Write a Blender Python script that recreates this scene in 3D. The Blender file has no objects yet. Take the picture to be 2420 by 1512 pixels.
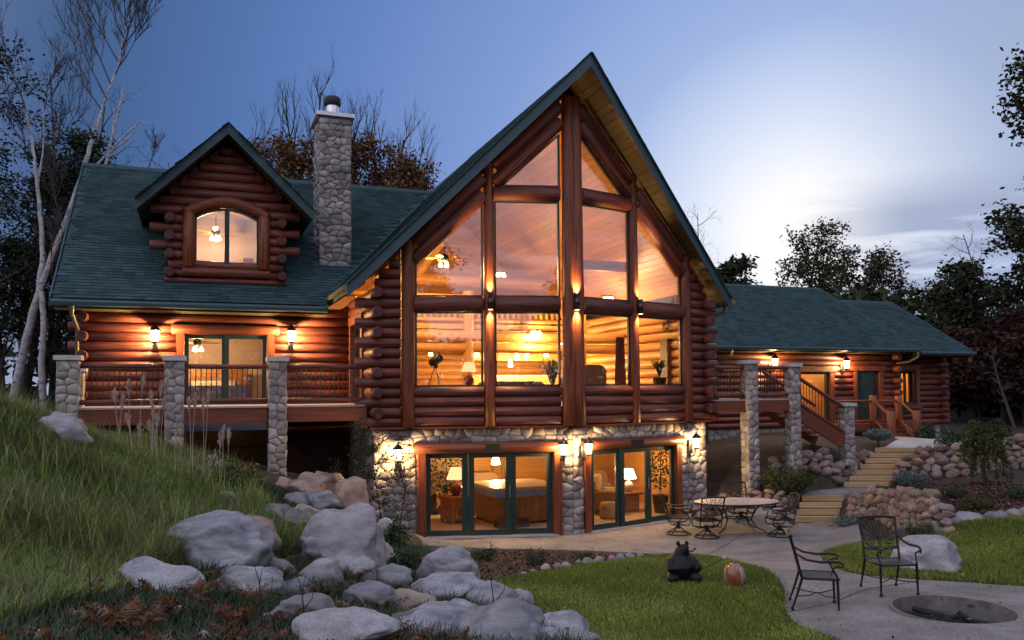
import bpy, bmesh, math, random
import numpy as np
from mathutils import Vector, Matrix, Quaternion, noise
from mathutils.geometry import delaunay_2d_cdt, tessellate_polygon

R = math.radians
scene = bpy.context.scene
col = scene.collection

# ------------------------------------------------------------------ camera
FPX, CAMH, ROLL, PITCH, SHY, PW, PH = 1962.3, 3.5416, -0.0072, 0.0401, 88.7, 2419.0, 1512.0
_f = Vector((0, math.cos(PITCH), math.sin(PITCH)))
_u = Vector((0, -math.sin(PITCH), math.cos(PITCH)))
_r = Vector((1, 0, 0))
_r2 = math.cos(ROLL) * _r + math.sin(ROLL) * _u
_u2 = -math.sin(ROLL) * _r + math.cos(ROLL) * _u
cam = bpy.data.cameras.new('camera')
cam.sensor_fit = 'HORIZONTAL'
cam.sensor_width = 36.0
cam.lens = 36.0 * FPX / PW
cam.shift_x = 0.0
cam.shift_y = SHY / PW
cam.clip_start = 0.1
cam.clip_end = 3000
camo = bpy.data.objects.new('camera', cam)
col.objects.link(camo)
_m = Matrix((_r2, _u2, -_f)).transposed().to_4x4()
_m.translation = Vector((0, 0, CAMH))
camo.matrix_world = _m
scene.camera = camo
OC = Vector((0, 0, CAMH))

def ray(x, y):
    return _f + _r2 * ((x - PW / 2) / FPX) - _u2 * ((y - PH / 2 - SHY) / FPX)
def at(x, y, Y):
    r = ray(x, y)
    return OC + r * (Y / r.y)

# ------------------------------------------------------------------ sky
world = bpy.data.worlds.new('World')
scene.world = world
world.use_nodes = True
def build_sky():
    nt = world.node_tree
    N, L = nt.nodes, nt.links
    N.clear()
    out = N.new('ShaderNodeOutputWorld')
    bg = N.new('ShaderNodeBackground')
    bg.inputs['Strength'].default_value = 1.0
    L.new(bg.outputs[0], out.inputs[0])
    tc = N.new('ShaderNodeTexCoord')
    nrm = N.new('ShaderNodeVectorMath'); nrm.operation = 'NORMALIZE'
    L.new(tc.outputs['Generated'], nrm.inputs[0])
    D = nrm.outputs[0]
    sep = N.new('ShaderNodeSeparateXYZ'); L.new(D, sep.inputs[0])
    def math_(op, a, b=None, c=None, clamp=False):
        n = N.new('ShaderNodeMath'); n.operation = op; n.use_clamp = clamp
        for i, v in enumerate((a, b, c)):
            if v is None: continue
            if isinstance(v, (int, float)): n.inputs[i].default_value = v
            else: L.new(v, n.inputs[i])
        return n.outputs[0]
    def ramp(fac, stops):
        n = N.new('ShaderNodeValToRGB'); e = n.color_ramp.elements
        e[0].position, e[0].color = stops[0][0], (*stops[0][1], 1)
        e[1].position, e[1].color = stops[-1][0], (*stops[-1][1], 1)
        for p, c in stops[1:-1]:
            k = e.new(p); k.color = (*c, 1)
        L.new(fac, n.inputs[0]); return n.outputs[0]
    def mix(f, a, b):
        n = N.new('ShaderNodeMix'); n.data_type = 'RGBA'
        for s, v in ((0, f), (6, a), (7, b)):
            if isinstance(v, (int, float)): n.inputs[s].default_value = v
            elif isinstance(v, tuple): n.inputs[s].default_value = (*v, 1)
            else: L.new(v, n.inputs[s])
        return n.outputs[2]
    g = ray(1900, 570).normalized()                      # where the afterglow is brightest
    dt = N.new('ShaderNodeVectorMath'); dt.operation = 'DOT_PRODUCT'
    L.new(D, dt.inputs[0]); dt.inputs[1].default_value = g
    ang = math_('DIVIDE', math_('ARCCOSINE', dt.outputs['Value']), math.pi)   # 0 glow .. 1 opposite
    twilight = ramp(ang, [(0.0, (.98, .95, .94)), (.02, (.92, .92, .95)), (.042, (.66, .73, .89)), (.076, (.33, .44, .72)),
                          (.12, (.205, .31, .62)), (.175, (.120, .215, .49)), (.215, (.080, .158, .385)),
                          (.26, (.052, .108, .24)), (.34, (.17, .22, .42)), (.48, (.90, .88, 1.16)), (1.0, (1.10, 1.02, 1.22))])
    elev = math_('MAXIMUM', sep.outputs['Z'], 0.0)
    # pale band of haze along the whole horizon
    band = math_('POWER', math_('SUBTRACT', 1.0, math_('MULTIPLY', elev, 3.2), clamp=True), 5.0)
    s1 = mix(math_('MULTIPLY', band, .55), twilight, (.62, .64, .76))
    # streaks of cloud low over the afterglow
    mp = N.new('ShaderNodeMapping'); mp.inputs['Scale'].default_value = (3.0, 3.0, 26.0)
    mp.inputs['Rotation'].default_value = (0, R(1.5), 0); mp.inputs['Location'].default_value = (.35, .2, .6)
    L.new(D, mp.inputs[0])
    nz = N.new('ShaderNodeTexNoise'); nz.inputs['Scale'].default_value = 1.6
    nz.inputs['Detail'].default_value = 6; nz.inputs['Roughness'].default_value = .55; nz.inputs['Distortion'].default_value = .5
    L.new(mp.outputs[0], nz.inputs['Vector'])
    cl = ramp(nz.outputs['Fac'], [(.40, (0, 0, 0)), (.56, (1, 1, 1))])
    lo = ramp(sep.outputs['Z'], [(.04, (0, 0, 0)), (.09, (1, 1, 1)), (.19, (1, 1, 1)), (.235, (0, 0, 0))])
    az = ramp(math_('DIVIDE', sep.outputs['X'], math_('MAXIMUM', sep.outputs['Y'], .02)), [(.33, (0, 0, 0)), (.48, (1, 1, 1))])
    cm = math_('MULTIPLY', math_('MULTIPLY', cl, lo), az)
    s2 = mix(math_('MULTIPLY', cm, .85), s1, (.30, .36, .54))
    # thin grey veil thickening to the right
    veil = ramp(math_('DIVIDE', sep.outputs['X'], math_('MAXIMUM', sep.outputs['Y'], .02)), [(.36, (0, 0, 0)), (.72, (1, 1, 1))])
    vz = ramp(sep.outputs['Z'], [(.10, (0, 0, 0)), (.24, (1, 1, 1)), (.6, (1, 1, 1)), (.9, (0, 0, 0))])
    s3 = mix(math_('MULTIPLY', math_('MULTIPLY', veil, vz), .55), s2, (.40, .43, .50))
    L.new(s3, bg.inputs['Color'])
build_sky()
# faint afterglow from beyond the right wing (the sun itself has set)
sun = bpy.data.lights.new('afterglow', 'SUN')
sun.energy = 0.12; sun.angle = R(40); sun.color = (1.0, .93, .88)
suno = bpy.data.objects.new('afterglow', sun); col.objects.link(suno)
suno.rotation_euler = (-ray(1980, 600).normalized()).to_track_quat('-Z', 'Y').to_euler()

scene.render.engine = 'CYCLES'
cy = scene.cycles
cy.use_denoising = True
cy.max_bounces = 7; cy.diffuse_bounces = 3; cy.glossy_bounces = 3; cy.transmission_bounces = 4
cy.transparent_max_bounces = 24
cy.sample_clamp_indirect = 4.0
cy.caustics_reflective = False; cy.caustics_refractive = False
scene.view_settings.view_transform = 'Standard'
scene.view_settings.look = 'None'
scene.view_settings.exposure = 0.12
scene.view_settings.gamma = 1.0
scene.view_settings.use_curve_mapping = False

# ------------------------------------------------------------------ helpers
def tag(o, label=None, cat=None, group=None, kind=None):
    if label: o['label'] = label
    if cat: o['category'] = cat
    if group: o['group'] = group
    if kind: o['kind'] = kind
    return o
def empty(name, loc=(0, 0, 0), rz=0.0, parent=None):
    o = bpy.data.objects.new(name, None)
    o.empty_display_size = .2
    o.location = loc; o.rotation_euler = (0, 0, rz)
    if parent: o.parent = parent
    col.objects.link(o)
    return o
def link(name, me, parent=None, kind=None):
    o = bpy.data.objects.new(name, me)
    if parent: o.parent = parent
    if kind: o['kind'] = kind
    col.objects.link(o)
    return o
def copy_tree(o, parent=None):
    c = o.copy(); col.objects.link(c)
    if parent: c.parent = parent
    for ch in o.children: copy_tree(ch, c)
    return c

class MB:
    def __init__(s): s.v = []; s.f = []; s.sm = []
    def add(s, vs, fs, smooth=False):
        b = len(s.v); s.v += [tuple(p) for p in vs]
        s.f += [tuple(b + i for i in f) for f in fs]
        s.sm += [smooth] * len(fs); return s
    def box(s, a, b, rot=None, c=None):
        x0, y0, z0 = a; x1, y1, z1 = b
        vs = [Vector(p) for p in ((x0,y0,z0),(x1,y0,z0),(x1,y1,z0),(x0,y1,z0),(x0,y0,z1),(x1,y0,z1),(x1,y1,z1),(x0,y1,z1))]
        if rot is not None:
            c = Vector(c) if c is not None else (Vector(a) + Vector(b)) / 2
            vs = [rot @ (p - c) + c for p in vs]
        return s.add(vs, [(0,3,2,1),(4,5,6,7),(0,1,5,4),(1,2,6,5),(2,3,7,6),(3,0,4,7)])
    def bar(s, p, q, w, h, up=(0, 0, 1)):
        p, q = Vector(p), Vector(q); d = (q - p).normalized()
        x = d.cross(Vector(up));
        if x.length < 1e-4: x = Vector((1, 0, 0))
        x.normalize(); y = x.cross(d)
        vs = []
        for c in (p, q):
            for sx, sy in ((-1,-1),(1,-1),(1,1),(-1,1)): vs.append(c + x * sx * w / 2 + y * sy * h / 2)
        return s.add(vs, [(0,1,2,3),(7,6,5,4),(0,4,5,1),(1,5,6,2),(2,6,7,3),(3,7,4,0)])
    def prism(s, poly, axis, t0, t1):
        """poly: list of 2d; axis 'y' -> (x,t,z), 'x' -> (t,y,z), 'z' -> (x,y,t)"""
        n = len(poly)
        def P(p, t): return (p[0], t, p[1]) if axis == 'y' else (t, p[0], p[1]) if axis == 'x' else (p[0], p[1], t)
        vs = [P(p, t0) for p in poly] + [P(p, t1) for p in poly]
        fs = [(i, (i + 1) % n, n + (i + 1) % n, n + i) for i in range(n)]
        tri = tessellate_polygon([[Vector((p[0], p[1], 0)) for p in poly]])
        fs += [tuple(t) for t in tri] + [tuple(n + i for i in reversed(t)) for t in tri]
        return s.add(vs, fs)
    def slab(s, top, thick):
        """top: planar 3d polygon; extrude down by thick (vertical)"""
        n = len(top); vs = [Vector(p) for p in top] + [Vector(p) - Vector((0, 0, thick)) for p in top]
        tri = tessellate_polygon([[Vector((p[0], p[1], 0)) for p in top]])
        fs = [tuple(t) for t in tri] + [tuple(n + i for i in reversed(t)) for t in tri]
        fs += [(i, n + i, n + (i + 1) % n, (i + 1) % n) for i in range(n)]
        return s.add(vs, fs)
    def tube(s, pts, rad, n=6, caps=True, smooth=True):
        pts = [Vector(p) for p in pts]
        if isinstance(rad, (int, float)): rad = [rad] * len(pts)
        vs = []; prev = None
        for i, p in enumerate(pts):
            d = (pts[min(i + 1, len(pts) - 1)] - pts[max(i - 1, 0)])
            if d.length < 1e-9: d = Vector((0, 0, 1))
            d.normalize()
            if prev is None:
                x = d.orthogonal().normalized()
            else:
                x = prev - d * prev.dot(d)
                if x.length < 1e-5: x = d.orthogonal()
                x.normalize()
            prev = x; y = d.cross(x)
            for k in range(n):
                a = 2 * math.pi * k / n
                vs.append(p + (x * math.cos(a) + y * math.sin(a)) * rad[i])
        fs = [(i*n+k, i*n+(k+1)%n, (i+1)*n+(k+1)%n, (i+1)*n+k) for i in range(len(pts)-1) for k in range(n)]
        s.add(vs, fs, smooth)
        if caps:
            m = (len(pts) - 1) * n
            s.add(vs[:n], [tuple(reversed(range(n)))]); s.add(vs[m:m + n], [tuple(range(n))])
        return s
    def lathe(s, c, prof, n=16, smooth=True, axis=None):
        c = Vector(c); vs = []
        for r, z in prof:
            for k in range(n):
                a = 2 * math.pi * k / n
                vs.append(c + Vector((r * math.cos(a), r * math.sin(a), z)))
        fs = [(i*n+k, i*n+(k+1)%n, (i+1)*n+(k+1)%n, (i+1)*n+k) for i in range(len(prof)-1) for k in range(n)]
        s.add(vs, fs, smooth)
        m = (len(prof) - 1) * n
        if prof[0][0] > 1e-4: s.add(vs[:n], [tuple(reversed(range(n)))])
        if prof[-1][0] > 1e-4: s.add(vs[m:m + n], [tuple(range(n))])
        return s
    def ball(s, c, rx, ry=None, rz=None, n=12, m=8):
        ry = ry or rx; rz = rz or rx; c = Vector(c)
        vs = []
        for i in range(m + 1):
            t = math.pi * i / m
            for k in range(n):
                a = 2 * math.pi * k / n
                vs.append(c + Vector((rx*math.sin(t)*math.cos(a), ry*math.sin(t)*math.sin(a), -rz*math.cos(t))))
        fs = [(i*n+k, i*n+(k+1)%n, (i+1)*n+(k+1)%n, (i+1)*n+k) for i in range(m) for k in range(n)]
        return s.add(vs, fs, True)
    def mesh(s, name, mat=None):
        me = bpy.data.meshes.new(name)
        me.from_pydata(s.v, [], s.f)
        if any(s.sm): me.polygons.foreach_set('use_smooth', s.sm)
        if mat: me.materials.append(mat)
        me.update(); return me
    def build(s, name, mat, parent=None, kind=None):
        return link(name, s.mesh(name, mat), parent, kind)

def np_mesh(name, V, F, mat, tint=None, smooth=False):
    """V (n,3) float, F (m,k) int all of one size; tint: per-face float attribute"""
    me = bpy.data.meshes.new(name)
    V = np.ascontiguousarray(V, np.float32); F = np.ascontiguousarray(F, np.int32)
    me.vertices.add(len(V)); me.vertices.foreach_set('co', V.ravel())
    k = F.shape[1]
    me.loops.add(F.size); me.loops.foreach_set('vertex_index', F.ravel())
    me.polygons.add(len(F)); me.polygons.foreach_set('loop_start', np.arange(0, F.size, k, dtype=np.int32))
    if smooth: me.polygons.foreach_set('use_smooth', np.ones(len(F), bool))
    if tint is not None:
        a = me.attributes.new('tint', 'FLOAT', 'FACE'); a.data.foreach_set('value', np.ascontiguousarray(tint, np.float32))
    me.materials.append(mat); me.update(calc_edges=True); me.validate()
    return me

# ------------------------------------------------------------------ materials
def new_mat(name):
    m = bpy.data.materials.new(name); m.use_nodes = True
    nt = m.node_tree; b = nt.nodes['Principled BSDF']
    return m, nt, b
def mat(name, c0, c1=None, scale=4.0, stretch=(1, 1, 1), rough=.6, bump=.0, bscale=None, bdist=.02, rnd=0.0, hue=0.0,
        spec=.4, metal=0.0, detail=5, tint=0.0, speck=None, coord='Object', lo=.35, hi=.65, rough_var=0.0, dirt=None):
    m, nt, b = new_mat(name); N, L = nt.nodes, nt.links
    b.inputs['Roughness'].default_value = rough; b.inputs['Metallic'].default_value = metal
    b.inputs['Specular IOR Level'].default_value = spec
    tc = N.new('ShaderNodeTexCoord'); mp = N.new('ShaderNodeMapping'); mp.inputs['Scale'].default_value = stretch
    oi = N.new('ShaderNodeObjectInfo')
    off = N.new('ShaderNodeVectorMath'); off.operation = 'SCALE'; off.inputs[3].default_value = 37.0
    cmb = N.new('ShaderNodeCombineXYZ')
    for i in range(3): L.new(oi.outputs['Random'], cmb.inputs[i])
    L.new(cmb.outputs[0], off.inputs[0]); 
    add = N.new('ShaderNodeVectorMath'); add.operation = 'ADD'
    L.new(tc.outputs[coord], mp.inputs[0]); L.new(mp.outputs[0], add.inputs[0]); L.new(off.outputs[0], add.inputs[1])
    vec = add.outputs[0]
    nz = N.new('ShaderNodeTexNoise'); nz.inputs['Scale'].default_value = scale; nz.inputs['Detail'].default_value = detail
    nz.inputs['Roughness'].default_value = .6
    L.new(vec, nz.inputs['Vector'])
    c1 = c1 or tuple(min(1, x * 1.25) for x in c0)
    rp = N.new('ShaderNodeValToRGB'); e = rp.color_ramp.elements
    e[0].position = lo; e[0].color = (*c0, 1); e[1].position = hi; e[1].color = (*c1, 1)
    L.new(nz.outputs['Fac'], rp.inputs[0])
    c = rp.outputs[0]
    if dirt:
        n2 = N.new('ShaderNodeTexNoise'); n2.inputs['Scale'].default_value = dirt[1]; n2.inputs['Detail'].default_value = 4
        L.new(vec, n2.inputs['Vector'])
        r2 = N.new('ShaderNodeValToRGB'); r2.color_ramp.elements[0].position, r2.color_ramp.elements[1].position = dirt[3] if len(dirt) > 3 else (.5, .72)
        L.new(n2.outputs['Fac'], r2.inputs[0])
        mx = N.new('ShaderNodeMix'); mx.data_type = 'RGBA'
        sc = N.new('ShaderNodeMath'); sc.operation = 'MULTIPLY'; sc.inputs[1].default_value = dirt[2]
        L.new(r2.outputs[0], sc.inputs[0]); L.new(sc.outputs[0], mx.inputs[0])
        L.new(c, mx.inputs[6]); mx.inputs[7].default_value = (*dirt[0], 1); c = mx.outputs[2]
    if speck:
        vo = N.new('ShaderNodeTexVoronoi'); vo.inputs['Scale'].default_value = speck[1]
        L.new(vec, vo.inputs['Vector'])
        bw = N.new('ShaderNodeRGBToBW'); L.new(vo.outputs['Color'], bw.inputs[0])
        mx = N.new('ShaderNodeMix'); mx.data_type = 'RGBA'
        sc = N.new('ShaderNodeMath'); sc.operation = 'MULTIPLY'; sc.inputs[1].default_value = speck[2]
        L.new(bw.outputs[0], sc.inputs[0]); L.new(sc.outputs[0], mx.inputs[0])
        L.new(c, mx.inputs[6]); mx.inputs[7].default_value = (*speck[0], 1); c = mx.outputs[2]
    if rnd or hue or tint:
        hs = N.new('ShaderNodeHueSaturation')
        def mr(src, amt, base):
            q = N.new('ShaderNodeMapRange'); L.new(src, q.inputs[0])
            q.inputs[3].default_value = base - amt; q.inputs[4].default_value = base + amt; return q.outputs[0]
        src = oi.outputs['Random']
        if tint:
            at_ = N.new('ShaderNodeAttribute'); at_.attribute_name = 'tint'
            s2 = N.new('ShaderNodeMath'); s2.operation = 'ADD'; L.new(at_.outputs['Fac'], s2.inputs[0]); L.new(src, s2.inputs[1])
            fr = N.new('ShaderNodeMath'); fr.operation = 'FRACT'; L.new(s2.outputs[0], fr.inputs[0]); src = fr.outputs[0]
        L.new(mr(src, max(rnd, tint), 1.0), hs.inputs['Value'])
        if hue:
            w = N.new('ShaderNodeMath'); w.operation = 'MULTIPLY'; w.inputs[1].default_value = 7.31; L.new(src, w.inputs[0])
            fr = N.new('ShaderNodeMath'); fr.operation = 'FRACT'; L.new(w.outputs[0], fr.inputs[0])
            L.new(mr(fr.outputs[0], hue, .5), hs.inputs['Hue'])
            w2 = N.new('ShaderNodeMath'); w2.operation = 'MULTIPLY'; w2.inputs[1].default_value = 13.7; L.new(src, w2.inputs[0])
            f2 = N.new('ShaderNodeMath'); f2.operation = 'FRACT'; L.new(w2.outputs[0], f2.inputs[0])
            L.new(mr(f2.outputs[0], .35, .9), hs.inputs['Saturation'])
        L.new(c, hs.inputs['Color']); c = hs.outputs[0]
    L.new(c, b.inputs['Base Color'])
    if bump:
        n3 = N.new('ShaderNodeTexNoise'); n3.inputs['Scale'].default_value = bscale or scale * 4; n3.inputs['Detail'].default_value = 6
        L.new(vec, n3.inputs['Vector'])
        bp = N.new('ShaderNodeBump'); bp.inputs['Strength'].default_value = bump; bp.inputs['Distance'].default_value = bdist
        L.new(n3.outputs['Fac'], bp.inputs['Height']); L.new(bp.outputs[0], b.inputs['Normal'])
    if rough_var:
        q = N.new('ShaderNodeMapRange'); L.new(nz.outputs['Fac'], q.inputs[0])
        q.inputs[3].default_value = rough - rough_var; q.inputs[4].default_value = rough + rough_var
        L.new(q.outputs[0], b.inputs['Roughness'])
    return m
def emit(name, c, s, trans=0.0):
    m, nt, b = new_mat(name); N, L = nt.nodes, nt.links
    e = N.new('ShaderNodeEmission'); e.inputs[0].default_value = (*c, 1); e.inputs[1].default_value = s
    if trans:
        t = N.new('ShaderNodeBsdfTransparent'); mx = N.new('ShaderNodeMixShader'); mx.inputs[0].default_value = trans
        L.new(e.outputs[0], mx.inputs[1]); L.new(t.outputs[0], mx.inputs[2]); L.new(mx.outputs[0], N['Material Output'].inputs[0])
    else: L.new(e.outputs[0], N['Material Output'].inputs[0])
    return m
def glass_mat(name, f0=.07, tint=(.97, .98, .97)):
    m, nt, b = new_mat(name); N, L = nt.nodes, nt.links
    t = N.new('ShaderNodeBsdfTransparent'); t.inputs[0].default_value = (*tint, 1)
    g = N.new('ShaderNodeBsdfGlossy'); g.inputs['Roughness'].default_value = .0; g.inputs[0].default_value = (1, 1, 1, 1)
    lw = N.new('ShaderNodeLayerWeight')
    pw = N.new('ShaderNodeMath'); pw.operation = 'POWER'; pw.inputs[1].default_value = 5; L.new(lw.outputs['Facing'], pw.inputs[0])
    ma = N.new('ShaderNodeMath'); ma.operation = 'MULTIPLY_ADD'; ma.inputs[1].default_value = 1 - f0; ma.inputs[2].default_value = f0
    L.new(pw.outputs[0], ma.inputs[0])
    mx = N.new('ShaderNodeMixShader'); L.new(ma.outputs[0], mx.inputs[0]); L.new(t.outputs[0], mx.inputs[1]); L.new(g.outputs[0], mx.inputs[2])
    L.new(mx.outputs[0], N['Material Output'].inputs[0])
    return m
def leaf_mat(name, c0, c1, tint=.45, hue=.03):
    m = mat(name, c0, c1, scale=.6, rough=.75, tint=tint, hue=hue, spec=.15)
    return m

M = {}
M['log'] = mat('stained_log', (.095, .024, .017), (.215, .056, .031), scale=3.6, stretch=(.35, 9, 9), rough=.46, bump=.6, bscale=9, bdist=.014,
               rnd=.30, spec=.5, dirt=((.022, .008, .007), 3.4, .85, (.56, .63)), rough_var=.12)
M['log_end'] = mat('log_end_grain', (.055, .022, .022), (.10, .04, .034), scale=6, rough=.7, rnd=.2, bump=.2)
M['timber'] = mat('stained_timber', (.12, .032, .017), (.2, .06, .028), scale=2.5, stretch=(.4, 8, 8), rough=.5, bump=.15, bscale=8, rnd=.12)
M['trimwood'] = mat('trim_log', (.14, .036, .016), (.26, .072, .026), scale=3.2, stretch=(.35, 9, 9), rough=.42, bump=.45, bscale=9, rnd=.18, dirt=((.04, .012, .008), 3.0, .8, (.57, .64)))
M['jamb'] = mat('jamb_timber', (.14, .036, .016), (.25, .07, .026), scale=3.2, stretch=(9, 9, .35), rough=.45, bump=.3, bscale=9, rnd=.15, dirt=((.04, .012, .008), 3.0, .8, (.57, .64)))
M['pine'] = mat('pine_plank', (.44, .22, .065), (.58, .31, .105), scale=2.0, stretch=(.3, 7, 7), rough=.45, bump=.1, rnd=.14, dirt=((.33, .14, .05), 5, .5))
M['pine_log'] = mat('pine_log', (.42, .205, .06), (.56, .30, .10), scale=2.5, stretch=(.3, 8, 8), rough=.45, rnd=.12)
M['oak'] = mat('oak_furniture', (.26, .10, .03), (.40, .18, .06), scale=3, stretch=(.5, 6, 6), rough=.4, rnd=.1)
M['carpet'] = mat('carpet', (.46, .34, .2), (.54, .41, .26), scale=60, rough=.95, bump=.2)
M['stone'] = mat('field_stone', (.19, .17, .165), (.36, .325, .31), scale=4.5, rough=.8, bump=.35, bscale=22, bdist=.015, rnd=.38, hue=.035, spec=.25)
M['pier_stone'] = mat('pier_stone', (.23, .205, .19), (.41, .37, .335), scale=4.5, rough=.8, bump=.35, bscale=22, bdist=.015, rnd=.35, hue=.035, spec=.25)
M['mortar'] = mat('mortar', (.19, .175, .165), (.27, .25, .235), scale=20, rough=.95, bump=.3, bscale=60)
M['cap'] = mat('cast_cap', (.44, .43, .44), (.55, .54, .54), scale=8, rough=.8, bump=.1)
M['shingle'] = mat('asphalt_shingle', (.020, .050, .055), (.036, .076, .080), scale=1.6, stretch=(1, .5, 1), rough=.85, bump=.3, bscale=120, bdist=.004, tint=.30, rnd=.26, spec=.3)
M['ridge'] = mat('ridge_cap', (.018, .05, .052), (.034, .08, .078), scale=9, rough=.85, bump=.3, bscale=80)
M['fascia'] = mat('green_fascia', (.026, .062, .078), (.034, .075, .09), scale=3, rough=.5)
M['soffit'] = mat('soffit_board', (.075, .058, .028), (.11, .085, .042), scale=2, stretch=(5, .4, 5), rough=.6)
M['gutter'] = mat('gutter_metal', (.16, .14, .09), (.21, .18, .12), scale=3, rough=.35, metal=.3)
M['darkgutter'] = mat('dark_gutter', (.025, .06, .07), (.035, .075, .085), scale=3, rough=.4)
M['sash'] = mat('green_sash', (.012, .03, .03), (.018, .04, .038), scale=3, rough=.4)
M['iron'] = mat('black_iron', (.012, .012, .014), (.022, .021, .024), scale=12, rough=.38, metal=.35, bump=.08, spec=.5)
M['bronze'] = mat('bronze_sconce', (.05, .045, .045), (.09, .08, .08), scale=8, rough=.3, metal=.8)
M['baluster'] = mat('baluster_iron', (.02, .008, .006), (.035, .014, .01), scale=8, rough=.5)
M['glass'] = glass_mat('window_glass', .105)
M['doorglass'] = glass_mat('door_glass', .03)
M['lampglass'] = emit('lantern_glass', (1.0, .72, .38), 9.0, .55)
M['bulb'] = emit('lit_shade', (1.0, .70, .36), 14.0)
M['shade'] = emit('lamp_shade_lit', (1.0, .62, .28), 1.5)
M['bedlinen'] = mat('bed_linen', (.2, .24, .42), (.3, .33, .5), scale=6, rough=.9)
M['metal'] = mat('bright_metal', (.6, .6, .62), (.7, .7, .72), scale=6, rough=.25, metal=1.0)
M['capmetal'] = mat('chimney_cap', (.5, .52, .54), (.6, .61, .63), scale=6, rough=.35, metal=.6)
M['black'] = mat('matt_black', (.012, .012, .013), (.02, .02, .021), scale=9, rough=.6)
M['boulder'] = mat('granite_boulder', (.19, .192, .20), (.46, .46, .465), scale=2.4, stretch=(1, 1, 2.6), rough=.85, bump=.6, bscale=8, bdist=.02, rnd=.32, hue=.016, spec=.2,
                   speck=((.06, .06, .065), 55, .5), dirt=((.24, .20, .165), 2.2, .6), detail=10, lo=.28, hi=.72)
M['boulder_tan'] = mat('tan_boulder', (.20, .15, .115), (.42, .33, .26), scale=2.2, rough=.85, bump=.5, bscale=10, bdist=.03, rnd=.2, hue=.02, spec=.2, detail=8)
M['boulder_blue'] = mat('blue_granite', (.165, .17, .182), (.40, .405, .42), scale=1.9, stretch=(1, 2.2, 3.2), rough=.8, bump=.5, bscale=8, bdist=.02, rnd=.22, spec=.25,
                   speck=((.06, .065, .075), 50, .45), dirt=((.45, .45, .46), 2.6, .6, (.55, .66)), detail=9)
M['wallrock'] = mat('wall_rock', (.14, .10, .082), (.33, .25, .205), scale=3.5, rough=.85, bump=.4, bscale=14, bdist=.02, rnd=.3, hue=.03, spec=.2, detail=7)
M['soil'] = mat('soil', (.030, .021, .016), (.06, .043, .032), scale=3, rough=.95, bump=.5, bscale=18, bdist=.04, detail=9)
M['mulchbed'] = mat('mulch_bed', (.045, .024, .017), (.085, .046, .032), scale=30, rough=.95, bump=.6, bscale=40, bdist=.03)
M['chip'] = mat('bark_chip', (.060, .030, .020), (.12, .062, .040), scale=10, rough=.9, tint=.5, hue=.02)
M['patio'] = mat('exposed_aggregate', (.25, .24, .215), (.40, .38, .35), scale=1.4, rough=.9, bump=.5, bscale=75, bdist=.012,
                 speck=((.07, .06, .055), 60, .8), detail=8, dirt=((.13, .12, .11), 1.1, .55))
M['walk'] = mat('walk_concrete', (.36, .34, .32), (.45, .43, .41), scale=2, rough=.9, bump=.2, bscale=40)
M['lawnsoil'] = mat('lawn_thatch', (.030, .042, .010), (.05, .068, .016), scale=6, rough=.95)
M['lawn'] = leaf_mat('lawn_blade', (.14, .19, .017), (.235, .28, .03), .45, .03)
M['longgrass'] = leaf_mat('long_grass_blade', (.125, .185, .034), (.24, .29, .075), .5, .03)
M['drygrass'] = leaf_mat('seed_plume', (.38, .29, .24), (.5, .4, .34), .25, .01)
M['step'] = mat('treated_timber', (.36, .25, .125), (.50, .36, .19), scale=2.5, stretch=(.4, 7, 7), rough=.75, bump=.2, bscale=10, rnd=.12)
M['deckboard'] = mat('deck_board', (.33, .28, .26), (.42, .37, .34), scale=3, stretch=(.4, 8, 8), rough=.8)
M['bark'] = mat('dark_bark', (.028, .023, .02), (.06, .05, .045), scale=9, stretch=(3, 3, .6), rough=.95, bump=.5)
M['birch'] = mat('birch_bark', (.34, .33, .34), (.50, .49, .49), scale=2.5, stretch=(1.2, 1.2, 1.2), rough=.8, dirt=((.05, .045, .045), 7, .9))
M['twig'] = mat('grey_twig', (.05, .045, .045), (.09, .08, .078), scale=9, rough=.95)
M['leaf_dark'] = leaf_mat('dark_leaf', (.020, .030, .012), (.042, .055, .02))
M['leaf_olive'] = leaf_mat('olive_leaf', (.035, .036, .014), (.065, .060, .022))
M['leaf_rust'] = leaf_mat('rust_leaf', (.12, .055, .016), (.20, .105, .028), .5, .03)
M['leaf_red'] = leaf_mat('red_leaf', (.032, .013, .009), (.055, .023, .014), .5, .03)
M['leaf_gold'] = leaf_mat('gold_shrub_leaf', (.13, .115, .018), (.20, .17, .03), .4, .03)
M['juniper'] = leaf_mat('juniper_needle', (.045, .062, .018), (.09, .10, .03), .4, .02)
M['bluegreen'] = leaf_mat('blue_spruce_needle', (.09, .14, .13), (.16, .22, .21), .35, .02)
M['shrub'] = leaf_mat('shrub_leaf', (.03, .055, .024), (.06, .095, .045), .4, .03)
M['fern'] = leaf_mat('bracken_leaf', (.085, .035, .014), (.15, .07, .026), .55, .03)
M['house_plant'] = leaf_mat('house_plant_leaf', (.035, .06, .02), (.07, .10, .035), .4, .03)
M['sofa'] = mat('sofa_cloth', (.15, .09, .06), (.2, .125, .085), scale=30, rough=.95)
M['chaircloth'] = mat('armchair_cloth', (.26, .16, .07), (.33, .21, .1), scale=40, rough=.95)
M['throw'] = mat('plaid_throw', (.34, .16, .05), (.5, .34, .15), scale=9, rough=.95)
M['ceramic'] = mat('red_ceramic', (.22, .05, .03), (.3, .08, .05), scale=4, rough=.25)
M['cover'] = mat('vinyl_cover', (.42, .34, .27), (.5, .41, .33), scale=5, rough=.5)
M['tile'] = mat('table_stone', (.36, .31, .29), (.48, .42, .40), scale=9, rough=.5)
M['bear'] = mat('bear_paint', (.005, .005, .006), (.010, .010, .011), scale=8, rough=.55, bump=.4, bscale=30, bdist=.01, spec=.3)
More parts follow.
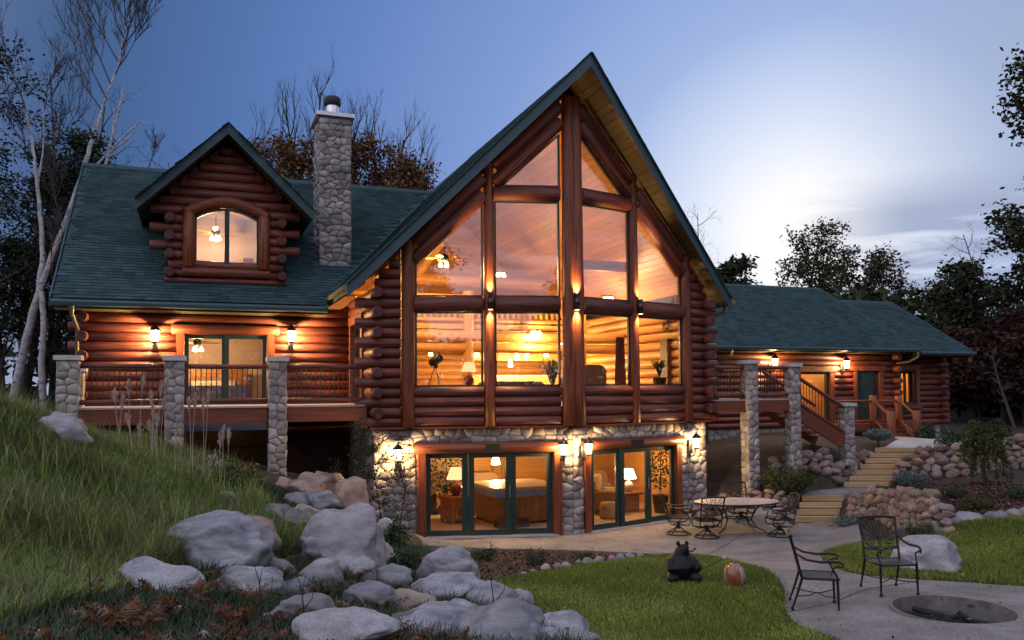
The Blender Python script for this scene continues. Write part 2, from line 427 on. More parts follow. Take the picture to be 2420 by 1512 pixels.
M['muzzle'] = mat('bear_muzzle', (.24, .21, .19), (.3, .27, .24), scale=8, rough=.7)
M['pumpkin'] = mat('glazed_pumpkin', (.22, .06, .025), (.34, .12, .05), scale=4, rough=.25, spec=.7, stretch=(5, 5, .7), dirt=((.5, .45, .45), 1.6, .9))
M['steel'] = mat('rusty_steel', (.16, .155, .155), (.24, .23, .225), scale=5, rough=.7, metal=.2, dirt=((.12, .05, .025), 4, .6))
M['ash'] = mat('charred_wood', (.012, .011, .011), (.03, .027, .025), scale=9, rough=.95, bump=.5)
M['picture'] = mat('picture_print', (.12, .08, .06), (.3, .24, .18), scale=6, rough=.6)
M['curtain'] = mat('curtain_cloth', (.2, .07, .035), (.28, .11, .06), scale=20, rough=.9)
M['planter'] = mat('dark_planter', (.05, .03, .022), (.08, .05, .035), scale=6, rough=.5)
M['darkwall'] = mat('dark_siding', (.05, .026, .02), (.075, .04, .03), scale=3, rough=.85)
M['greendoor'] = mat('green_door', (.02, .06, .055), (.028, .075, .07), scale=3, rough=.4)
# ------------------------------------------------------------------ house frame: a along the long walls, d back from the prow tip
AL, BE = 1.2053, 0.2632
HC = Vector((1.4953, 20.4992, 0)); HW = Vector((math.sin(AL), math.cos(AL), 0)); HB = Vector((-HW.y, HW.x, 0))
HROT = math.atan2(HW.y, HW.x)
def hw(a, d, z=0.0): return HC + HW * a + HB * d + Vector((0, 0, z))
def hl(p): q = Vector(p) - HC; return Vector((q.dot(HW), q.dot(HB), p[2]))
TB = math.tan(BE)
def prow(a): return abs(a) * TB          # d of the prow wall line

# ------------------------------------------------------------------ ground heights
_cp = []
def cpix(x, y, Y): p = at(x, y, Y); _cp.append((p.x, p.y, p.z))
for a, d, z in ((-4.6, 1.0, -.05), (-3.6, .8, 0), (-2, .4, 0), (0, 0, 0), (2, .3, 0), (3.8, .8, 0), (4.7, 1.2, .05), (-2, 2.5, -.1), (2, 2.5, -.1), (0, 5, -.1),
                (3.5, 5, -.1), (-3, 5, -.1), (-3.5, .2, .0), (-4.3, .6, .35), (-5.0, 1.0, 1.15), (-5.2, 3, 1.3), (-6.9, 1.2, 1.66), (-7, 3.5, 1.7), (-9.1, 1.2, 2.35), (-9, 4, 2.3),
                (-11.2, 1.2, 2.95), (-11.4, 4.5, 2.9), (-14, 3, 3.1), (-16, 8, 3.0), (-10, 9, 2.6),
                (5.0, 1.0, .35), (5.9, .9, .66), (7.3, .9, 1.15), (9.92, 1.5, 1.72), (9.2, 2.2, 1.75), (5.3, 3, .8), (7, 4, 1.4), (10, 4, 1.85), (12, 7, 1.9), (15, 7, 1.75), (17, 7.4, 1.6), (20.2, 7.6, 1.25),
                (22, 7, 1.3), (9, 12, 1.6), (18, 14, 1.5), (26, 8, 1.5)):
    p = hw(a, d, z); _cp.append((p.x, p.y, p.z))
for X, Y, Z in ((-1, 18.3, 0), (2, 18, 0), (5, 18, .02), (7.5, 19.5, .0), (7.5, 21.5, 0), (4.5, 16.4, .1), (2, 16.5, .08), (0, 16.8, .08),
                (0, 0, 1.95), (-4, 0, 2.0), (4, 0, 1.7), (8, 0, 1.2), (-3, 5, 1.9), (0, 5.2, 1.75), (12, 5, .8), (14, 12, .5), (20, 16, .9),
                (22, 24, 1.5), (26, 32, 1.6), (-14, 5, 2.6), (-14, 12, 3.2), (-18, 20, 3.1), (0, -12, 1.8), (16, -10, .9), (-20, -8, 2.4), (34, 20, 1.4), (-25, 34, 2.9), (0, 42, 2.2), (30, 46, 1.6),
                (8.0, 22.1, .0), (8.7, 23.3, .52), (9.5, 24.0, .5), (10.5, 24.7, .5), (11.0, 25.3, .6), (11.7, 26.3, .95), (12.5, 27.3, 1.4), (12.9, 27.9, 1.6), (13.5, 28.6, 1.68)):
    _cp.append((X, Y, Z))
for q in ((0, 958, 13.5), (100, 1000, 14), (240, 1045, 15.2), (100, 1150, 11.5), (250, 1180, 12.2), (450, 1110, 15.3), (380, 1200, 13), (300, 1270, 11), (120, 1380, 8.4), (300, 1450, 7.6), (500, 1380, 10.4),
          (560, 1180, 15.6), (600, 1250, 13.3), (700, 1220, 15.2), (850, 1200, 17.2), (500, 1335, 11.6), (815, 1345, 13.0), (1060, 1400, 12.2), (930, 1300, 15.8), (1150, 1360, 14.6),
          (1180, 1505, 8.9), (800, 1500, 8.3), (550, 1500, 7.2), (1400, 1500, 10.2),
          (1250, 1390, 13.6), (1500, 1420, 12.6), (1640, 1380, 13.9), (1740, 1392, 13.4), (1500, 1330, 15.8), (1800, 1350, 15.1), (1950, 1430, 12.4), (2050, 1400, 12.5), (1600, 1505, 10.4), (1900, 1505, 10.4), (2250, 1450, 11.2), (2400, 1505, 10.0),
          (2300, 1380, 13.4), (2400, 1385, 13.4), (2200, 1330, 14.8), (2300, 1240, 18.4), (2419, 1215, 19.0), (2100, 1255, 19.4), (2060, 1290, 17), (2230, 1262, 18.0),
          (2190, 1172, 21.5), (2010, 1166, 23.2), (2320, 1140, 22.5), (2250, 1140, 24.4), (2419, 1140, 23.0), (2200, 1065, 27.5), (2419, 1062, 27)):
    cpix(*q)
_C = np.array(_cp)
_d = np.sqrt(((_C[:, None, :2] - _C[None, :, :2]) ** 2).sum(-1))
_n = len(_C)
_A = np.zeros((_n + 1, _n + 1)); _A[:_n, :_n] = _d - np.eye(_n) * .12; _A[:_n, _n] = 1; _A[_n, :_n] = 1
_w = np.linalg.solve(_A, np.append(_C[:, 2], 0))
def gz_np(XY):
    XY = np.asarray(XY, float)
    out = np.empty(len(XY))
    for i in range(0, len(XY), 20000):
        q = XY[i:i + 20000]
        dd = np.sqrt(((q[:, None, :] - _C[None, :, :2]) ** 2).sum(-1))
        out[i:i + 20000] = dd @ _w[:_n] + _w[_n]
    r = np.hypot(XY[:, 0] - 4, XY[:, 1] - 18)
    t = np.clip((r - 24) / 22, 0, 1); t = t * t * (3 - 2 * t)
    out = out * (1 - t) + 1.9 * t
    for p, q, rad, z0, z1 in _CUT:                       # banks cut for the timber steps
        p, q = np.array(p), np.array(q); d = q - p; s = np.clip(((XY - p) @ d) / (d @ d), 0, 1)
        dist = np.maximum(0, np.hypot(*(XY - p - s[:, None] * d).T) - rad)
        out = np.minimum(out, z0 + (z1 - z0) * s + dist * 1.9)
    return out
_CUT = [((8.0, 22.15), (8.9, 23.45), .62, -.06, .48), ((8.9, 23.6), (10.4, 24.5), .5, .46, .48), ((10.5, 24.85), (12.7, 27.4), .68, .46, 1.45)]
def gz(x, y): return float(gz_np([(x, y)])[0])
def gpt(x, y, dz=0.0):
    """where the line of sight through a point of the picture meets the ground"""
    r = ray(x, y); t = np.linspace(3.0, 60, 1500)
    P = np.array(OC)[None] + np.array(r)[None] * t[:, None]
    z = gz_np(P[:, :2]); k = np.argmax(P[:, 2] < z + dz)
    if k == 0: k = len(t) - 1
    a0 = P[k - 1]; a1 = P[k]; e0 = a0[2] - z[k - 1] - dz; e1 = a1[2] - z[k] - dz
    s = e0 / (e0 - e1) if e0 != e1 else 0
    q = a0 + (a1 - a0) * s
    return Vector((q[0], q[1], gz(q[0], q[1])))
def gY(x, Y):
    """ground point at column x of the picture and distance Y"""
    p = at(x, 950, Y); return Vector((p.x, p.y, gz(p.x, p.y)))

def in_poly(P, poly):
    P = np.asarray(P); x, y = P[:, 0], P[:, 1]; ins = np.zeros(len(P), bool); n = len(poly); j = n - 1
    for i in range(n):
        xi, yi = poly[i][:2]; xj, yj = poly[j][:2]
        c = ((yi > y) != (yj > y)) & (x < (xj - xi) * (y - yi) / (yj - yi + 1e-12) + xi)
        ins ^= c; j = i
    return ins
def smooth_poly(pts, k=6):
    """closed Catmull-Rom through 2d points"""
    n = len(pts); out = []
    for i in range(n):
        p0, p1, p2, p3 = (np.array(pts[(i + o) % n][:2], float) for o in (-1, 0, 1, 2))
        for j in range(k):
            t = j / k
            out.append(tuple(.5 * (2*p1 + (p2-p0)*t + (2*p0-5*p1+4*p2-p3)*t*t + (3*p1-p0-3*p2+p3)*t**3)))
    return out
rng = np.random.default_rng(7)
def sheet(name, poly, matr, off, cell=.35, holes=(), edge=.06, kind='structure', label=None):
    """a sheet draped over the ground, with a turned-down edge"""
    P = np.array(poly); lo, hi = P.min(0), P.max(0)
    gx, gy = np.meshgrid(np.arange(lo[0], hi[0], cell), np.arange(lo[1], hi[1], cell))
    G = np.stack([gx.ravel(), gy.ravel()], 1); G = G + rng.uniform(-.08, .08, G.shape)
    G = G[in_poly(G, poly)]
    loops = [list(map(tuple, poly))] + [list(map(tuple, h)) for h in holes]
    pts = []; edges = []
    for lp in loops:
        b = len(pts); pts += lp; edges += [(b + i, b + (i + 1) % len(lp)) for i in range(len(lp))]
    for h in holes: G = G[~in_poly(G, h)]
    if len(G):
        B = np.array(pts); dm = np.sqrt(((G[:, None] - B[None]) ** 2).sum(-1)).min(1); G = G[dm > cell * .35]
    pts += [tuple(g) for g in G]
    vs, es, fs, *_ = delaunay_2d_cdt([Vector(p) for p in pts], edges, [], 0, 1e-5)
    V = np.array([(v.x, v.y) for v in vs]); F = [f for f in fs if len(f) == 3]
    ce = np.array([V[list(f)].mean(0) for f in F]); ok = in_poly(ce, poly)
    for h in holes: ok &= ~in_poly(ce, h)
    F = [f for f, k in zip(F, ok) if k]
    Z = gz_np(V) + off
    b = MB(); b.add([(v[0], v[1], z) for v, z in zip(V, Z)], F, True)
    for lp in loops:
        n = len(lp); z = gz_np(np.array(lp)) + off
        vv = [(p[0], p[1], zz) for p, zz in zip(lp, z)] + [(p[0], p[1], zz - edge) for p, zz in zip(lp, z)]
        b.add(vv, [(i, (i + 1) % n, n + (i + 1) % n, n + i) for i in range(n)])
    return b.build(name, matr, kind=kind)
def pxpoly(pts, k=6, dz=0.0): return smooth_poly([tuple(gpt(x, y, dz)[:2]) for x, y in pts], k)

# fire pit ring (centre and radius from its rim)
PIT_C = gpt(2252, 1446); PIT_R = (gpt(2393, 1447) - gpt(2111, 1447)).length / 2
pit_ring = [(PIT_C.x + PIT_R * math.cos(t), PIT_C.y + PIT_R * math.sin(t)) for t in np.linspace(0, 2 * math.pi, 40, endpoint=False)]

def build_ground():
    def axis(lo, hi, c0, c1, step):
        inner = list(np.arange(c0, c1 + 1e-6, step)); left = []; x = c0; s = step
        while x > lo: s *= 1.28; x -= s; left.append(x)
        right = []; x = c1; s = step
        while x < hi: s *= 1.28; x += s; right.append(x)
        return np.array(left[::-1] + inner + right)
    ax = axis(-900, 900, -17, 25, .3); ay = axis(-500, 1400, 1, 34, .3)
    X, Y = np.meshgrid(ax, ay); P = np.stack([X.ravel(), Y.ravel()], 1)
    Z = gz_np(P)
    Z += np.array([noise.noise((x * .7, y * .7, 3)) for x, y in P]) * .04
    nx, ny = len(ax), len(ay)
    i = np.arange(ny - 1)[:, None] * nx + np.arange(nx - 1)[None]; i = i.ravel()
    F = np.stack([i, i + 1, i + nx + 1, i + nx], 1)
    ce = (P[F[:, 0]] + P[F[:, 2]]) / 2
    q = ce - np.array(HC[:2]); la = q @ np.array(HW[:2]); ld = q @ np.array(HB[:2])
    inside = (np.abs(la) < 4.45) & (ld > np.abs(la) * TB + .12) & (ld < 9)
    pit = np.hypot(ce[:, 0] - PIT_C.x, ce[:, 1] - PIT_C.y) < PIT_R + .12
    F = F[~(inside | pit)]
    me = np_mesh('ground', np.column_stack([P, Z]), F, M['soil'], smooth=True)
    return link('ground', me, kind='structure')
build_ground()

# patio and garden path of exposed aggregate: one slab from the doors to the fire pit
_patio_px = [(1560, 1312), (1640, 1312), (1740, 1326), (1815, 1352), (1853, 1395), (1853, 1440), (1885, 1480), (1960, 1506), (2150, 1560), (2600, 1600),
             (2800, 1450), (2600, 1398), (2350, 1386), (2150, 1373), (2010, 1358), (1950, 1332), (1945, 1305), (2030, 1284), (2034, 1264), (1990, 1246)]
_house = [hw(a, prow(a) + .12)[:2] for a in (5.4, 4.6, 2.4, 0, -2.4, -3.9)]
_pts = [tuple(gpt(x, y)[:2]) for x, y in _patio_px]
_left = [tuple(gpt(x, y)[:2]) for x, y in ((1000, 1292), (1160, 1299), (1330, 1302), (1470, 1308))]
_sp = smooth_poly(_pts, 5)
# keep the smoothed garden side, then straight runs along the steps, the house and the bed
_garden = _sp[:-5] + [_pts[-1]]
_patio = _garden + [(8.15, 22.4), (6.9, 22.5)] + [tuple(p) for p in _house] + _left
sheet('patio', _patio, M['patio'], .035, .4, holes=[pit_ring], edge=.14)
# lawns
_lawn_px = [(1130, 1395), (1180, 1372), (1330, 1352), (1440, 1330), (1540, 1315), (1640, 1315), (1735, 1329), (1808, 1354), (1846, 1395), (1846, 1440), (1875, 1480), (1955, 1511), (1900, 1580), (1500, 1580), (1330, 1520), (1220, 1440)]
lawn_main = pxpoly(_lawn_px)
sheet('lawn', lawn_main, M['lawnsoil'], .02, .45, edge=.05)
_lawn2_px = [(1955, 1304), (2033, 1288), (2090, 1283), (2170, 1275), (2238, 1256), (2262, 1240), (2419, 1222), (2700, 1218), (2800, 1420), (2600, 1394), (2350, 1382), (2150, 1369), (2015, 1354), (1958, 1330)]
lawn_right = pxpoly(_lawn2_px)
sheet('lawn', lawn_right, M['lawnsoil'], .02, .45, edge=.05)
# upper walk and the landing between the two flights
sheet('walk', [tuple(p) for p in ((12.0, 27.6), (13.6, 27.4), (16.8, 30.6), (17.8, 32.8), (14.6, 33.0), (13.6, 29.3))], M['walk'], .05, .5, edge=.12)
_lb = MB(); _lb.prism([(8.05, 23.2), (9.15, 23.15), (10.2, 23.85), (11.15, 24.75), (9.85, 24.95), (8.7, 24.2)], 'z', -.5, .60); _lb.build('landing', M['patio'], kind='structure')
# bark mulch bed in front of the doors
_mulch_px = [(1040, 1330), (1090, 1302), (1160, 1303), (1330, 1306), (1440, 1312), (1535, 1314), (1440, 1328), (1330, 1350), (1180, 1370), (1130, 1385), (1060, 1380)]
mulch_poly = pxpoly(_mulch_px, 4)
sheet('mulch_bed', mulch_poly, M['mulchbed'], .012, .4)
_mulch2_px = [(2040, 1180), (2120, 1150), (2250, 1145), (2419, 1150), (2560, 1160), (2560, 1212), (2419, 1204), (2262, 1222), (2200, 1185), (2100, 1172)]
mulch_right = pxpoly(_mulch2_px, 3)
sheet('mulch_bed', mulch_right, M['mulchbed'], .012, .5)
def joint(p, q):
    p, q = Vector(p), Vector(q); n = (q - p).to_2d().orthogonal().normalized() * .008; b = MB(); k = 14
    pts = [p.lerp(q, i / k) for i in range(k + 1)]; vs = []
    for c in pts:
        z = gz(c.x, c.y) + .041; vs += [(c.x - n.x, c.y - n.y, z), (c.x + n.x, c.y + n.y, z)]
    b.add(vs, [(2*i, 2*i+1, 2*i+3, 2*i+2) for i in range(k)]); return b.build('paving_joint', M['soil'], kind='structure')
for p_, q_ in (((1490, 1303), (1985, 1330)), ((1862, 1452), (2170, 1378)), ((1760, 1262), (1668, 1316))): joint(gpt(*p_), gpt(*q_))
def scatter(poly, n):
    P = np.array(poly); lo, hi = P.min(0), P.max(0); out = []
    while sum(map(len, out)) < n:
        q = rng.uniform(lo, hi, (n * 2, 2)); out.append(q[in_poly(q, poly)])
    return np.concatenate(out)[:n]
def chips(poly, n, size, off):
    q = scatter(poly, n); z = gz_np(q) + off + rng.uniform(0, .03, n)
    th = rng.uniform(0, math.pi, n); l = rng.uniform(.4, 1, n) * size; w = l * rng.uniform(.25, .5, n); ti = rng.normal(0, .35, n); tj = rng.normal(0, .35, n)
    ux, uy = np.cos(th), np.sin(th)
    c = np.column_stack([q, z]); u = np.column_stack([ux * l, uy * l, ti * l]); v = np.column_stack([-uy * w, ux * w, tj * w])
    V = np.stack([c - u - v, c + u - v, c + u + v, c - u + v], 1).reshape(-1, 3)
    return V, np.arange(4 * n).reshape(n, 4), rng.uniform(0, 1, n)
for pl, n in ((mulch_poly, 9000), (mulch_right, 14000)):
    V, F, t = chips(pl, n, .05, .02)
    link('bark_mulch', np_mesh('bark_mulch', V, F, M['chip'], t), kind='stuff')['label'] = 'loose brown bark chips spread over the planting bed'
# ------------------------------------------------------------------ masonry
def clip_half(poly, px, py, nx, ny):
    out = []; n = len(poly)
    for i in range(n):
        a, b = poly[i], poly[(i + 1) % n]
        da = (a[0] - px) * nx + (a[1] - py) * ny; db = (b[0] - px) * nx + (b[1] - py) * ny
        if da <= 0: out.append(a)
        if (da < 0 < db) or (db < 0 < da):
            t = da / (da - db); out.append((a[0] + (b[0] - a[0]) * t, a[1] + (b[1] - a[1]) * t))
    return out
def stone_cells(w, h, su, sv, seed, holes=(), gap=.004):
    """irregular field-stone layout filling w x h; cells su wide, sv high"""
    rd = random.Random(seed); seeds = []
    ny = max(1, round(h / sv))
    for j in range(ny):
        nx = max(1, round(w / (su * rd.uniform(.75, 1.3))))
        for i in range(nx):
            x = (i + .5 + (.25 if j % 2 else -.25) * (nx > 2) + rd.uniform(-.33, .33)) * w / nx; y = (j + .5 + rd.uniform(-.36, .36)) * h / ny
            if not (0.02 < x < w - .02): x = min(max(x, .04), w - .04)
            if any(a < x < c and b < y < d for a, b, c, d in holes): continue
            seeds.append((x, y))
    k = su / sv; cells = []
    for s in seeds:
        poly = [(0, 0), (w, 0), (w, h), (0, h)]
        near = sorted(seeds, key=lambda q: (q[0] - s[0]) ** 2 + ((q[1] - s[1]) * k) ** 2)[1:15]
        for q in near:
            dx, dy = q[0] - s[0], (q[1] - s[1]) * k * k
            l = math.hypot(dx, dy)
            if l < 1e-6: continue
            dx /= l; dy /= l
            poly = clip_half(poly, (s[0] + q[0]) / 2 - dx * gap / 2, (s[1] + q[1]) / 2 - dy * gap / 2, dx, dy)
            if len(poly) < 3: break
        for a, b, c, d in holes:
            if len(poly) < 3: break
            if max(p[0] for p in poly) <= a or min(p[0] for p in poly) >= c or max(p[1] for p in poly) <= b or min(p[1] for p in poly) >= d: continue
            opts = [(a - s[0], (a - .01, 0, 1, 0)), (s[0] - c, (c + .01, 0, -1, 0)), (b - s[1], (0, b - .01, 0, 1)), (s[1] - d, (0, d + .01, 0, -1))]
            o = max(opts, key=lambda t: t[0])[1]; poly = clip_half(poly, *o)
        if len(poly) < 3: continue
        # round the corners a little
        out = []; n = len(poly); ar = 0
        for i in range(n):
            p, q = poly[i], poly[(i + 1) % n]; ar += p[0] * q[1] - q[0] * p[1]
        if abs(ar) < .004: continue
        for i in range(n):
            p, q, r = poly[i - 1], poly[i], poly[(i + 1) % n]
            lp = math.hypot(p[0]-q[0], p[1]-q[1]); lr = math.hypot(r[0]-q[0], r[1]-q[1])
            if lp < .015: continue
            t = .15
            out.append((q[0] + (p[0]-q[0]) * t, q[1] + (p[1]-q[1]) * t)); out.append((q[0] + (r[0]-q[0]) * t, q[1] + (r[1]-q[1]) * t))
        if len(out) >= 3: cells.append(out)
    return cells
def lay_stones(parent, O, U, V, w, h, su, sv, depth, seed, matr, holes=(), limit=10**9, bulge=True):
    """stones standing proud of the plane O + uU + vV (normal U x V), each an object under parent"""
    O, U, V = Vector(O), Vector(U).normalized(), Vector(V).normalized(); Nn = U.cross(V).normalized()
    rd = random.Random(seed * 7 + 1); made = 0; rest = MB()
    for poly in stone_cells(w, h, su, sv, seed, holes):
        n = len(poly); cx = sum(p[0] for p in poly) / n; cyy = sum(p[1] for p in poly) / n
        dp = depth * rd.uniform(.45, 1.1) * .62; tx, ty = rd.uniform(-.12, .12), rd.uniform(-.12, .12)
        vs = []
        for s, z in ((1.0, 0.0), (.98, .66), (.90, 1.0)):
            for p in poly:
                x, y = (p[0] - cx) * s, (p[1] - cyy) * s
                vs.append((x, y, z * dp + (x * tx + y * ty if z else 0)))
        vs.append((0, 0, dp * 1.08))
        fs = [(r*n+i, r*n+(i+1)%n, (r+1)*n+(i+1)%n, (r+1)*n+i) for r in range(2) for i in range(n)] + [(2*n+i, 2*n+(i+1)%n, 3*n) for i in range(n)]
        c = O + U * cx + V * cyy
        if made < limit:
            b = MB(); b.add(vs, fs, True); me = b.mesh('stone', matr)
            o = link('stone', me, parent); o.matrix_local = Matrix((U, V, Nn)).transposed().to_4x4(); o.location = c; made += 1
        else:
            rest.add([c + U * p[0] + V * p[1] + Nn * p[2] for p in vs], fs, True)
    if rest.v: rest.build('stone', matr, parent, 'stuff')

# ------------------------------------------------------------------ logs
def log(p0, p1, r, parent, m='log', n=12, name='log', seed=None, r1=None, flat=False):
    p0, p1 = Vector(p0), Vector(p1); L_ = (p1 - p0).length; r1 = r1 or r
    rd = random.Random(seed if seed is not None else hash((round(p0.x, 2), round(p0.y, 2), round(p0.z, 2), round(L_, 2))))
    k = max(2, int(L_ / .9) + 1); pts = []; rs = []
    ch = min(.02, r * .15)
    xs = [0, ch] + [L_ * i / k for i in range(1, k)] + [L_ - ch, L_]
    b = MB(); vs = []
    for i, x in enumerate(xs):
        rr = r + (r1 - r) * x / L_
        rr *= (1 - ch / r) if i in (0, len(xs) - 1) else 1 + rd.uniform(-.03, .03)
        oy, oz = (rd.uniform(-.008, .008), rd.uniform(-.008, .008)) if 1 < i < len(xs) - 2 else (0, 0)
        for q in range(n):
            a = 2 * math.pi * q / n; vs.append((x, oy + rr * math.cos(a), oz + rr * math.sin(a)))
    fs = [(i*n+q, i*n+(q+1)%n, (i+1)*n+(q+1)%n, (i+1)*n+q) for i in range(len(xs)-1) for q in range(n)]
    b.add(vs, [tuple(reversed(f)) for f in fs], True)
    m0 = (len(xs) - 1) * n
    nf = len(b.f)
    b.add(vs[:n], [tuple(range(n))]); b.add(vs[m0:], [tuple(reversed(range(n)))])
    me = b.mesh(name, M[m] if isinstance(m, str) else m)
    if m == 'log':
        me.materials.append(M['log_end'])
        for f in me.polygons[nf:nf + 2]: f.material_index = 1
    o = link(name, me, parent)
    d = (p1 - p0).normalized(); o.rotation_mode = 'QUATERNION'
    o.rotation_quaternion = Vector((1, 0, 0)).rotation_difference(d)
    o.location = p0
    return o
def log_run(a0, a1, ks, fn, r, parent, z0=2.80, dz=.24):
    for k in ks:
        z = z0 + dz * k
        log(fn(a0, z), fn(a1, z), r, parent)

def window(name, parent, poly, fn, fw=.05, depth=.09, glass='glass', fmat='sash', mull=None, nm_pane='pane'):
    """poly in (a,z); fn(a,z,off) -> point, off>0 outwards"""
    n = len(poly); b = MB()
    cx = sum(p[0] for p in poly) / n; cz = sum(p[1] for p in poly) / n
    # inner outline: move every edge inwards by fw
    inn = []
    ar = sum(poly[i][0]*poly[(i+1)%n][1]-poly[(i+1)%n][0]*poly[i][1] for i in range(n)); sg = 1 if ar > 0 else -1
    def off_edge(i):
        p, q = poly[i], poly[(i+1) % n]; dx, dz = q[0]-p[0], q[1]-p[1]; l = math.hypot(dx, dz)
        nx, nz = -dz / l * sg * fw, dx / l * sg * fw
        return (p[0]+nx, p[1]+nz), (q[0]+nx, q[1]+nz)
    for i in range(n):
        (p1, p2), (p3, p4) = off_edge(i - 1), off_edge(i)
        d1 = (p2[0]-p1[0], p2[1]-p1[1]); d2 = (p4[0]-p3[0], p4[1]-p3[1]); cr = d1[0]*d2[1]-d1[1]*d2[0]
        if abs(cr) < 1e-5: inn.append(p3); continue
        t = ((p3[0]-p1[0])*d2[1]-(p3[1]-p1[1])*d2[0]) / cr; inn.append((p1[0]+d1[0]*t, p1[1]+d1[1]*t))
    h = depth / 2
    vs = [fn(*p, h) for p in poly] + [fn(*p, h) for p in inn] + [fn(*p, -h) for p in poly] + [fn(*p, -h) for p in inn]
    fs = []
    for i in range(n):
        j = (i + 1) % n
        fs += [(i, j, n+j, n+i), (2*n+j, 2*n+i, 3*n+i, 3*n+j), (n+i, n+j, 3*n+j, 3*n+i), (j, i, 2*n+i, 2*n+j)]
    b.add(vs, fs)
    for (a0, z0, a1, z1, w) in (mull or ()):
        b.bar(fn(a0, z0, 0), fn(a1, z1, 0), w, depth * .9, up=Vector(fn(a0, z0, 1)) - Vector(fn(a0, z0, 0)))
    fr = b.build(name, M[fmat], parent)
    g = MB(); vs = [fn(*p, .006) for p in inn] + [fn(*p, -.006) for p in inn]
    g.add(vs, [tuple(range(n)), tuple(reversed(range(n, 2*n)))] + [(i, n+i, n+(i+1)%n, (i+1)%n) for i in range(n)])
    g.build(nm_pane, M[glass], fr)
    return fr

# ------------------------------------------------------------------ shingles
_sh = {}
def shingle_mesh(w):
    if w not in _sh:
        b = MB(); l = .185
        b.add([(0, 0, .02), (w, 0, .02), (w, l, .003), (0, l, .003), (0, 0, 0), (w, 0, 0), (w, l, 0), (0, l, 0)],
              [(0, 1, 2, 3), (4, 5, 1, 0), (5, 6, 2, 1), (7, 4, 0, 3), (6, 7, 3, 2)])
        _sh[w] = b.mesh('shingle', M['shingle'])
    return _sh[w]
def shingles(parent, O, U, V, inside, umax, vmax, seed, limit=0, course=.14):
    O, U, V = Vector(O), Vector(U).normalized(), Vector(V).normalized(); Nn = U.cross(V).normalized()
    if Nn.z < 0: Nn = -Nn
    rd = random.Random(seed); rows = []; widths = [round(.20 + .03 * i, 2) for i in range(7)]
    for j in range(int(vmax / course)):
        u = -rd.random() * .3
        while u < umax:
            w = rd.choice(widths)
            if inside(u + w / 2, j * course + .07) and inside(u + .02, j * course + .03) and inside(u + w - .02, j * course + .03): rows.append((u, j * course, w))
            u += w + .006
    rot = Matrix((U, V, Nn)).transposed().to_4x4()
    for u, v, w in rows[:limit]:
        o = link('shingle', shingle_mesh(w), parent); o.matrix_local = rot; o.location = O + U * u + V * v
    rest = rows[limit:]
    if rest:
        A = np.array(rest); n = len(A); o3 = np.array(O); U3, V3, N3 = np.array(U), np.array(V), np.array(Nn)
        lift = rng.uniform(0, .005, n)[:, None]
        def P(du, dv, dn): return o3 + (A[:, 0:1] + du * A[:, 2:3]) * U3 + (A[:, 1:2] + dv) * V3 + (dn + lift) * N3
        l = .185
        Vv = np.stack([P(0, 0, .02), P(1, 0, .02), P(1, l, .003), P(0, l, .003), P(0, 0, 0), P(1, 0, 0)], 1).reshape(-1, 3)
        b = np.arange(n)[:, None] * 6
        F = np.concatenate([b + [0, 1, 2, 3], b + [4, 5, 1, 0]], 0)
        t = np.tile(rng.uniform(0, 1, n), 2)
        link('shingle', np_mesh('shingle', Vv, F, M['shingle'], t), parent, 'stuff')

# ================================================================== THE LOG HOUSE
house = empty('log_house', HC, HROT)
tag(house, 'large log house with a glazed gable front, dark green shingle roofs and a stone basement', 'house')
SOF, RZ, RS = 11.2, 11.5, 1.013                       # soffit and ridge of the front gable, roof slope
def soffit_z(a): return SOF - RS * abs(a)
def front(a, z, off=0.0): return Vector((a, prow(a) - off, z))

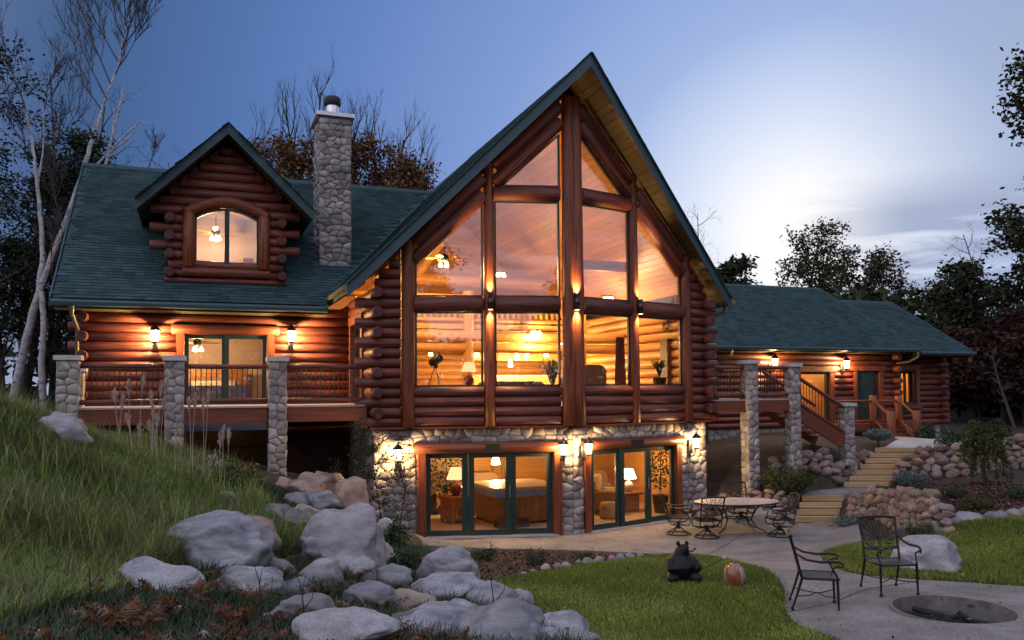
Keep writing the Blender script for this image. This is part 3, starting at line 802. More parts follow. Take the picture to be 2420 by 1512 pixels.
# ---- front gable wall: posts, beams and logs
wall = MB()                                            # thin sill board that carries the logs
for s in (-1, 1): wall.bar(front(0, 2.665, -.05), front(s * 4.75, 2.665, -.05), .34, .05)
wall = wall.build('gable_wall', M['timber'], house)
for o_ in (-.125, .125): log((o_, -.06, 2.68), (o_ * .8, -.06, 11.05 - .2), .175, wall, name='post', n=16, m='trimwood', r1=.15)
for s in (-1, 1):
    log(front(s * 2.0, 2.68, .05), front(s * 2.0, soffit_z(2.0) - .03, .05), .145, wall, name='post', m='trimwood', n=14, r1=.125)
    log(front(s * 3.9, 2.68, .05), front(s * 3.9, soffit_z(3.9) - .03, .05), .175, wall, name='post', m='trimwood', n=14, r1=.155)
    # cross beams
    for a0, a1 in ((.3, 1.87), (2.13, 3.76)):
        log(front(s * a0, 5.66, .02), front(s * a1, 5.66, .02), .19, wall, name='beam', n=14)
        for k in range(4): log(front(s * a0, 2.81 + .24 * k, .02), front(s * a1, 2.81 + .24 * k, .02), .132, wall)
    log(front(s * .28, 8.40, .02), front(s * 1.88, 8.40, .02), .185, wall, name='beam', n=14)
    # rafters following the roof, two deep
    for zo, rr in ((-.30, .17), (-.70, .18)):
        for a0, a1 in ((.26, 1.87), (2.13, 3.76)):
            log(front(s * a1, SOF + zo - RS * a1 * .985, .03), front(s * a0, SOF + zo - RS * a0 * .985, .03), rr, wall, name='rafter', n=14)
    # log work between the outer post and the corner, up into the roof
    for k in range(19):
        z = 2.80 + .24 * k
        amax = min(4.67, (SOF - .05 - z - .12) / RS)
        if amax < 4.05: continue
        if k < 14 and k % 2 == 0: amax = 5.12
        log(front(s * 4.06, z, .01), front(s * amax, z, .01), .128, wall)
    # side wall of the gable block with its corner ends
    for k in range(14):
        z = 2.80 + .24 * k; d0 = 1.258 - (.42 if k % 2 else -.1)
        d1 = 4.25 if s < 0 else 8.0
        if s < 0 and 3.3 < z < 5.35:
            log((s * 4.67, d0, z), (s * 4.67, 2.05, z), .128, wall); log((s * 4.67, 3.75, z), (s * 4.67, d1, z), .128, wall)
        else: log((s * 4.67, d0, z), (s * 4.67, d1, z), .128, wall)
b = MB(); b.box((-4.60, 1.45, 2.7), (-4.52, 2.0, 6.0)); b.box((-4.60, 3.8, 2.7), (-4.52, 9, 6.0)); b.box((-4.60, 2.0, 2.7), (-4.52, 3.8, 3.35)); b.box((-4.60, 2.0, 5.3), (-4.52, 3.8, 6.0))
b.box((4.52, 1.45, 2.7), (4.60, 9, 6.0)); b.build('inner_wall', M['pine_log'], house)
# window in that side wall, its trim catching the deck lamps
def sideL(d, z, off=0.0): return Vector((-4.67 - off, d, z))
tr = MB()
tr.box((-4.84, 2.02, 3.25), (-4.6, 2.16, 5.3)); tr.box((-4.84, 3.64, 3.25), (-4.6, 3.78, 5.3)); tr.box((-4.86, 1.98, 5.3), (-4.6, 3.82, 5.52)); tr.box((-4.88, 1.98, 3.12), (-4.6, 3.82, 3.25))
trw = tr.build('window_trim', M['trimwood'], house)
window('window', house, [(2.16, 3.25), (3.64, 3.25), (3.64, 5.3), (2.16, 5.3)], sideL, .06, .09, mull=[(2.9, 3.25, 2.9, 5.3, .07)])

# ---- the big windows
for s in (-1, 1):
    def fn(a, z, off=0.0, s=s): return front(s * a, z, off - .0)
    g = lambda a: 10.20 - .935 * a
    for poly in ([(.30, 3.66), (1.86, 3.66), (1.86, 5.47), (.30, 5.47)], [(2.14, 3.66), (3.73, 3.66), (3.73, 5.47), (2.14, 5.47)],
                 [(.30, 5.85), (1.86, 5.85), (1.86, 8.21), (.30, 8.21)], [(2.14, 5.85), (3.73, 5.85), (3.73, g(3.73)), (2.14, g(2.14))],
                 [(.28, 8.59), (1.70, 8.59), (.28, g(.28))]):
        window('window', house, poly, fn, .035, .08)

# ---- roof of the front gable
def gable_edge(a): return -1.15 + abs(a) * (2.13 / 5.35)
for s in (-1, 1):
    top = [(0, -1.15, RZ), (s * 5.35, gable_edge(5.35), RZ - RS * 5.35), (s * 5.35, 13, RZ - RS * 5.35), (0, 13, RZ)]
    rf = MB().slab(top, .20).build('roof', M['ridge'], house)
    # soffit boards laid across the rafters' tails, edge to edge
    sb = MB(); w = .14; L_ = 5.30; nb = int(L_ / w)
    for i in range(nb):
        a0, a1 = i * w + .004, (i + 1) * w - .004
        dback = max(prow(a1) + .3, 1.2) if a1 < 4.7 else 9.0
        if s < 0 and a1 >= 4.6: dback = 4.2
        sb.slab([(s * a0, gable_edge(a0) + .03, RZ - .205 - RS * a0), (s * a1, gable_edge(a1) + .03, RZ - .205 - RS * a1), (s * a1, dback, RZ - .205 - RS * a1), (s * a0, dback, RZ - .205 - RS * a0)], .03)
    sb.build('soffit_board', M['soffit'], rf, 'stuff')
    fb = MB(); a1 = 5.38
    p0 = Vector((0, -1.16, RZ + .02)); p1 = Vector((s * a1, gable_edge(a1) - .01, RZ + .02 - RS * a1))
    n_ = Vector((0, -.04, 0)); h_ = Vector((0, 0, -.31))
    vs = [p0, p1, p1 + h_, p0 + h_, p0 + n_, p1 + n_, p1 + n_ + h_, p0 + n_ + h_]
    fb.add(vs, [(0,1,2,3),(7,6,5,4),(0,4,5,1),(1,5,6,2),(2,6,7,3),(3,7,4,0)])
    fb.build('fascia', M['fascia'], rf)
    # drip edge of shingles showing as a ragged line along the rake
    eg = MB(); rd = random.Random(5)
    t = 0.0
    while t < 1:
        t1 = min(1, t + .022); q0 = p0.lerp(p1, t) + Vector((0, -.055, .012 + rd.uniform(0, .012))); q1 = p0.lerp(p1, t1) + Vector((0, -.055, .012 + rd.uniform(0, .006)))
        eg.bar(q0, q1, .09, .022); t = t1
    eg.build('shingle_edge', M['ridge'], rf, 'stuff')
    # eave gutter
    gt = MB(); z = RZ - RS * 5.35 - .10; x = s * 5.38
    d1 = 3.6 if s < 0 else 7.0; d0 = gable_edge(5.35) - .05
    prof = [(0, -.02), (0, .10), (s * .03, .10), (s * .11, .06), (s * .13, -.0), (s * .12, -.03), (s * .05, -.035)]
    gt.prism([(x + p[0], z + p[1]) for p in prof], 'y', d0, d1)
    gt.build('gutter', M['gutter'], rf)
    if s > 0:
        b = MB(); b.tube([(5.42, 1.3, 5.95), (5.40, 1.35, 5.75), (5.15, 1.5, 5.6), (5.0, 1.6, 5.3), (4.95, 1.62, 2.0)], .045, 8); b.build('downspout', M['darkgutter'], rf)

# ---- stone basement wall under the gable
sw = MB()
def bfront(a, z, off=0.0): return Vector((a, prow(a) + .05 - off, z))
def mort(a0, a1, z0, z1):
    p = [bfront(a0, z0), bfront(a1, z0), bfront(a1, z1), bfront(a0, z1)]
    q = [v + Vector((0, .35, 0)) for v in p]
    sw.add(p + q, [(0,1,2,3),(7,6,5,4),(0,4,5,1),(1,5,6,2),(2,6,7,3),(3,7,4,0)])
for s in (-1, 1):
    mort(s * 4.7, s * 3.68, -.5, 2.64); mort(s * .33, 0, -.5, 2.64); mort(s * 3.68, s * .33, 2.2, 2.64); mort(s * 3.68, s * .33, -.5, -.02)
sw.box((-4.7, 1.65, -.5), (-4.4, 9, 2.64)); sw.box((4.4, 1.65, -.5), (4.7, 9, 2.64))
swall = sw.build('stone_wall', M['mortar'], house)
cb = math.cos(BE)
Lw = 4.7 / cb
dirL = Vector((cb, -math.sin(BE), 0)); dirR = Vector((cb, math.sin(BE), 0)); UP = Vector((0, 0, 1))
# left face from corner to tip, right face from tip to corner; openings (u0,v0,u1,v1)
lay_stones(swall, bfront(-4.7, -.1), dirL, UP, Lw, 2.74, .27, .2, .075, 11, M['stone'], [((4.7 - 3.70) / cb, -1, (4.7 - .33) / cb, 2.38)], 160)
lay_stones(swall, bfront(0, -.1), dirR, UP, Lw, 2.74, .27, .2, .075, 12, M['stone'], [(.33 / cb, -1, 3.70 / cb, 2.38)], 140)
lay_stones(swall, (-4.7, 4.3, 0), (0, -1, 0), UP, 2.9, 2.64, .3, .22, .07, 13, M['stone'], (), 0)
lay_stones(swall, (4.7, 1.35, 0), (0, 1, 0), UP, 3.5, 2.64, .3, .22, .07, 14, M['stone'], (), 0)

# ---- sliding doors of the basement
for s in (-1, 1):
    u0, u1 = (.42, 3.52) if s < 0 else (.46, 3.52)
    frm = empty('door_surround', (0, 0, 0), 0, house)
    for a0, a1 in ((u0 - .12, u0 + .06), (u1 - .02, u1 + .16)):
        tb = MB(); tb.add([bfront(s * a0, 0, .12), bfront(s * a1, 0, .12), bfront(s * a1, 2.1, .12), bfront(s * a0, 2.1, .12), bfront(s * a0, 0, -.3), bfront(s * a1, 0, -.3), bfront(s * a1, 2.1, -.3), bfront(s * a0, 2.1, -.3)],
               [(0,1,2,3),(7,6,5,4),(0,4,5,1),(1,5,6,2),(2,6,7,3),(3,7,4,0)]); tb.build('jamb', M['jamb'], frm)
    log(bfront(s * (u0 - .22), 2.165, .05), bfront(s * (u1 + .26), 2.165, .05), .138, frm, name='header', m='trimwood', n=14)
    sb = MB(); sb.add([bfront(s * u0, .01, .2), bfront(s * u1, .01, .2), bfront(s * u1, .05, .2), bfront(s * u0, .05, .2), bfront(s * u0, .01, -.2), bfront(s * u1, .01, -.2), bfront(s * u1, .05, -.2), bfront(s * u0, .05, -.2)],
                      [(0,1,2,3),(7,6,5,4),(0,4,5,1),(1,5,6,2),(2,6,7,3),(3,7,4,0)]); sb.build('threshold', M['capmetal'], frm)
    x = s * (u0 + u1) / 2
    sp_ = MB(); sp_.box((x - .17, prow(x) - .2, 2.08), (x + .17, prow(x) - .06, 2.26)); sp_.build('speaker_box', M['black'], frm)
    w = (u1 - u0 - .08) / 3
    for i in range(3):
        a0 = u0 + .06 + i * w; off = (.0, .07, .02)[i] if s < 0 else (.05, .09, 0)[i]
        def fnd(a, z, o=0.0, s=s, off=off): return bfront(s * a, z, o + off - .06)
        dr = window('sliding_door', house, [(a0, .05), (a0 + w - .01, .05), (a0 + w - .01, 2.05), (a0, 2.05)], fnd, .125, .07, glass='doorglass')
        if i == 1:
            hb = MB(); ha = a0 + (.05 if s < 0 else w - .06)
            hb.bar(fnd(ha, .95, .07), fnd(ha, 1.25, .07), .025, .03); hb.build('handle', M['metal'], dr)
# ================================================================== LEFT WING
WD = 4.30                                              # wall line
WS = .81; WE, WZ, WR = 3.55, 5.85, 9.30                # eave d and z, ridge d
def wz(d): return WZ + WS * (d - WE)
def wfront(a, z, off=0.0): return Vector((a, WD - off, z))
wb = MB(); wb.box((-11.25, WD + .12, 2.4), (-8.98, WD + .2, 5.75)); wb.box((-6.92, WD + .12, 2.4), (-4.6, WD + .2, 5.75)); wb.box((-8.98, WD + .12, 5.12), (-6.92, WD + .2, 5.75))
wb.box((-11.25, WD + .2, 2.6), (-11.15, 9, 5.75))
wingw = wb.build('wing_wall', M['pine_log'], house)
for k in range(-1, 13):
    z = 2.80 + .24 * k; e = -11.62 if k % 2 == 0 else -11.2
    if z > 5.25: log(wfront(e, z), wfront(-4.72, z), .128, wingw)
    else:
        log(wfront(e, z), wfront(-9.16, z), .128, wingw); log(wfront(-6.74, z), wfront(-4.72, z), .128, wingw)
    d0 = WD - .42 if k % 2 else WD + .1
    log((-11.28, d0, z), (-11.28, 9.0, z), .128, wingw)
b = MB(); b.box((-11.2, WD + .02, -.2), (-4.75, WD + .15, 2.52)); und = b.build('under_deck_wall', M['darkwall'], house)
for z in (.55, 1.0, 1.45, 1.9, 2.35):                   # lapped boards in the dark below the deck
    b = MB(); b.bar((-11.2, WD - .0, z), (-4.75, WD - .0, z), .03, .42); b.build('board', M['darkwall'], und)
ds = empty('door_surround', (0, 0, 0), 0, house)
b = MB(); b.box((-9.16, WD - .16, 3.15), (-8.98, WD + .12, 5.08)); b.build('jamb', M['jamb'], ds)
b = MB(); b.box((-6.92, WD - .16, 3.15), (-6.74, WD + .12, 5.08)); b.build('jamb', M['jamb'], ds)
log((-9.28, WD - .08, 5.18), (-6.62, WD - .08, 5.18), .135, ds, name='header', m='trimwood', n=14)
for i, (a0, a1, off) in enumerate(((-8.96, -7.96, .0), (-7.98, -6.94, .05))):
    window('sliding_door', house, [(a0, 3.22), (a1, 3.22), (a1, 5.05), (a0, 5.05)], lambda a, z, o=0.0, off=off: wfront(a, z, o + off), .10, .06)

roof_poly = [(-11.88, WE), (-5.48, WE), (-5.35, 3.86), (-1.0, WR), (-11.88, WR)]
DA0, DA1, DD = -9.42, -6.48, 7.38                       # opening under the dormer
wr = MB()
def wslab(pts): wr.slab([(a, d, wz(d)) for a, d in pts], .2)
wslab([(-11.88, WE), (DA0, WE), (DA0, WR), (-11.88, WR)])
wslab([(DA0, WE), (DA1, WE), (DA1, 4.3), (DA0, 4.3)])
wslab([(DA0, DD), (DA1, DD), (DA1, WR), (DA0, WR)])
wslab([(DA1, WE), (-5.48, WE), (-5.35, 3.86), (-1.0, WR), (DA1, WR)])
wr.slab([(-11.88, WR, wz(WR)), (-1.0, WR, wz(WR)), (-1.0, 14.5, wz(WR) - .81 * 5.2), (-11.88, 14.5, wz(WR) - .81 * 5.2)], .2)
wroof = wr.build('roof', M['ridge'], house)
ca = math.atan(WS); vdir = Vector((0, math.cos(ca), math.sin(ca)))
def in_wing(u, v):
    a = -11.90 + u; d = WE - .04 + v * math.cos(ca)
    if not in_poly([(a, d)], [(-11.93, WE - .08), (-5.45, WE - .08), (-5.30, 3.86), (-1.0, WR), (-11.93, WR)])[0]: return False
    if DA0 + .12 < a < DA1 - .12 and d > 4.28:
        return d > 9.0 - 1.21 * abs(a - (-7.95))                 # nothing under the dormer roof
    if -5.42 < a < -4.58 and 5.15 < d < 6.4: return False
    return True
shingles(wroof, (-11.90, WE - .04, wz(WE - .04) + .006), (1, 0, 0), vdir, in_wing, 11, 7.5, 3, 300)
b = MB(); b.prism([(WR - .17, wz(WR) - .10), (WR, wz(WR) + .05), (WR + .17, wz(WR) - .10), (WR, wz(WR) + .02)], 'x', -11.95, -1.0); b.build('ridge_cap', M['ridge'], wroof)
b = MB(); b.add([(-11.90, WE - .05, WZ + .01), (-11.90, WR, wz(WR) + .04), (-11.90, WR, wz(WR) - .24), (-11.90, WE - .05, WZ - .24), (-11.94, WE - .05, WZ + .01), (-11.94, WR, wz(WR) + .04), (-11.94, WR, wz(WR) - .24), (-11.94, WE - .05, WZ - .24)],
                [(0,1,2,3),(7,6,5,4),(0,4,5,1),(1,5,6,2),(2,6,7,3),(3,7,4,0)]); b.build('fascia', M['fascia'], wroof)
b = MB(); b.prism([(WE - .04, WZ - .22), (WE - .04, WZ - .08), (WE - .12, WZ - .06), (WE - .16, WZ - .12), (WE - .15, WZ - .2)], 'x', -11.9, -5.45); b.build('gutter', M['darkgutter'], wroof)
sb = MB()
for i in range(46): sb.box((-11.86 + i * .14, WE, WZ - .27), (-11.86 + i * .14 + .132, WD - .05, WZ - .245))
sb.build('soffit_board', M['soffit'], wroof, 'stuff')
b = MB(); b.tube([(-11.45, WE - .08, 5.65), (-11.45, WE - .06, 5.45), (-11.4, WD - .2, 5.15), (-11.4, WD - .2, 4.4)], .05, 8); b.build('downspout', M['gutter'], wroof)
# the room behind the sliding door
rm = MB(); rm.box((-11.1, 8.2, 3.1), (-4.7, 8.3, 5.7)); rm.box((-11.1, 4.5, 5.6), (-4.7, 8.2, 5.66)); rm.box((-11.1, 4.5, 3.05), (-4.7, 8.2, 3.15)); rm.box((-4.8, 4.5, 3.1), (-4.7, 8.2, 5.7))
M['paint'] = mat('painted_wall', (.46, .35, .33), (.5, .39, .36), scale=3, rough=.9)
rm.build('inner_wall', M['paint'], house)

# ------------------------------------------------------------------ dormer
DC, DZ = -7.95, 10.42
dm = MB(); dm.prism([(-9.3, 6.4), (-8.74, 6.4), (-8.74, 8.9), (-9.3, 8.9)], 'y', WD + .05, WD + .18); dm.prism([(-7.19, 6.4), (-6.6, 6.4), (-6.6, 8.9), (-7.19, 8.9)], 'y', WD + .05, WD + .18)
dm.prism([(-9.3, 8.9), (-8.74, 8.12), (-8.3, 8.33), (-7.95, 8.38), (-7.6, 8.33), (-7.19, 8.12), (-6.6, 8.9), (-7.95, 10.15)], 'y', WD + .05, WD + .18)
dorm = dm.build('dormer', M['log'], house)
for k in range(-1, 16):
    z = 6.62 + .235 * k
    half = min(1.42, (10.12 - z - .1) / .98)
    if 6.9 <= z <= 8.35:
        ext = 1.86 if k % 2 else 1.42
        if z > 7.9: ext = half = min(ext, (10.1 - z) / .98)
        log((DC - ext, WD, z), (DC - 1.0, WD, z), .125, dorm); log((DC + 1.0, WD, z), (DC + ext, WD, z), .125, dorm)
        if not k % 2:
            for s in (-1, 1): log((DC + s * 1.38, WD - .33, z), (DC + s * 1.38, WD + 1.6, z), .125, dorm)
    elif z < 6.9:
        log((DC - 1.42, WD, z), (DC + 1.42, WD, z), .125, dorm)
        if not k % 2:
            for s in (-1, 1): log((DC + s * 1.38, WD - .33, z), (DC + s * 1.38, WD + 1.2, z), .125, dorm)
    else:
        h_ = (10.10 - z) / .98
        if h_ > .12: log((DC - h_, WD, z), (DC + h_, WD, z), .125, dorm)
log((DC - 1.5, WD - .10, 6.44), (DC + 1.5, WD - .10, 6.44), .075, dorm)
log((DC - 1.08, WD - .13, 6.66), (DC + 1.08, WD - .13, 6.66), .13, dorm, name='window_sill', m='trimwood')
for s in (-1, 1): log((DC + s * .93, WD - .12, 6.78), (DC + s * .93, WD - .12, 8.2), .15, dorm, name='window_trim', m='trimwood')
arch = []
for t in np.linspace(-1, 1, 13): arch.append((DC + .80 * t, WD - .02, 8.36 - .26 * t * t))
b = MB(); b.tube([(DC + 1.0 * t, WD - .12, 8.52 - .33 * t * t) for t in np.linspace(-1, 1, 13)], .15, 10); b.build('window_arch', M['trimwood'], dorm)
poly = [(DC - .80, 6.80), (DC + .80, 6.80)] + [(p[0], p[2]) for p in reversed(arch)]
window('window', house, poly, lambda a, z, o=0.0: Vector((a, WD - .06 - o, z)), .06, .09, mull=[(DC, 6.80, DC, 8.36, .12)])
for s in (-1, 1):
    top = [(DC, 3.62, DZ), (DC + s * 2.15, 3.62, DZ - .98 * 2.15), (DC + s * 2.15, 6.8, DZ - .98 * 2.15), (DC, 9.1, DZ)]
    dr = MB().slab(top, .14).build('dormer_roof', M['ridge'], house)
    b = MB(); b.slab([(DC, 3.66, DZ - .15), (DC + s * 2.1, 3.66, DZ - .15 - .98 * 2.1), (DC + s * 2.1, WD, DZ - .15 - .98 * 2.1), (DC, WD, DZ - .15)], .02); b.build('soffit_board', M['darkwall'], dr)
    b = MB(); p0 = Vector((DC, 3.60, DZ + .02)); p1 = Vector((DC + s * 2.17, 3.60, DZ + .02 - .98 * 2.17)); h_ = Vector((0, 0, -.27)); n_ = Vector((0, -.035, 0))
    vs = [p0, p1, p1 + h_, p0 + h_, p0 + n_, p1 + n_, p1 + n_ + h_, p0 + n_ + h_]
    b.add(vs, [(0,1,2,3),(7,6,5,4),(0,4,5,1),(1,5,6,2),(2,6,7,3),(3,7,4,0)]); b.build('fascia', M['fascia'], dr)
    eg = MB(); rd = random.Random(9); t = 0.0
    while t < 1:
        t1 = min(1, t + .05); q0 = p0.lerp(p1, t) + Vector((0, -.04, .012 + rd.uniform(0, .014))); q1 = p0.lerp(p1, t1) + Vector((0, -.04, .012)); eg.bar(q0, q1, .08, .02); t = t1
    eg.build('shingle_edge', M['ridge'], dr, 'stuff')
b = MB(); b.box((-9.3, 7.26, 6.3), (-6.6, 7.34, 8.75)); b.box((-9.3, 4.5, 6.22), (-6.6, 7.26, 6.3)); b.box((-9.36, 4.5, 6.3), (-9.28, 7.26, 8.75)); b.box((-6.62, 4.5, 6.3), (-6.54, 7.26, 8.75))
b.build('inner_wall', M['paint'], house)
b = MB(); b.prism([(-9.3, 8.7), (-6.6, 8.7), (-6.6, 8.75), (-9.3, 8.75)], 'y', 4.5, 7.26); b.build('ceiling', M['paint'], house)

# shingle courses on the steep slopes of the dormer and the front gable
for ob in house.children:
    nm = ob.name.split('.')[0]
    if nm not in ('dormer_roof', 'roof') or not ob.data: continue
    xs = [v.co.x for v in ob.data.vertices]
    if nm == 'dormer_roof':
        s = -1 if min(xs) < DC - 1 else 1; vd = Vector((-s, 0, .98)).normalized()
        shingles(ob, (DC + s * 2.15, 3.60, DZ - .98 * 2.15 + .006), (0, 1, 0), vd, lambda u, v: v < 3.0 and u < 3.2 + v * .8, 6, 3.1, 7 + s)
    elif min(xs) < -5 and max(xs) < .1 and min(xs) > -6:
        vd = Vector((1, 0, RS)).normalized(); l_ = 5.35 / vd.x
        shingles(ob, (-5.35, -1.2, RZ - RS * 5.35 + .006), (0, 1, 0), vd, lambda u, v: v < l_ - .05 and -1.2 + u > gable_edge(5.35 - v * vd.x) - .05 and u < 9, 9, l_, 17)
# ------------------------------------------------------------------ chimney
cm = MB(); cm.box((-5.42, 5.14, 6.4), (-4.58, 6.36, 11.42))
chim = cm.build('chimney', M['mortar'], house)
lay_stones(chim, (-5.45, 5.14, 6.75), (1, 0, 0), UP, .90, 4.6, .24, .17, .07, 21, M['stone'])
lay_stones(chim, (-5.42, 6.39, 6.9), (0, -1, 0), UP, 1.28, 4.5, .26, .19, .06, 22, M['stone'])
lay_stones(chim, (-4.58, 5.11, 6.75), (0, 1, 0), UP, 1.28, 4.6, .26, .19, .05, 23, M['stone'])
b = MB(); b.box((-5.55, 5.03, 11.42), (-4.46, 6.5, 11.53)); b.build('cap', M['capmetal'], chim)
b = MB(); b.lathe((-5.02, 5.55, 11.53), [(.175, 0), (.175, .36)], 20); b.build('flue', M['metal'], chim)
b = MB(); b.lathe((-5.02, 5.55, 11.86), [(.20, 0), (.24, .02), (.24, .20), (.20, .26), (.02, .27)], 20); b.build('flue_cap', M['black'], chim)

# ================================================================== RIGHT WING
RW, RE = 7.75, 7.0
def rfront(a, z, off=0.0): return Vector((a, RW - off, z))
RSL = .551
b = MB(); b.box((4.8, RW + .12, 1.9), (13.35, RW + .2, 5.2)); b.box((14.8, RW + .12, 1.9), (16.15, RW + .2, 5.2)); b.box((17.35, RW + .12, 1.9), (18.15, RW + .2, 5.2)); b.box((13.35, RW + .12, 4.2), (14.8, RW + .2, 5.2)); b.box((16.15, RW + .12, 4.25), (17.35, RW + .2, 5.2))
b.box((18.15, 8.32, 1.9), (18.55, 8.4, 5.1)); b.box((19.65, 8.32, 1.9), (21.2, 8.4, 5.1)); b.box((18.55, 8.32, 4.15), (19.65, 8.4, 5.1)); b.box((18.55, 8.32, 1.9), (19.65, 8.4, 2.95)); b.box((21.12, 8.4, 1.9), (21.2, 14, 5.1))
rww = b.build('wing_wall', M['darkwall'], house)
for k in range(13):
    z = 2.16 + .24 * k
    def rl(a0, a1): log(rfront(a0, z), rfront(a1, z), .128, rww)
    end = 18.5 if k % 2 == 0 else 18.15
    if z < 4.2: rl(4.8, 13.25); rl(14.95, 16.05); rl(17.5, end)
    elif z < 4.5: rl(4.8, 13.1); rl(15.05, 15.9); rl(17.6, end)
    else: rl(4.8, end)
    if k % 2: log((18.15, RW - .42, z), (18.15, RW + .6, z), .128, rww, m='trimwood')
    z2 = z - .05
    e2 = 21.65 if k % 2 == 0 else 21.2
    if 2.85 < z2 < 4.3: log((19.95, 8.2, z2), (e2, 8.2, z2), .128, rww); log((18.2, 8.2, z2), (18.35, 8.2, z2), .128, rww)
    elif z2 < 5.05: log((18.2, 8.2, z2), (e2, 8.2, z2), .128, rww)
    if k % 2 and z2 < 5.1: log((21.25, 7.8, z2), (21.25, 13.5, z2), .128, rww)
b = MB(); b.box((4.8, RW + .02, .3), (18.1, RW + .2, 2.03)); b.box((18.1, 8.25, .3), (21.2, 8.45, 2.03)); b.box((21.0, 8.45, .3), (21.2, 14, 2.0))
rsw = b.build('stone_wall', M['mortar'], house)
lay_stones(rsw, (17.9, 8.25, .9), (1, 0, 0), UP, 3.3, 1.13, .34, .25, .06, 31, M['stone'], (), 60)
lay_stones(rsw, (4.8, RW + .02, .6), (1, 0, 0), UP, 8.0, 1.43, .34, .25, .06, 32, M['stone'], (), 60)
# openings of the right wing
b = MB(); b.box((13.2, RW - .15, 2.2), (13.36, RW + .1, 4.2)); b.box((14.8, RW - .15, 2.2), (15.0, RW + .1, 4.2)); b.box((13.05, RW - .17, 4.2), (15.15, RW + .1, 4.42)); b.build('window_trim', M['trimwood'], house)
window('window', house, [(13.36, 2.25), (14.8, 2.25), (14.8, 4.2), (13.36, 4.2)], rfront, .09, .08)
ds = empty('door_surround', (0, 0, 0), 0, house)
for p_, q_ in (((16.0, RW - .15, 2.2), (16.16, RW + .1, 4.25)), ((17.34, RW - .15, 2.2), (17.52, RW + .1, 4.25)), ((15.85, RW - .17, 4.25), (17.65, RW + .1, 4.45))):
    b = MB(); b.box(p_, q_); b.build('jamb', M['jamb'], ds)
b = MB(); b.box((16.16, RW - .03, 2.22), (17.05, RW + .03, 4.25)); dg = b.build('door', M['greendoor'], house)
for z0, z1 in ((2.35, 2.8), (2.92, 4.1)):
    for a0, a1 in ((16.26, 16.56), (16.64, 16.95)):
        b = MB(); b.box((a0, RW - .055, z0), (a1, RW - .031, z1)); b.build('panel', M['sash'], dg)
window('sidelight', house, [(17.07, 2.22), (17.34, 2.22), (17.34, 4.25), (17.07, 4.25)], rfront, .05, .07)
b = MB(); b.box((18.36, 8.03, 2.75), (18.5, 8.25, 4.3)); b.box((19.72, 8.03, 2.75), (19.92, 8.25, 4.3)); b.box((18.3, 8.0, 4.3), (19.98, 8.25, 4.52)); b.box((18.3, 8.0, 2.68), (19.98, 8.25, 2.83)); b.build('window_trim', M['log'], house)
window('window', house, [(18.5, 2.83), (19.72, 2.83), (19.72, 4.3), (18.5, 4.3)], lambda a, z, o=0.0: Vector((a, 8.12 - o, z)), .07, .08, mull=[(19.16, 2.83, 19.16, 4.3, .09)])
for (x0, x1, y0, y1, z0, z1) in ((13, 15.2, 8.0, 11, 2.1, 4.6), (18.3, 21, 8.5, 11.5, 2.1, 4.7)):
    b = MB(); b.box((x0, y1, z0), (x1, y1 + .05, z1)); b.box((x0 - .05, y0, z0), (x0, y1, z1)); b.box((x1, y0, z0), (x1 + .05, y1, z1)); b.box((x0, y0, z1), (x1, y1, z1 + .05)); b.box((x0, y0, z0 - .05), (x1, y1, z0)); b.build('inner_wall', M['pine'], house)
# roofs: the longer section and a lower one beyond it
RR, RZR = 12.54, 8.22
def r1(d): return 5.17 + RSL * (d - RE)
R2, RZ2, SL2 = 11.27, 7.55, .58
def r2z(d): return 5.06 + SL2 * (d - RE)
b = MB(); b.slab([(4.9, RE, r1(RE)), (18.68, RE, r1(RE)), (18.68, RR, r1(RR)), (4.9, RR, r1(RR))], .18); b.slab([(4.9, RR, r1(RR)), (18.68, RR, r1(RR)), (18.68, 18, r1(RR) - 3), (4.9, 18, r1(RR) - 3)], .18)
ro1 = b.build('roof', M['ridge'], house)
b = MB(); b.slab([(18.6, RE, r2z(RE)), (21.76, RE, r2z(RE)), (21.76, R2, r2z(R2)), (18.6, R2, r2z(R2))], .18); b.slab([(18.6, R2, r2z(R2)), (21.76, R2, r2z(R2)), (21.76, 15.5, r2z(R2) - 2.4), (18.6, 15.5, r2z(R2) - 2.4)], .18)
ro2 = b.build('roof', M['ridge'], house)
c1 = math.atan(RSL); v1 = Vector((0, math.cos(c1), math.sin(c1)))
shingles(ro1, (4.9, RE - .04, r1(RE - .04) + .006), (1, 0, 0), v1, lambda u, v: 4.9 + u > 5.3 and u < 13.8 and v * math.cos(c1) < RR - RE, 13.8, 6.4, 5)
c2 = math.atan(SL2); v2 = Vector((0, math.cos(c2), math.sin(c2)))
shingles(ro2, (18.62, RE - .04, r2z(RE - .04) + .006), (1, 0, 0), v2, lambda u, v: u < 3.18 and v * math.cos(c2) < R2 - RE, 3.2, 5, 6)
b = MB(); b.prism([(RR - .15, r1(RR) - .06), (RR, r1(RR) + .05), (RR + .15, r1(RR) - .06), (RR, r1(RR) + .01)], 'x', 4.9, 18.72); b.build('ridge_cap', M['ridge'], ro1)
b = MB(); b.prism([(R2 - .15, r2z(R2) - .06), (R2, r2z(R2) + .05), (R2 + .15, r2z(R2) - .06), (R2, r2z(R2) + .01)], 'x', 18.6, 21.8); b.build('ridge_cap', M['ridge'], ro2)
for ro, x, f, rr in ((ro1, 18.7, r1, RR), (ro2, 21.78, r2z, R2)):
    b = MB(); b.prism([(RE - .04, f(RE) + .01), (rr, f(rr) + .03), (rr, f(rr) - .2), (RE - .04, f(RE) - .2)], 'x', x - .02, x + .03); b.build('fascia', M['fascia'], ro)
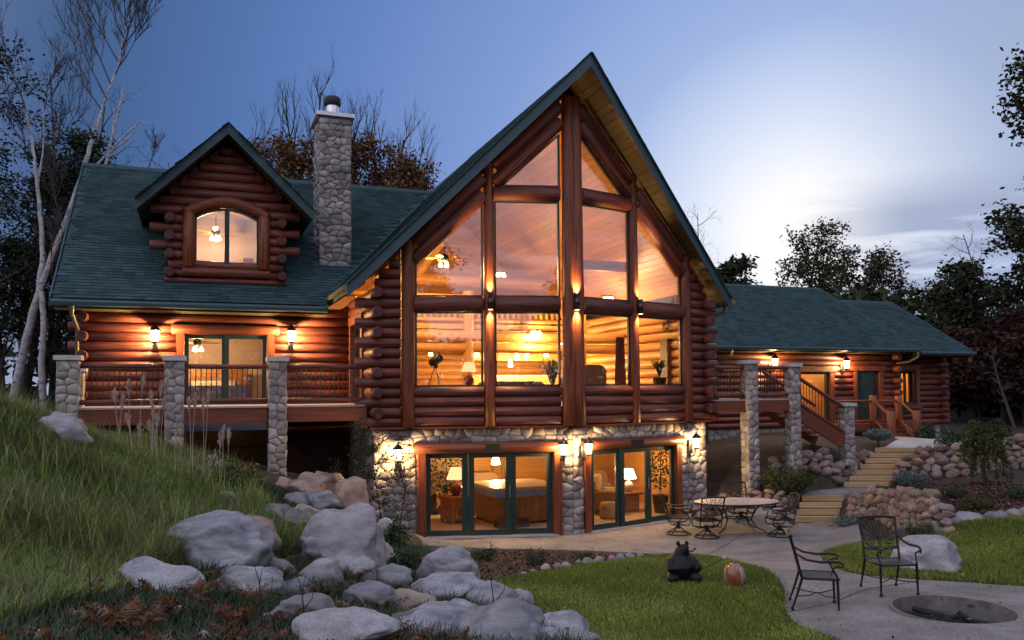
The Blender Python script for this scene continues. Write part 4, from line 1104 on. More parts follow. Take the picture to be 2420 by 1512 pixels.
b = MB(); b.prism([(RE - .05, r1(RE) - .18), (RE - .05, r1(RE) - .04), (RE - .14, r1(RE) - .02), (RE - .17, r1(RE) - .09), (RE - .15, r1(RE) - .17)], 'x', 5.3, 18.72); b.build('gutter', M['darkgutter'], ro1)
b = MB(); b.prism([(RE - .05, r2z(RE) - .18), (RE - .05, r2z(RE) - .04), (RE - .14, r2z(RE) - .02), (RE - .17, r2z(RE) - .09), (RE - .15, r2z(RE) - .17)], 'x', 18.75, 21.8); b.build('gutter', M['darkgutter'], ro2)
b = MB(); b.slab([(4.9, RE, r1(RE) - .2), (18.6, RE, r1(RE) - .2), (18.6, RW, r1(RE) - .2), (4.9, RW, r1(RE) - .2)], .02); b.build('soffit_board', M['soffit'], ro1)
b = MB(); b.slab([(18.6, RE, r2z(RE) - .2), (21.7, RE, r2z(RE) - .2), (21.7, 8.2, r2z(RE) - .2), (18.6, 8.2, r2z(RE) - .2)], .02); b.build('soffit_board', M['darkwall'], ro2)
for x, y in ((18.4, 7.4), (9.4, 7.4)):
    b = MB(); b.tube([(x + .25, 6.9, 5.0), (x + .25, 6.9, 4.8), (x + .05, 7.2, 4.6), (x - .25, 7.55, 4.55)], .055, 8); b.build('downspout', M['gutter'], ro1)
b = MB(); b.bar((21.55, 6.95, 4.72), (21.75, 7.6, 4.72), .16, .22); b.build('eave_return', M['soffit'], ro2)

# ================================================================== DECKS
def pier(parent, a, d, w, z0, z1, seed, dp=None):
    dp = dp or w
    m = MB(); m.box((a - w/2 + .03, d - dp/2 + .03, z0), (a + w/2 - .03, d + dp/2 - .03, z1 - .1))
    p = m.build('stone_pier', M['mortar'], parent)
    h = z1 - .1 - z0
    lay_stones(p, (a - w/2, d - dp/2 + .03, z0), (1, 0, 0), UP, w, h, .21, .19, .06, seed, M['pier_stone'])
    lay_stones(p, (a - w/2 + .03, d + dp/2, z0), (0, -1, 0), UP, dp, h, .21, .19, .06, seed + 1, M['pier_stone'])
    lay_stones(p, (a + w/2 - .03, d - dp/2, z0), (0, 1, 0), UP, dp, h, .21, .19, .06, seed + 2, M['pier_stone'])
    b = MB(); c = w / 2 + .05; c2 = dp / 2 + .05; b.box((a - c, d - c2, z1 - .1), (a + c, d + c2, z1)); b.build('cap', M['cap'], p)
    return p
def railing(parent, p, q, zt=.90, zb=.12, gap=.105, r=.055, timber='log'):
    """log rails with round iron balusters between p and q (deck level points)"""
    p, q = Vector(p), Vector(q); up = Vector((0, 0, 1)); L_ = (q - p).length; d = (q - p) / L_
    rail = log(p + up * zt, q + up * zt, r, parent, name='top_rail', m=timber); log(p + up * zb, q + up * zb, r, parent, name='bottom_rail', m=timber)
    n = int(L_ / gap); b = MB(); b.tube([(0, 0, zb), (0, 0, zt)], .011, 6, caps=False)
    me = b.mesh('baluster', M['baluster'])
    for i in range(1, n):
        o = link('baluster', me, parent); o.location = p + (q - p) * (i / n)
ldeck = tag(empty('wooden_deck', HC, HROT), 'raised deck on stone piers in front of the left wing, iron balusters between log rails', 'deck', 'decks of the log house')
DF = 1.25
for i, (a, z0) in enumerate(((-11.22, 2.4), (-9.13, 1.8), (-6.93, 1.4))): pier(ldeck, a, DF + .02, .39 if i else .42, z0, 4.36, 40 + i * 4)
pier(ldeck, -11.35, 3.3, .4, 2.3, 4.16, 60)
b = MB(); b.box((-11.0, DF - .02, 2.86), (-9.35, DF + .08, 3.2)); b.build('rim_beam', M['timber'], ldeck)
b = MB(); b.box((-8.91, DF - .02, 2.86), (-7.15, DF + .08, 3.2)); b.build('rim_beam', M['timber'], ldeck)
b = MB(); b.box((-6.71, DF - .02, 2.86), (-4.86, DF + .08, 3.2)); b.build('rim_beam', M['timber'], ldeck)
b = MB(); b.box((-11.5, DF, 2.86), (-11.42, 4.2, 3.2)); b.build('rim_beam', M['timber'], ldeck)
for i in range(20):
    b = MB(); y = DF - .05 + i * .146; b.box((-11.45, y, 3.2), (-4.82, y + .138, 3.24)); b.build('deck_board', M['deckboard'], ldeck)
for a0, a1 in ((-11.0, -9.35), (-8.91, -7.15), (-6.71, -4.86)): railing(ldeck, (a0, DF + .02, 3.24), (a1, DF + .02, 3.24))
railing(ldeck, (-11.4, DF + .3, 3.24), (-11.4, 3.1, 3.24))

rdeck = tag(empty('wooden_deck', HC, HROT), 'raised deck right of the glazed gable with a straight stair running down to the garden', 'deck', 'decks of the log house')
RD = .98
pier(rdeck, 5.95, RD, .37, .2, 4.36, 70, .35); pier(rdeck, 7.45, RD, .34, .7, 4.28, 74, .33); pier(rdeck, 9.95, 1.55, .34, 1.2, 3.10, 78, .33)
pier(rdeck, 5.6, 4.2, .5, .8, 4.2, 86)
b = MB(); b.box((4.8, RD - .08, 2.90), (5.76, RD + .02, 3.22)); b.build('rim_beam', M['timber'], rdeck)
b = MB(); b.box((6.14, RD - .08, 2.90), (7.28, RD + .02, 3.22)); b.build('rim_beam', M['timber'], rdeck)
for i in range(24):
    b = MB(); y = RD - .1 + i * .146; b.box((4.8, y, 3.22), (7.55, y + .138, 3.25)); b.build('deck_board', M['deckboard'], rdeck)
railing(rdeck, (4.8, RD, 3.25), (5.77, RD, 3.25)); railing(rdeck, (6.13, RD, 3.25), (7.28, RD, 3.25)); railing(rdeck, (7.6, 2.3, 3.25), (7.6, 4.4, 3.25))
# stair: two stringers, treads, sloping rails
SD = 1.5
S0, S1 = Vector((7.65, SD, 3.10)), Vector((9.75, SD, 1.98))
for y in (0, 1.15):
    b = MB(); b.bar(S0 + Vector((0, y, -.05)), S1 + Vector((.0, y, -.05)), .08, .40); b.build('stringer', M['timber'], rdeck)
for i in range(7):
    t = (i + .6) / 7.2; p = S0.lerp(S1, t); b = MB(); b.box((p.x - .15, SD + .04, p.z - .02), (p.x + .16, SD + 1.1, p.z + .03)); b.build('tread', M['deckboard'], rdeck)
railing(rdeck, (7.75, SD, 3.05), (9.73, SD, 1.98), zt=1.02, zb=.26, gap=.12); railing(rdeck, (7.75, SD + 1.15, 3.05), (9.73, SD + 1.15, 1.98), zt=1.02, zb=.26, gap=.12)

porch = tag(empty('porch', HC, HROT), 'small log porch with four steps and peeled orange posts at the green door', 'porch')
b = MB(); b.box((13.5, 5.95, 1.95), (17.6, RW - .2, 2.2)); b.build('porch_floor', M['timber'], porch)
def post(a, d, z0, z1, r=.13): return log((a, d, z0), (a, d, z1), r, porch, name='post', m='trimwood', n=14)
post(15.32, 5.95, 1.5, 3.26); post(16.57, 5.95, 1.5, 3.24); post(15.10, 4.9, 1.2, 2.70, .15); post(16.35, 4.9, 1.2, 2.70, .15)
railing(porch, (13.5, 5.95, 2.2), (15.2, 5.95, 2.2), zt=.86, zb=.1, timber='trimwood'); railing(porch, (15.45, 5.95, 2.2), (16.45, 5.95, 2.2), zt=.86, zb=.1, timber='trimwood')
railing(porch, (15.30, 5.85, 2.2), (15.12, 5.0, 1.68), zt=.86, zb=.12, timber='trimwood', gap=.14); railing(porch, (16.55, 5.85, 2.2), (16.37, 5.0, 1.68), zt=.86, zb=.12, timber='trimwood', gap=.14)
for i in range(4):
    b = MB(); y = 4.98 + .24 * i; x = .055 * i; z = 1.66 + .135 * i; b.box((15.24 + x, y, z - .10), (16.24 + x, y + .27, z + .04)); b.box((15.24 + x, y + .03, z - .22), (16.24 + x, y + .06, z - .1)); b.build('step', M['timber'], porch)
for a in (15.2, 16.28):
    b = MB(); b.bar((a, 4.9, 1.45), (a + .22, 5.95, 2.08), .07, .3); b.build('stringer', M['trimwood'], porch)
# ================================================================== LAMPS
WARM = (1.0, .61, .25); LAMP = 3.0
def point(loc, watts, parent=None, r=.05, c=WARM):
    l = bpy.data.lights.new('lamp_light', 'POINT'); l.energy = watts * LAMP; l.color = c; l.shadow_soft_size = r
    o = bpy.data.objects.new('lamp_light', l); o.location = loc; o.rotation_euler = (0, 0, 0)
    if parent: o.parent = parent
    col.objects.link(o); return o
def lantern(p, face, label, watts=20, s=1.0):
    """wall lantern with a scrolled bracket; p on the wall (world), face = world heading of its back-to-front axis (-y local)"""
    t = empty('wall_lantern', p, face)
    tag(t, label, 'lantern', 'wall lanterns of the log house')
    b = MB(); b.lathe((0, 0, -.02), [(0.0, -.02), (.055, -.01), (.055, .01)], 12)
    b = MB(); b.box((-.05 * s, -.03, -.22 * s), (.05 * s, .0, .06 * s)); b.build('back_plate', M['iron'], t)
    b = MB(); b.tube([(0, -.02, -.12 * s), (0, -.09 * s, -.20 * s), (0, -.17 * s, -.17 * s), (0, -.18 * s, -.10 * s)], .013, 8)
    b.tube([(.0, -.03, -.02), (.0, -.10 * s, -.08 * s), (0, -.15 * s, -.14 * s)], .009, 6)
    b.tube([(-.03, -.05, -.14 * s), (-.045, -.12 * s, -.18 * s), (-.02, -.16 * s, -.13 * s)], .008, 6); b.tube([(.03, -.05, -.14 * s), (.045, -.12 * s, -.18 * s), (.02, -.16 * s, -.13 * s)], .008, 6)
    b.build('bracket', M['iron'], t)
    c = (0, -.18 * s, 0)
    b = MB(); b.lathe(c, [(.03 * s, -.12 * s), (.062 * s, -.10 * s), (.066 * s, -.085 * s)], 6, False); b.build('base', M['iron'], t)
    b = MB(); b.lathe(c, [(.062 * s, -.085 * s), (.088 * s, .12 * s)], 6, False); b.build('glass', M['lampglass'], t)
    b = MB()
    for k in range(6):
        a = math.pi * k / 3; b.bar((c[0] + .066 * s * math.cos(a), c[1] + .066 * s * math.sin(a), -.085 * s), (c[0] + .092 * s * math.cos(a), c[1] + .092 * s * math.sin(a), .12 * s), .012, .012)
    b.build('frame', M['iron'], t)
    b = MB(); b.lathe(c, [(.115 * s, .12 * s), (.10 * s, .135 * s), (.055 * s, .19 * s), (.02 * s, .215 * s), (.022 * s, .24 * s), (.0, .26 * s)], 12); b.build('roof', M['iron'], t)
    point((0, -.18 * s, .02), watts, t, .045)
    return t
aL, aR = HROT - BE, HROT + BE
lantern(hw(-9.65, WD - .11, 4.95), HROT, 'wall lantern on orange-lit logs left of the deck doors', 190, 1.35)
lantern(hw(-6.33, WD - .11, 5.0), HROT, 'wall lantern on orange-lit logs between the deck doors and the gable block', 190, 1.35)
lantern(hw(-4.13, prow(4.13) - .04, 2.02), aL, 'stone-wall lantern at the far left behind thin leafy twigs', 80, 1.25)
lantern(hw(-.29, prow(.29) - .04, 2.09), aL, 'left one of the lantern pair on the stone pier between the sliding doors', 55, 1.25)
lantern(hw(.26, prow(.26) - .04, 2.09), aR, 'right one of the lantern pair on the stone pier between the sliding doors', 55, 1.25)
lantern(hw(4.02, prow(4.02) - .04, 2.07), aR, 'stone-wall lantern at the right end of the basement, above the patio table', 80, 1.25)
lantern(hw(11.95, RW - .12, 4.52), HROT, 'lantern on the right wing seen just above the deck rail', 110, 1.5)
lantern(hw(15.40, RW - .12, 4.46), HROT, 'lantern on the right wing beside the green door', 110, 1.5)
def sconce(a, sgn, label):
    t = empty('post_sconce', hw(a, prow(a) - .10, 5.70), HROT + sgn * BE); tag(t, label, 'sconce', 'up and down lights on the gable posts')
    b = MB(); b.lathe((0, -.16, -.19), [(.055, .01), (.07, 0), (.07, .38), (.055, .37)], 18, True); b.build('shade', M['bronze'], t)
    b = MB(); b.box((-.035, -.12, -.06), (.035, .08, .06)); b.build('bracket', M['bronze'], t)
    b = MB(); b.lathe((0, -.16, -.186), [(.0, 0), (.058, 0)], 16); b.build('lens', M['bulb'], t)
    b = MB(); b.lathe((0, -.16, .176), [(.0, 0), (.058, 0)], 16); b.build('lens', M['bulb'], t)
    for dz, rx in ((-.22, 0), (.21, math.pi)):
        l = bpy.data.lights.new('lamp_light', 'SPOT'); l.energy = 330; l.color = (1, .55, .22); l.spot_size = R(70); l.spot_blend = .7; l.shadow_soft_size = .04
        o = bpy.data.objects.new('lamp_light', l); o.location = (0, -.16, dz); o.rotation_euler = (rx + (R(14) if rx == 0 else -R(14)), 0, 0); o.parent = t; col.objects.link(o)
sconce(-2.0, -1, 'cylinder up-and-down light on the post left of the centre post')
sconce(.02, 0, 'cylinder up-and-down light on the thick centre post of the gable')
sconce(2.06, 1, 'cylinder up-and-down light on the post right of the centre post')

# ================================================================== INSIDE THE GREAT ROOM (floor 3.15)
FL = 3.15
b = MB(); b.add([(-4.6, 1.35, FL), (0, .12, FL), (4.6, 1.35, FL), (4.6, 12, FL), (-4.6, 12, FL), (-4.6, 1.35, FL - .4), (0, .12, FL - .4), (4.6, 1.35, FL - .4), (4.6, 12, FL - .4), (-4.6, 12, FL - .4)],
                [(0,1,2,3,4), (9,8,7,6,5), (0,5,6,1), (1,6,7,2), (2,7,8,3), (3,8,9,4), (4,9,5,0)]); b.build('floor', M['oak'], house)
# sloping plank ceiling
cp_ = MB()
for s in (-1, 1):
    nb = 34
    ceil = MB(); ceil.slab([(0, .35, SOF - .12), (s * 4.6, 1.5, SOF - .12 - RS * 4.6), (s * 4.6, 12, SOF - .12 - RS * 4.6), (0, 12, SOF - .12)], .04)
    ceil = ceil.build('ceiling', M['pine'], house)
    for i in range(nb):
        w = 4.6 / nb; a0, a1 = i * w + .006, (i + 1) * w - .006; d0 = prow(a1) + .22
        pb = MB(); pb.slab([(s * a0, d0, SOF - .17 - RS * a0), (s * a1, d0, SOF - .17 - RS * a1), (s * a1, 11.9, SOF - .17 - RS * a1), (s * a0, 11.9, SOF - .17 - RS * a0)], .025)
        pb.build('plank', M['pine'], ceil)
b = MB(); b.prism([(-4.6, FL), (4.6, FL), (4.6, 6.3), (0, 11), (-4.6, 6.3)], 'y', 11.8, 11.9); bk = b.build('inner_wall', M['pine_log'], house)
for k in range(12): log((-4.4, 11.8, FL + .15 + .26 * k), (4.4, 11.8, FL + .15 + .26 * k), .12, bk, m='pine_log', n=8)
for k in range(11):
    log((4.5, 1.6, FL + .1 + .27 * k), (4.5, 11.8, FL + .1 + .27 * k), .13, bk, m='pine_log', n=8)
    log((-4.5, 3.9, FL + .1 + .27 * k), (-4.5, 11.8, FL + .1 + .27 * k), .13, bk, m='pine_log', n=8)
# loft with its log railing, and the beams and posts that carry it
LD = 5.6
b = MB(); b.box((-4.5, LD, 5.44), (3.2, 11.8, 5.6)); loft = b.build('loft_floor', M['pine'], house)
for i in range(34):
    b = MB(); b.box((-4.45 + i * .222, LD + .05, 5.41), (-4.45 + i * .222 + .21, 11.7, 5.436)); b.build('plank', M['pine'], loft)
log((-4.5, LD - .1, 5.22), (4.4, LD - .1, 5.22), .17, loft, name='beam', m='pine_log'); log((-4.5, LD - .05, 4.86), (4.4, LD - .05, 4.86), .15, loft, name='beam', m='pine_log')
log((-4.5, LD, 5.72), (3.2, LD, 5.72), .07, loft, name='rail', m='pine_log'); log((-4.5, LD, 6.42), (3.2, LD, 6.42), .085, loft, name='rail', m='pine_log')
for i in range(40): log((-4.35 + i * .19, LD, 5.72), (-4.35 + i * .19, LD, 6.42), .045, loft, name='baluster', m='pine_log', n=7)
for a in (-3.35, -.9, 2.9): log((a, LD - .05, FL), (a, LD - .05, 6.6), .17, loft, name='post', m='pine_log')
log((-3.6, 6.9, 7.1), (3.6, 6.9, 7.1), .19, house, name='tie_beam', m='pine_log'); log((-3.3, 6.9, 7.0), (-3.9, 6.9, 6.3), .13, house, name='brace', m='pine_log'); log((-2.2, 6.9, 7.1), (-1.0, 6.9, 8.9), .13, house, name='brace', m='pine_log'); log((3.4, 3.2, 7.2), (1.2, 3.2, 7.2), .16, house, name='tie_beam', m='pine_log')
# kitchen cabinets glowing under the loft
kc = empty('kitchen_cabinets', hw(1.6, 9.6, FL), HROT); tag(kc, 'pale row of pine kitchen cabinets under the loft', 'cabinets')
b = MB(); b.box((-1.2, 0, 0), (2.4, .6, .92)); b.build('base_unit', M['pine'], kc); b = MB(); b.box((-1.25, -.03, .92), (2.45, .63, .96)); b.build('worktop', M['tile'], kc)
for i in range(6):
    b = MB(); b.box((-1.15 + i * .6, .3, 1.5), (-1.15 + i * .6 + .57, .64, 2.2)); b.build('wall_unit', M['pine'], kc)
    b = MB(); b.box((-1.15 + i * .6 + .03, -.02, .1), (-1.15 + i * .6 + .54, .0, .86)); b.build('door', M['pine_log'], kc)
def fan(p, label, blades=5, watts=60, s=1.0, drop=.9, rot=.3):
    t = empty('ceiling_fan', p, HROT + rot); tag(t, label, 'ceiling fan', 'ceiling fans')
    b = MB(); b.tube([(0, 0, drop), (0, 0, .1)], .014, 8); b.build('rod', M['iron'], t)
    b = MB(); b.lathe((0, 0, 0), [(.03, .14), (.10, .10), (.12, .02), (.08, -.05), (.03, -.08)], 14); b.build('motor', M['iron'], t)
    for k in range(blades):
        a = 2 * math.pi * k / blades; ca_, sa_ = math.cos(a), math.sin(a); q = MB(); vs = []
        for r_, w_ in ((.16, .04), (.24, .065), (.62 * s, .075), (.66 * s, .05)):
            for sgn in (-1, 1): vs.append((ca_ * r_ - sa_ * w_ * sgn, sa_ * r_ + ca_ * w_ * sgn, .03 + .012 * sgn))
        vs += [(v[0], v[1], v[2] - .01) for v in vs]
        fs = [(0, 2, 3, 1), (2, 4, 5, 3), (4, 6, 7, 5), (8, 9, 11, 10), (10, 11, 13, 12), (12, 13, 15, 14), (6, 14, 15, 7)] + [(i, i + 2, i + 10, i + 8) for i in (0, 2, 4)] + [(i + 2, i, i + 8, i + 10) for i in (1, 3, 5)]
        q.add(vs, fs); q.build('blade', M['pine'], t)
    for k in range(3):
        a = 2 * math.pi * k / 3 + .5; c = (.11 * math.cos(a), .11 * math.sin(a), -.16); q = MB(); q.lathe(c, [(.02, .08), (.045, .03), (.065, -.04), (.05, -.06), (.0, -.065)], 10); q.build('shade', M['bulb'], t)
    point((0, 0, -.34), watts, t, .12)
    return t
def hp(x, y, d):                                       # house point seen at a picture point, on the plane d
    r = ray(x, y); t = (d - (OC - HC).dot(HB)) / r.dot(HB); return OC + r * t
fan(hp(1050, 612, 3.6), 'five-bladed ceiling fan with three lit shades high in the great room', watts=170, s=.85, drop=1.2)
fan(hp(510, 550, 6.2), 'lit ceiling fan inside the arched dormer window', watts=34, s=1.25, drop=.5, rot=.9)
fan(hp(466, 812, 6.4), 'lit fan lamp inside the deck doors', watts=60, s=.9, drop=.2, rot=1.4)
def ceiling_lamp(p, label, watts, kind=0):
    t = empty('ceiling_lamp', p, HROT); tag(t, label, 'ceiling lamp', 'ceiling lamps')
    if kind == 0:
        b = MB(); b.lathe((0, 0, 0), [(.05, .10), (.16, .08), (.16, .05)], 14); b.build('canopy', M['iron'], t)
        for k in range(3):
            a = 2 * math.pi * k / 3; b = MB(); b.lathe((.13 * math.cos(a), .13 * math.sin(a), -.02), [(.03, .07), (.07, .0), (.075, -.07), (.0, -.08)], 10); b.build('shade', M['bulb'], t)
    else:
        b = MB(); b.tube([(0, 0, .5), (0, 0, .12)], .008, 6); b.build('cord', M['iron'], t)
        b = MB(); b.lathe((0, 0, 0), [(.025, .12), (.05, .05), (.06, -.04), (.0, -.05)], 12); b.build('shade', M['bulb'], t)
    point((0, 0, -.2), watts, t, .08); return t
ceiling_lamp(hp(1265, 786, 5.1), 'flush lamp with three bright shades on the loft beam', 95)
ceiling_lamp(hp(1448, 772, 7.0), 'bright lamp high on the log wall behind the armchair', 60)
for x, y, d, lb in ((1221, 846, 8.6, 'kitchen pendant farthest left and lowest'), (1232, 826, 8.2, 'kitchen pendant second from left'), (1244, 842, 8.9, 'kitchen pendant third from left'), (1268, 828, 8.3, 'kitchen pendant fourth from left'), (1324, 820, 7.6, 'kitchen pendant nearest the centre post'), (1290, 838, 8.8, 'kitchen pendant left of the one nearest the centre post'), (1206, 862, 9.0, 'kitchen pendant lowest, beside the post left of centre'), (1018, 835, 8.0, 'pendant seen above the telescope'), (1126, 838, 8.4, 'pendant just left of the post left of centre')):
    ceiling_lamp(hp(x, y, d), lb + ', small lit cone under the loft', 45, 1).scale = (1.5, 1.5, 1.7)
ceiling_lamp(hp(1404, 846, 8.5), 'small lit lamp above the back of the armchair', 25)
ceiling_lamp(hw(-2.6, 7.6, 7.2), 'added lamp on the loft brightening the left slope of the ceiling', 40)  # invented source, added to lift the light in the upper room
ceiling_lamp(hw(1.2, 8.4, 7.6), 'added lamp near the middle of the loft, brightening the ceiling', 30)  # second invented loft source, added for a brighter ceiling
ceiling_lamp(hw(3.3, 4.4, 6.4), 'lamp on the log wall high behind the right windows', 55)
ceiling_lamp(hp(1575, 762, 6.6), 'lit lamp behind the potted fern near the right post', 30)
def table_lamp(p, label, body='ceramic', watts=18, s=1.0, lit='shade'):
    t = empty('table_lamp', p, HROT); tag(t, label, 'table lamp', 'table lamps')
    b = MB(); b.lathe((0, 0, 0), [(.07*s, 0), (.08*s, .02*s), (.12*s, .10*s), (.13*s, .17*s), (.07*s, .25*s), (.025*s, .28*s), (.02*s, .36*s)], 16); b.build('body', M[body], t)
    b = MB(); b.lathe((0, 0, .34*s), [(.20*s, 0), (.11*s, .24*s)], 18); b.build('lamp_shade', M[lit], t)
    point((0, 0, .62*s), watts, t, .06); return t
def hz(x, d, z): p = hp(x, 900, d); return Vector((p.x, p.y, z))
# tripod telescope at the left window
tel = empty('tripod_telescope', hz(1030, 2.0, FL), HROT + .3); tag(tel, 'dark telescope on a tripod standing at the left window', 'telescope')
for k in range(3):
    a = 2 * math.pi * k / 3 + .4; b = MB(); b.tube([(.36 * math.cos(a), .36 * math.sin(a), 0), (.04 * math.cos(a), .04 * math.sin(a), 1.0)], .02, 6); b.build('leg', M['pine'], tel)
b = MB(); b.lathe((0, 0, .98), [(.05, 0), (.06, .05), (.04, .12)], 10); b.build('mount', M['black'], tel)
b = MB(); b.tube([(-.16, -.05, 1.12), (-.02, 0, 1.18), (.14, .06, 1.26)], [.10, .11, .12], 12); b.tube([(-.04, 0, 1.26), (-.10, -.02, 1.40)], .02, 6); b.tube([(.06, 0, 1.30), (.12, .0, 1.40)], .018, 6); b.build('tube', M['black'], tel)
lt = empty('side_table', hz(1108, 3.0, FL), HROT); tag(lt, 'dark side table at the left window carrying a lit lamp', 'table')
b = MB(); b.box((-.45, -.25, .5), (.45, .25, .55)); b.build('table_top', M['oak'], lt)
for sx in (-1, 1):
    for sy in (-1, 1): b = MB(); b.box((sx * .4 - .02, sy * .2 - .02, 0), (sx * .4 + .02, sy * .2 + .02, .5)); b.build('leg', M['oak'], lt)
table_lamp(hz(1108, 3.0, FL + .55), 'lit lamp with a flared pleated shade behind the left window', 'ceramic', 26, 1.1)
def armchair(p, rz, label, matr='chaircloth', w=.9, name='armchair', cat='armchair', seats=1):
    t = empty(name, p, rz); tag(t, label, cat)
    h = w / 2
    b = MB(); b.box((-h, -.42, .12), (h, .42, .42)); b.build('base', M[matr], t)
    for i in range(seats):
        ww = (w - .36) / seats; b = MB(); b.box((-h + .18 + i * ww + .01, -.44, .42), (-h + .18 + (i + 1) * ww - .01, .22, .56)); b.build('seat_cushion', M[matr], t)
    b = MB(); b.prism([(-h, .4), (h, .4), (h, .92), (h - .1, 1.04), (h - .25, 1.08), (-h + .25, 1.08), (-h + .1, 1.04), (-h, .92)], 'y', .2, .46); b.build('backrest', M[matr], t)
    for s in (-1, 1):
        b = MB(); b.box((min(s * h, s * (h - .2)), -.42, .12), (max(s * h, s * (h - .2)), .3, .58)); b.tube([(s * (h - .1), -.42, .58), (s * (h - .1), .28, .58)], .11, 10); b.build('arm', M[matr], t)
    for s in (-1, 1):
        for y in (-.36, .36): b = MB(); b.box((s * (h - .08) - .03, y - .03, 0), (s * (h - .08) + .03, y + .03, .12)); b.build('leg', M['oak'], t)
    return t
armchair(hw(1.25, 2.0, FL), HROT + math.pi + .25, 'tan upholstered armchair with its back to the window right of the centre post')
sf = armchair(hw(-.2, 3.4, FL), HROT, 'low sofa just inside the window left of the centre post', 'sofa', 2.0, 'sofa', 'sofa', 3); sf.scale = (1, 1, .62)
def potted(p, h, r, label, leaf='house_plant', n=500, pot=.16, kind='bush', seed=1, ph=.3):
    rr = np.random.default_rng(seed); t = empty('potted_plant', p, 0); tag(t, label, 'potted plant', 'potted plants indoors')
    b = MB(); b.lathe((0, 0, 0), [(pot * .7, 0), (pot, ph), (pot * 1.08, ph), (pot * .95, ph - .03), (.0, ph - .04)], 14); b.build('pot', M['planter'], t)
    if kind == 'spiky':
        V = []; F = []
        for i in range(n):
            a = rr.uniform(0, 2 * math.pi); L_ = h * rr.uniform(.6, 1); sp = rr.uniform(.25, 1.0) * r; w = .018
            pts = [(0, 0), (sp * .35, L_ * .6), (sp * .75, L_ * .9), (sp * 1.1, L_ * .72)]; k0 = len(V)
            for j, (q, z) in enumerate(pts):
                ww = w * (1, 1, .7, .1)[j]
                V += [(q * math.cos(a) - math.sin(a) * ww, q * math.sin(a) + math.cos(a) * ww, ph + z), (q * math.cos(a) + math.sin(a) * ww, q * math.sin(a) - math.cos(a) * ww, ph + z)]
            F += [(k0 + 2*j, k0 + 2*j + 1, k0 + 2*j + 3, k0 + 2*j + 2) for j in range(3)]
        link('leaves', np_mesh('leaves', np.array(V), np.array(F), M[leaf], rr.uniform(0, 1, len(F))), t)
    else:
        b = MB(); b.tube([(0, 0, ph - .05), (.02, 0, ph + h * .5), (0, .02, ph + h * .9)], .015, 6); b.build('stem', M['bark'], t)
        c = rr.normal(0, 1, (n, 3)); c /= np.linalg.norm(c, axis=1)[:, None]; c *= rr.uniform(.35, 1, n)[:, None] ** .6
        c = c * [r, r, h * .5] + [0, 0, ph + h * .55]
        V, F, tt = leaf_quads(c, .045, rr); link('leaves', np_mesh('leaves', V, F, M[leaf], tt), t)
    return t
def leaf_quads(c, size, rr, droop=.0, flat=0.0):
    n = len(c); u = rr.normal(0, 1, (n, 3)); u /= np.linalg.norm(u, axis=1)[:, None]; u[:, 2] *= (1 - flat); v = rr.normal(0, 1, (n, 3)); v[:, 2] *= (1 - flat)
    v -= u * (u * v).sum(1)[:, None]; v /= np.linalg.norm(v, axis=1)[:, None] + 1e-9
    s = (size * rr.uniform(.6, 1.3, n))[:, None]
    V = np.stack([c - u * s, c + v * s * .55, c + u * s, c - v * s * .55], 1).reshape(-1, 3)
    return V, np.arange(4 * n).reshape(n, 4), rr.uniform(0, 1, n)
potted(hz(1305, 2.3, FL + .1), 1.0, .5, 'spiky blue-green plant inside the window just left of the centre post', 'bluegreen', 50, kind='spiky', seed=3)
potted(hz(1558, 2.2, FL + .3), .55, .34, 'spiky houseplant in a tall dark urn at the right-hand window', 'house_plant', 60, .2, 'spiky', 4, .45)
potted(hz(1588, 2.75, FL + 1.88), .5, .3, 'fern trailing from the top of a dark cabinet at the right-hand window', 'house_plant', 300, .14, 'bush', 5, .14)
ur = empty('tall_cabinet', hz(1588, 2.75, FL), HROT); tag(ur, 'tall dark cabinet against the right wall of the great room', 'cabinet')
b = MB(); b.box((-.28, -.2, 0), (.28, .2, 1.88)); b.build('body', M['planter'], ur); b = MB(); b.box((-.24, -.22, .1), (.24, -.2, 1.8)); b.build('door', M['oak'], ur)
cu = empty('curtain', hz(1466, 2.3, FL), HROT); tag(cu, 'gathered red-brown curtain hanging beside the right-hand windows', 'curtain')
b = MB(); pts = [(i * .045 - .2, .03 * math.sin(i * 2.1)) for i in range(10)]
b.add([(x, y, .05) for x, y in pts] + [(x * .6, y, 1.9) for x, y in pts] + [(x, y + .02, .05) for x, y in pts] + [(x * .6, y + .02, 1.9) for x, y in pts], [(i, i + 1, 11 + i, 10 + i) for i in range(9)] + [(20 + i, 30 + i, 31 + i, 21 + i) for i in range(9)], True); b.build('cloth', M['curtain'], cu)

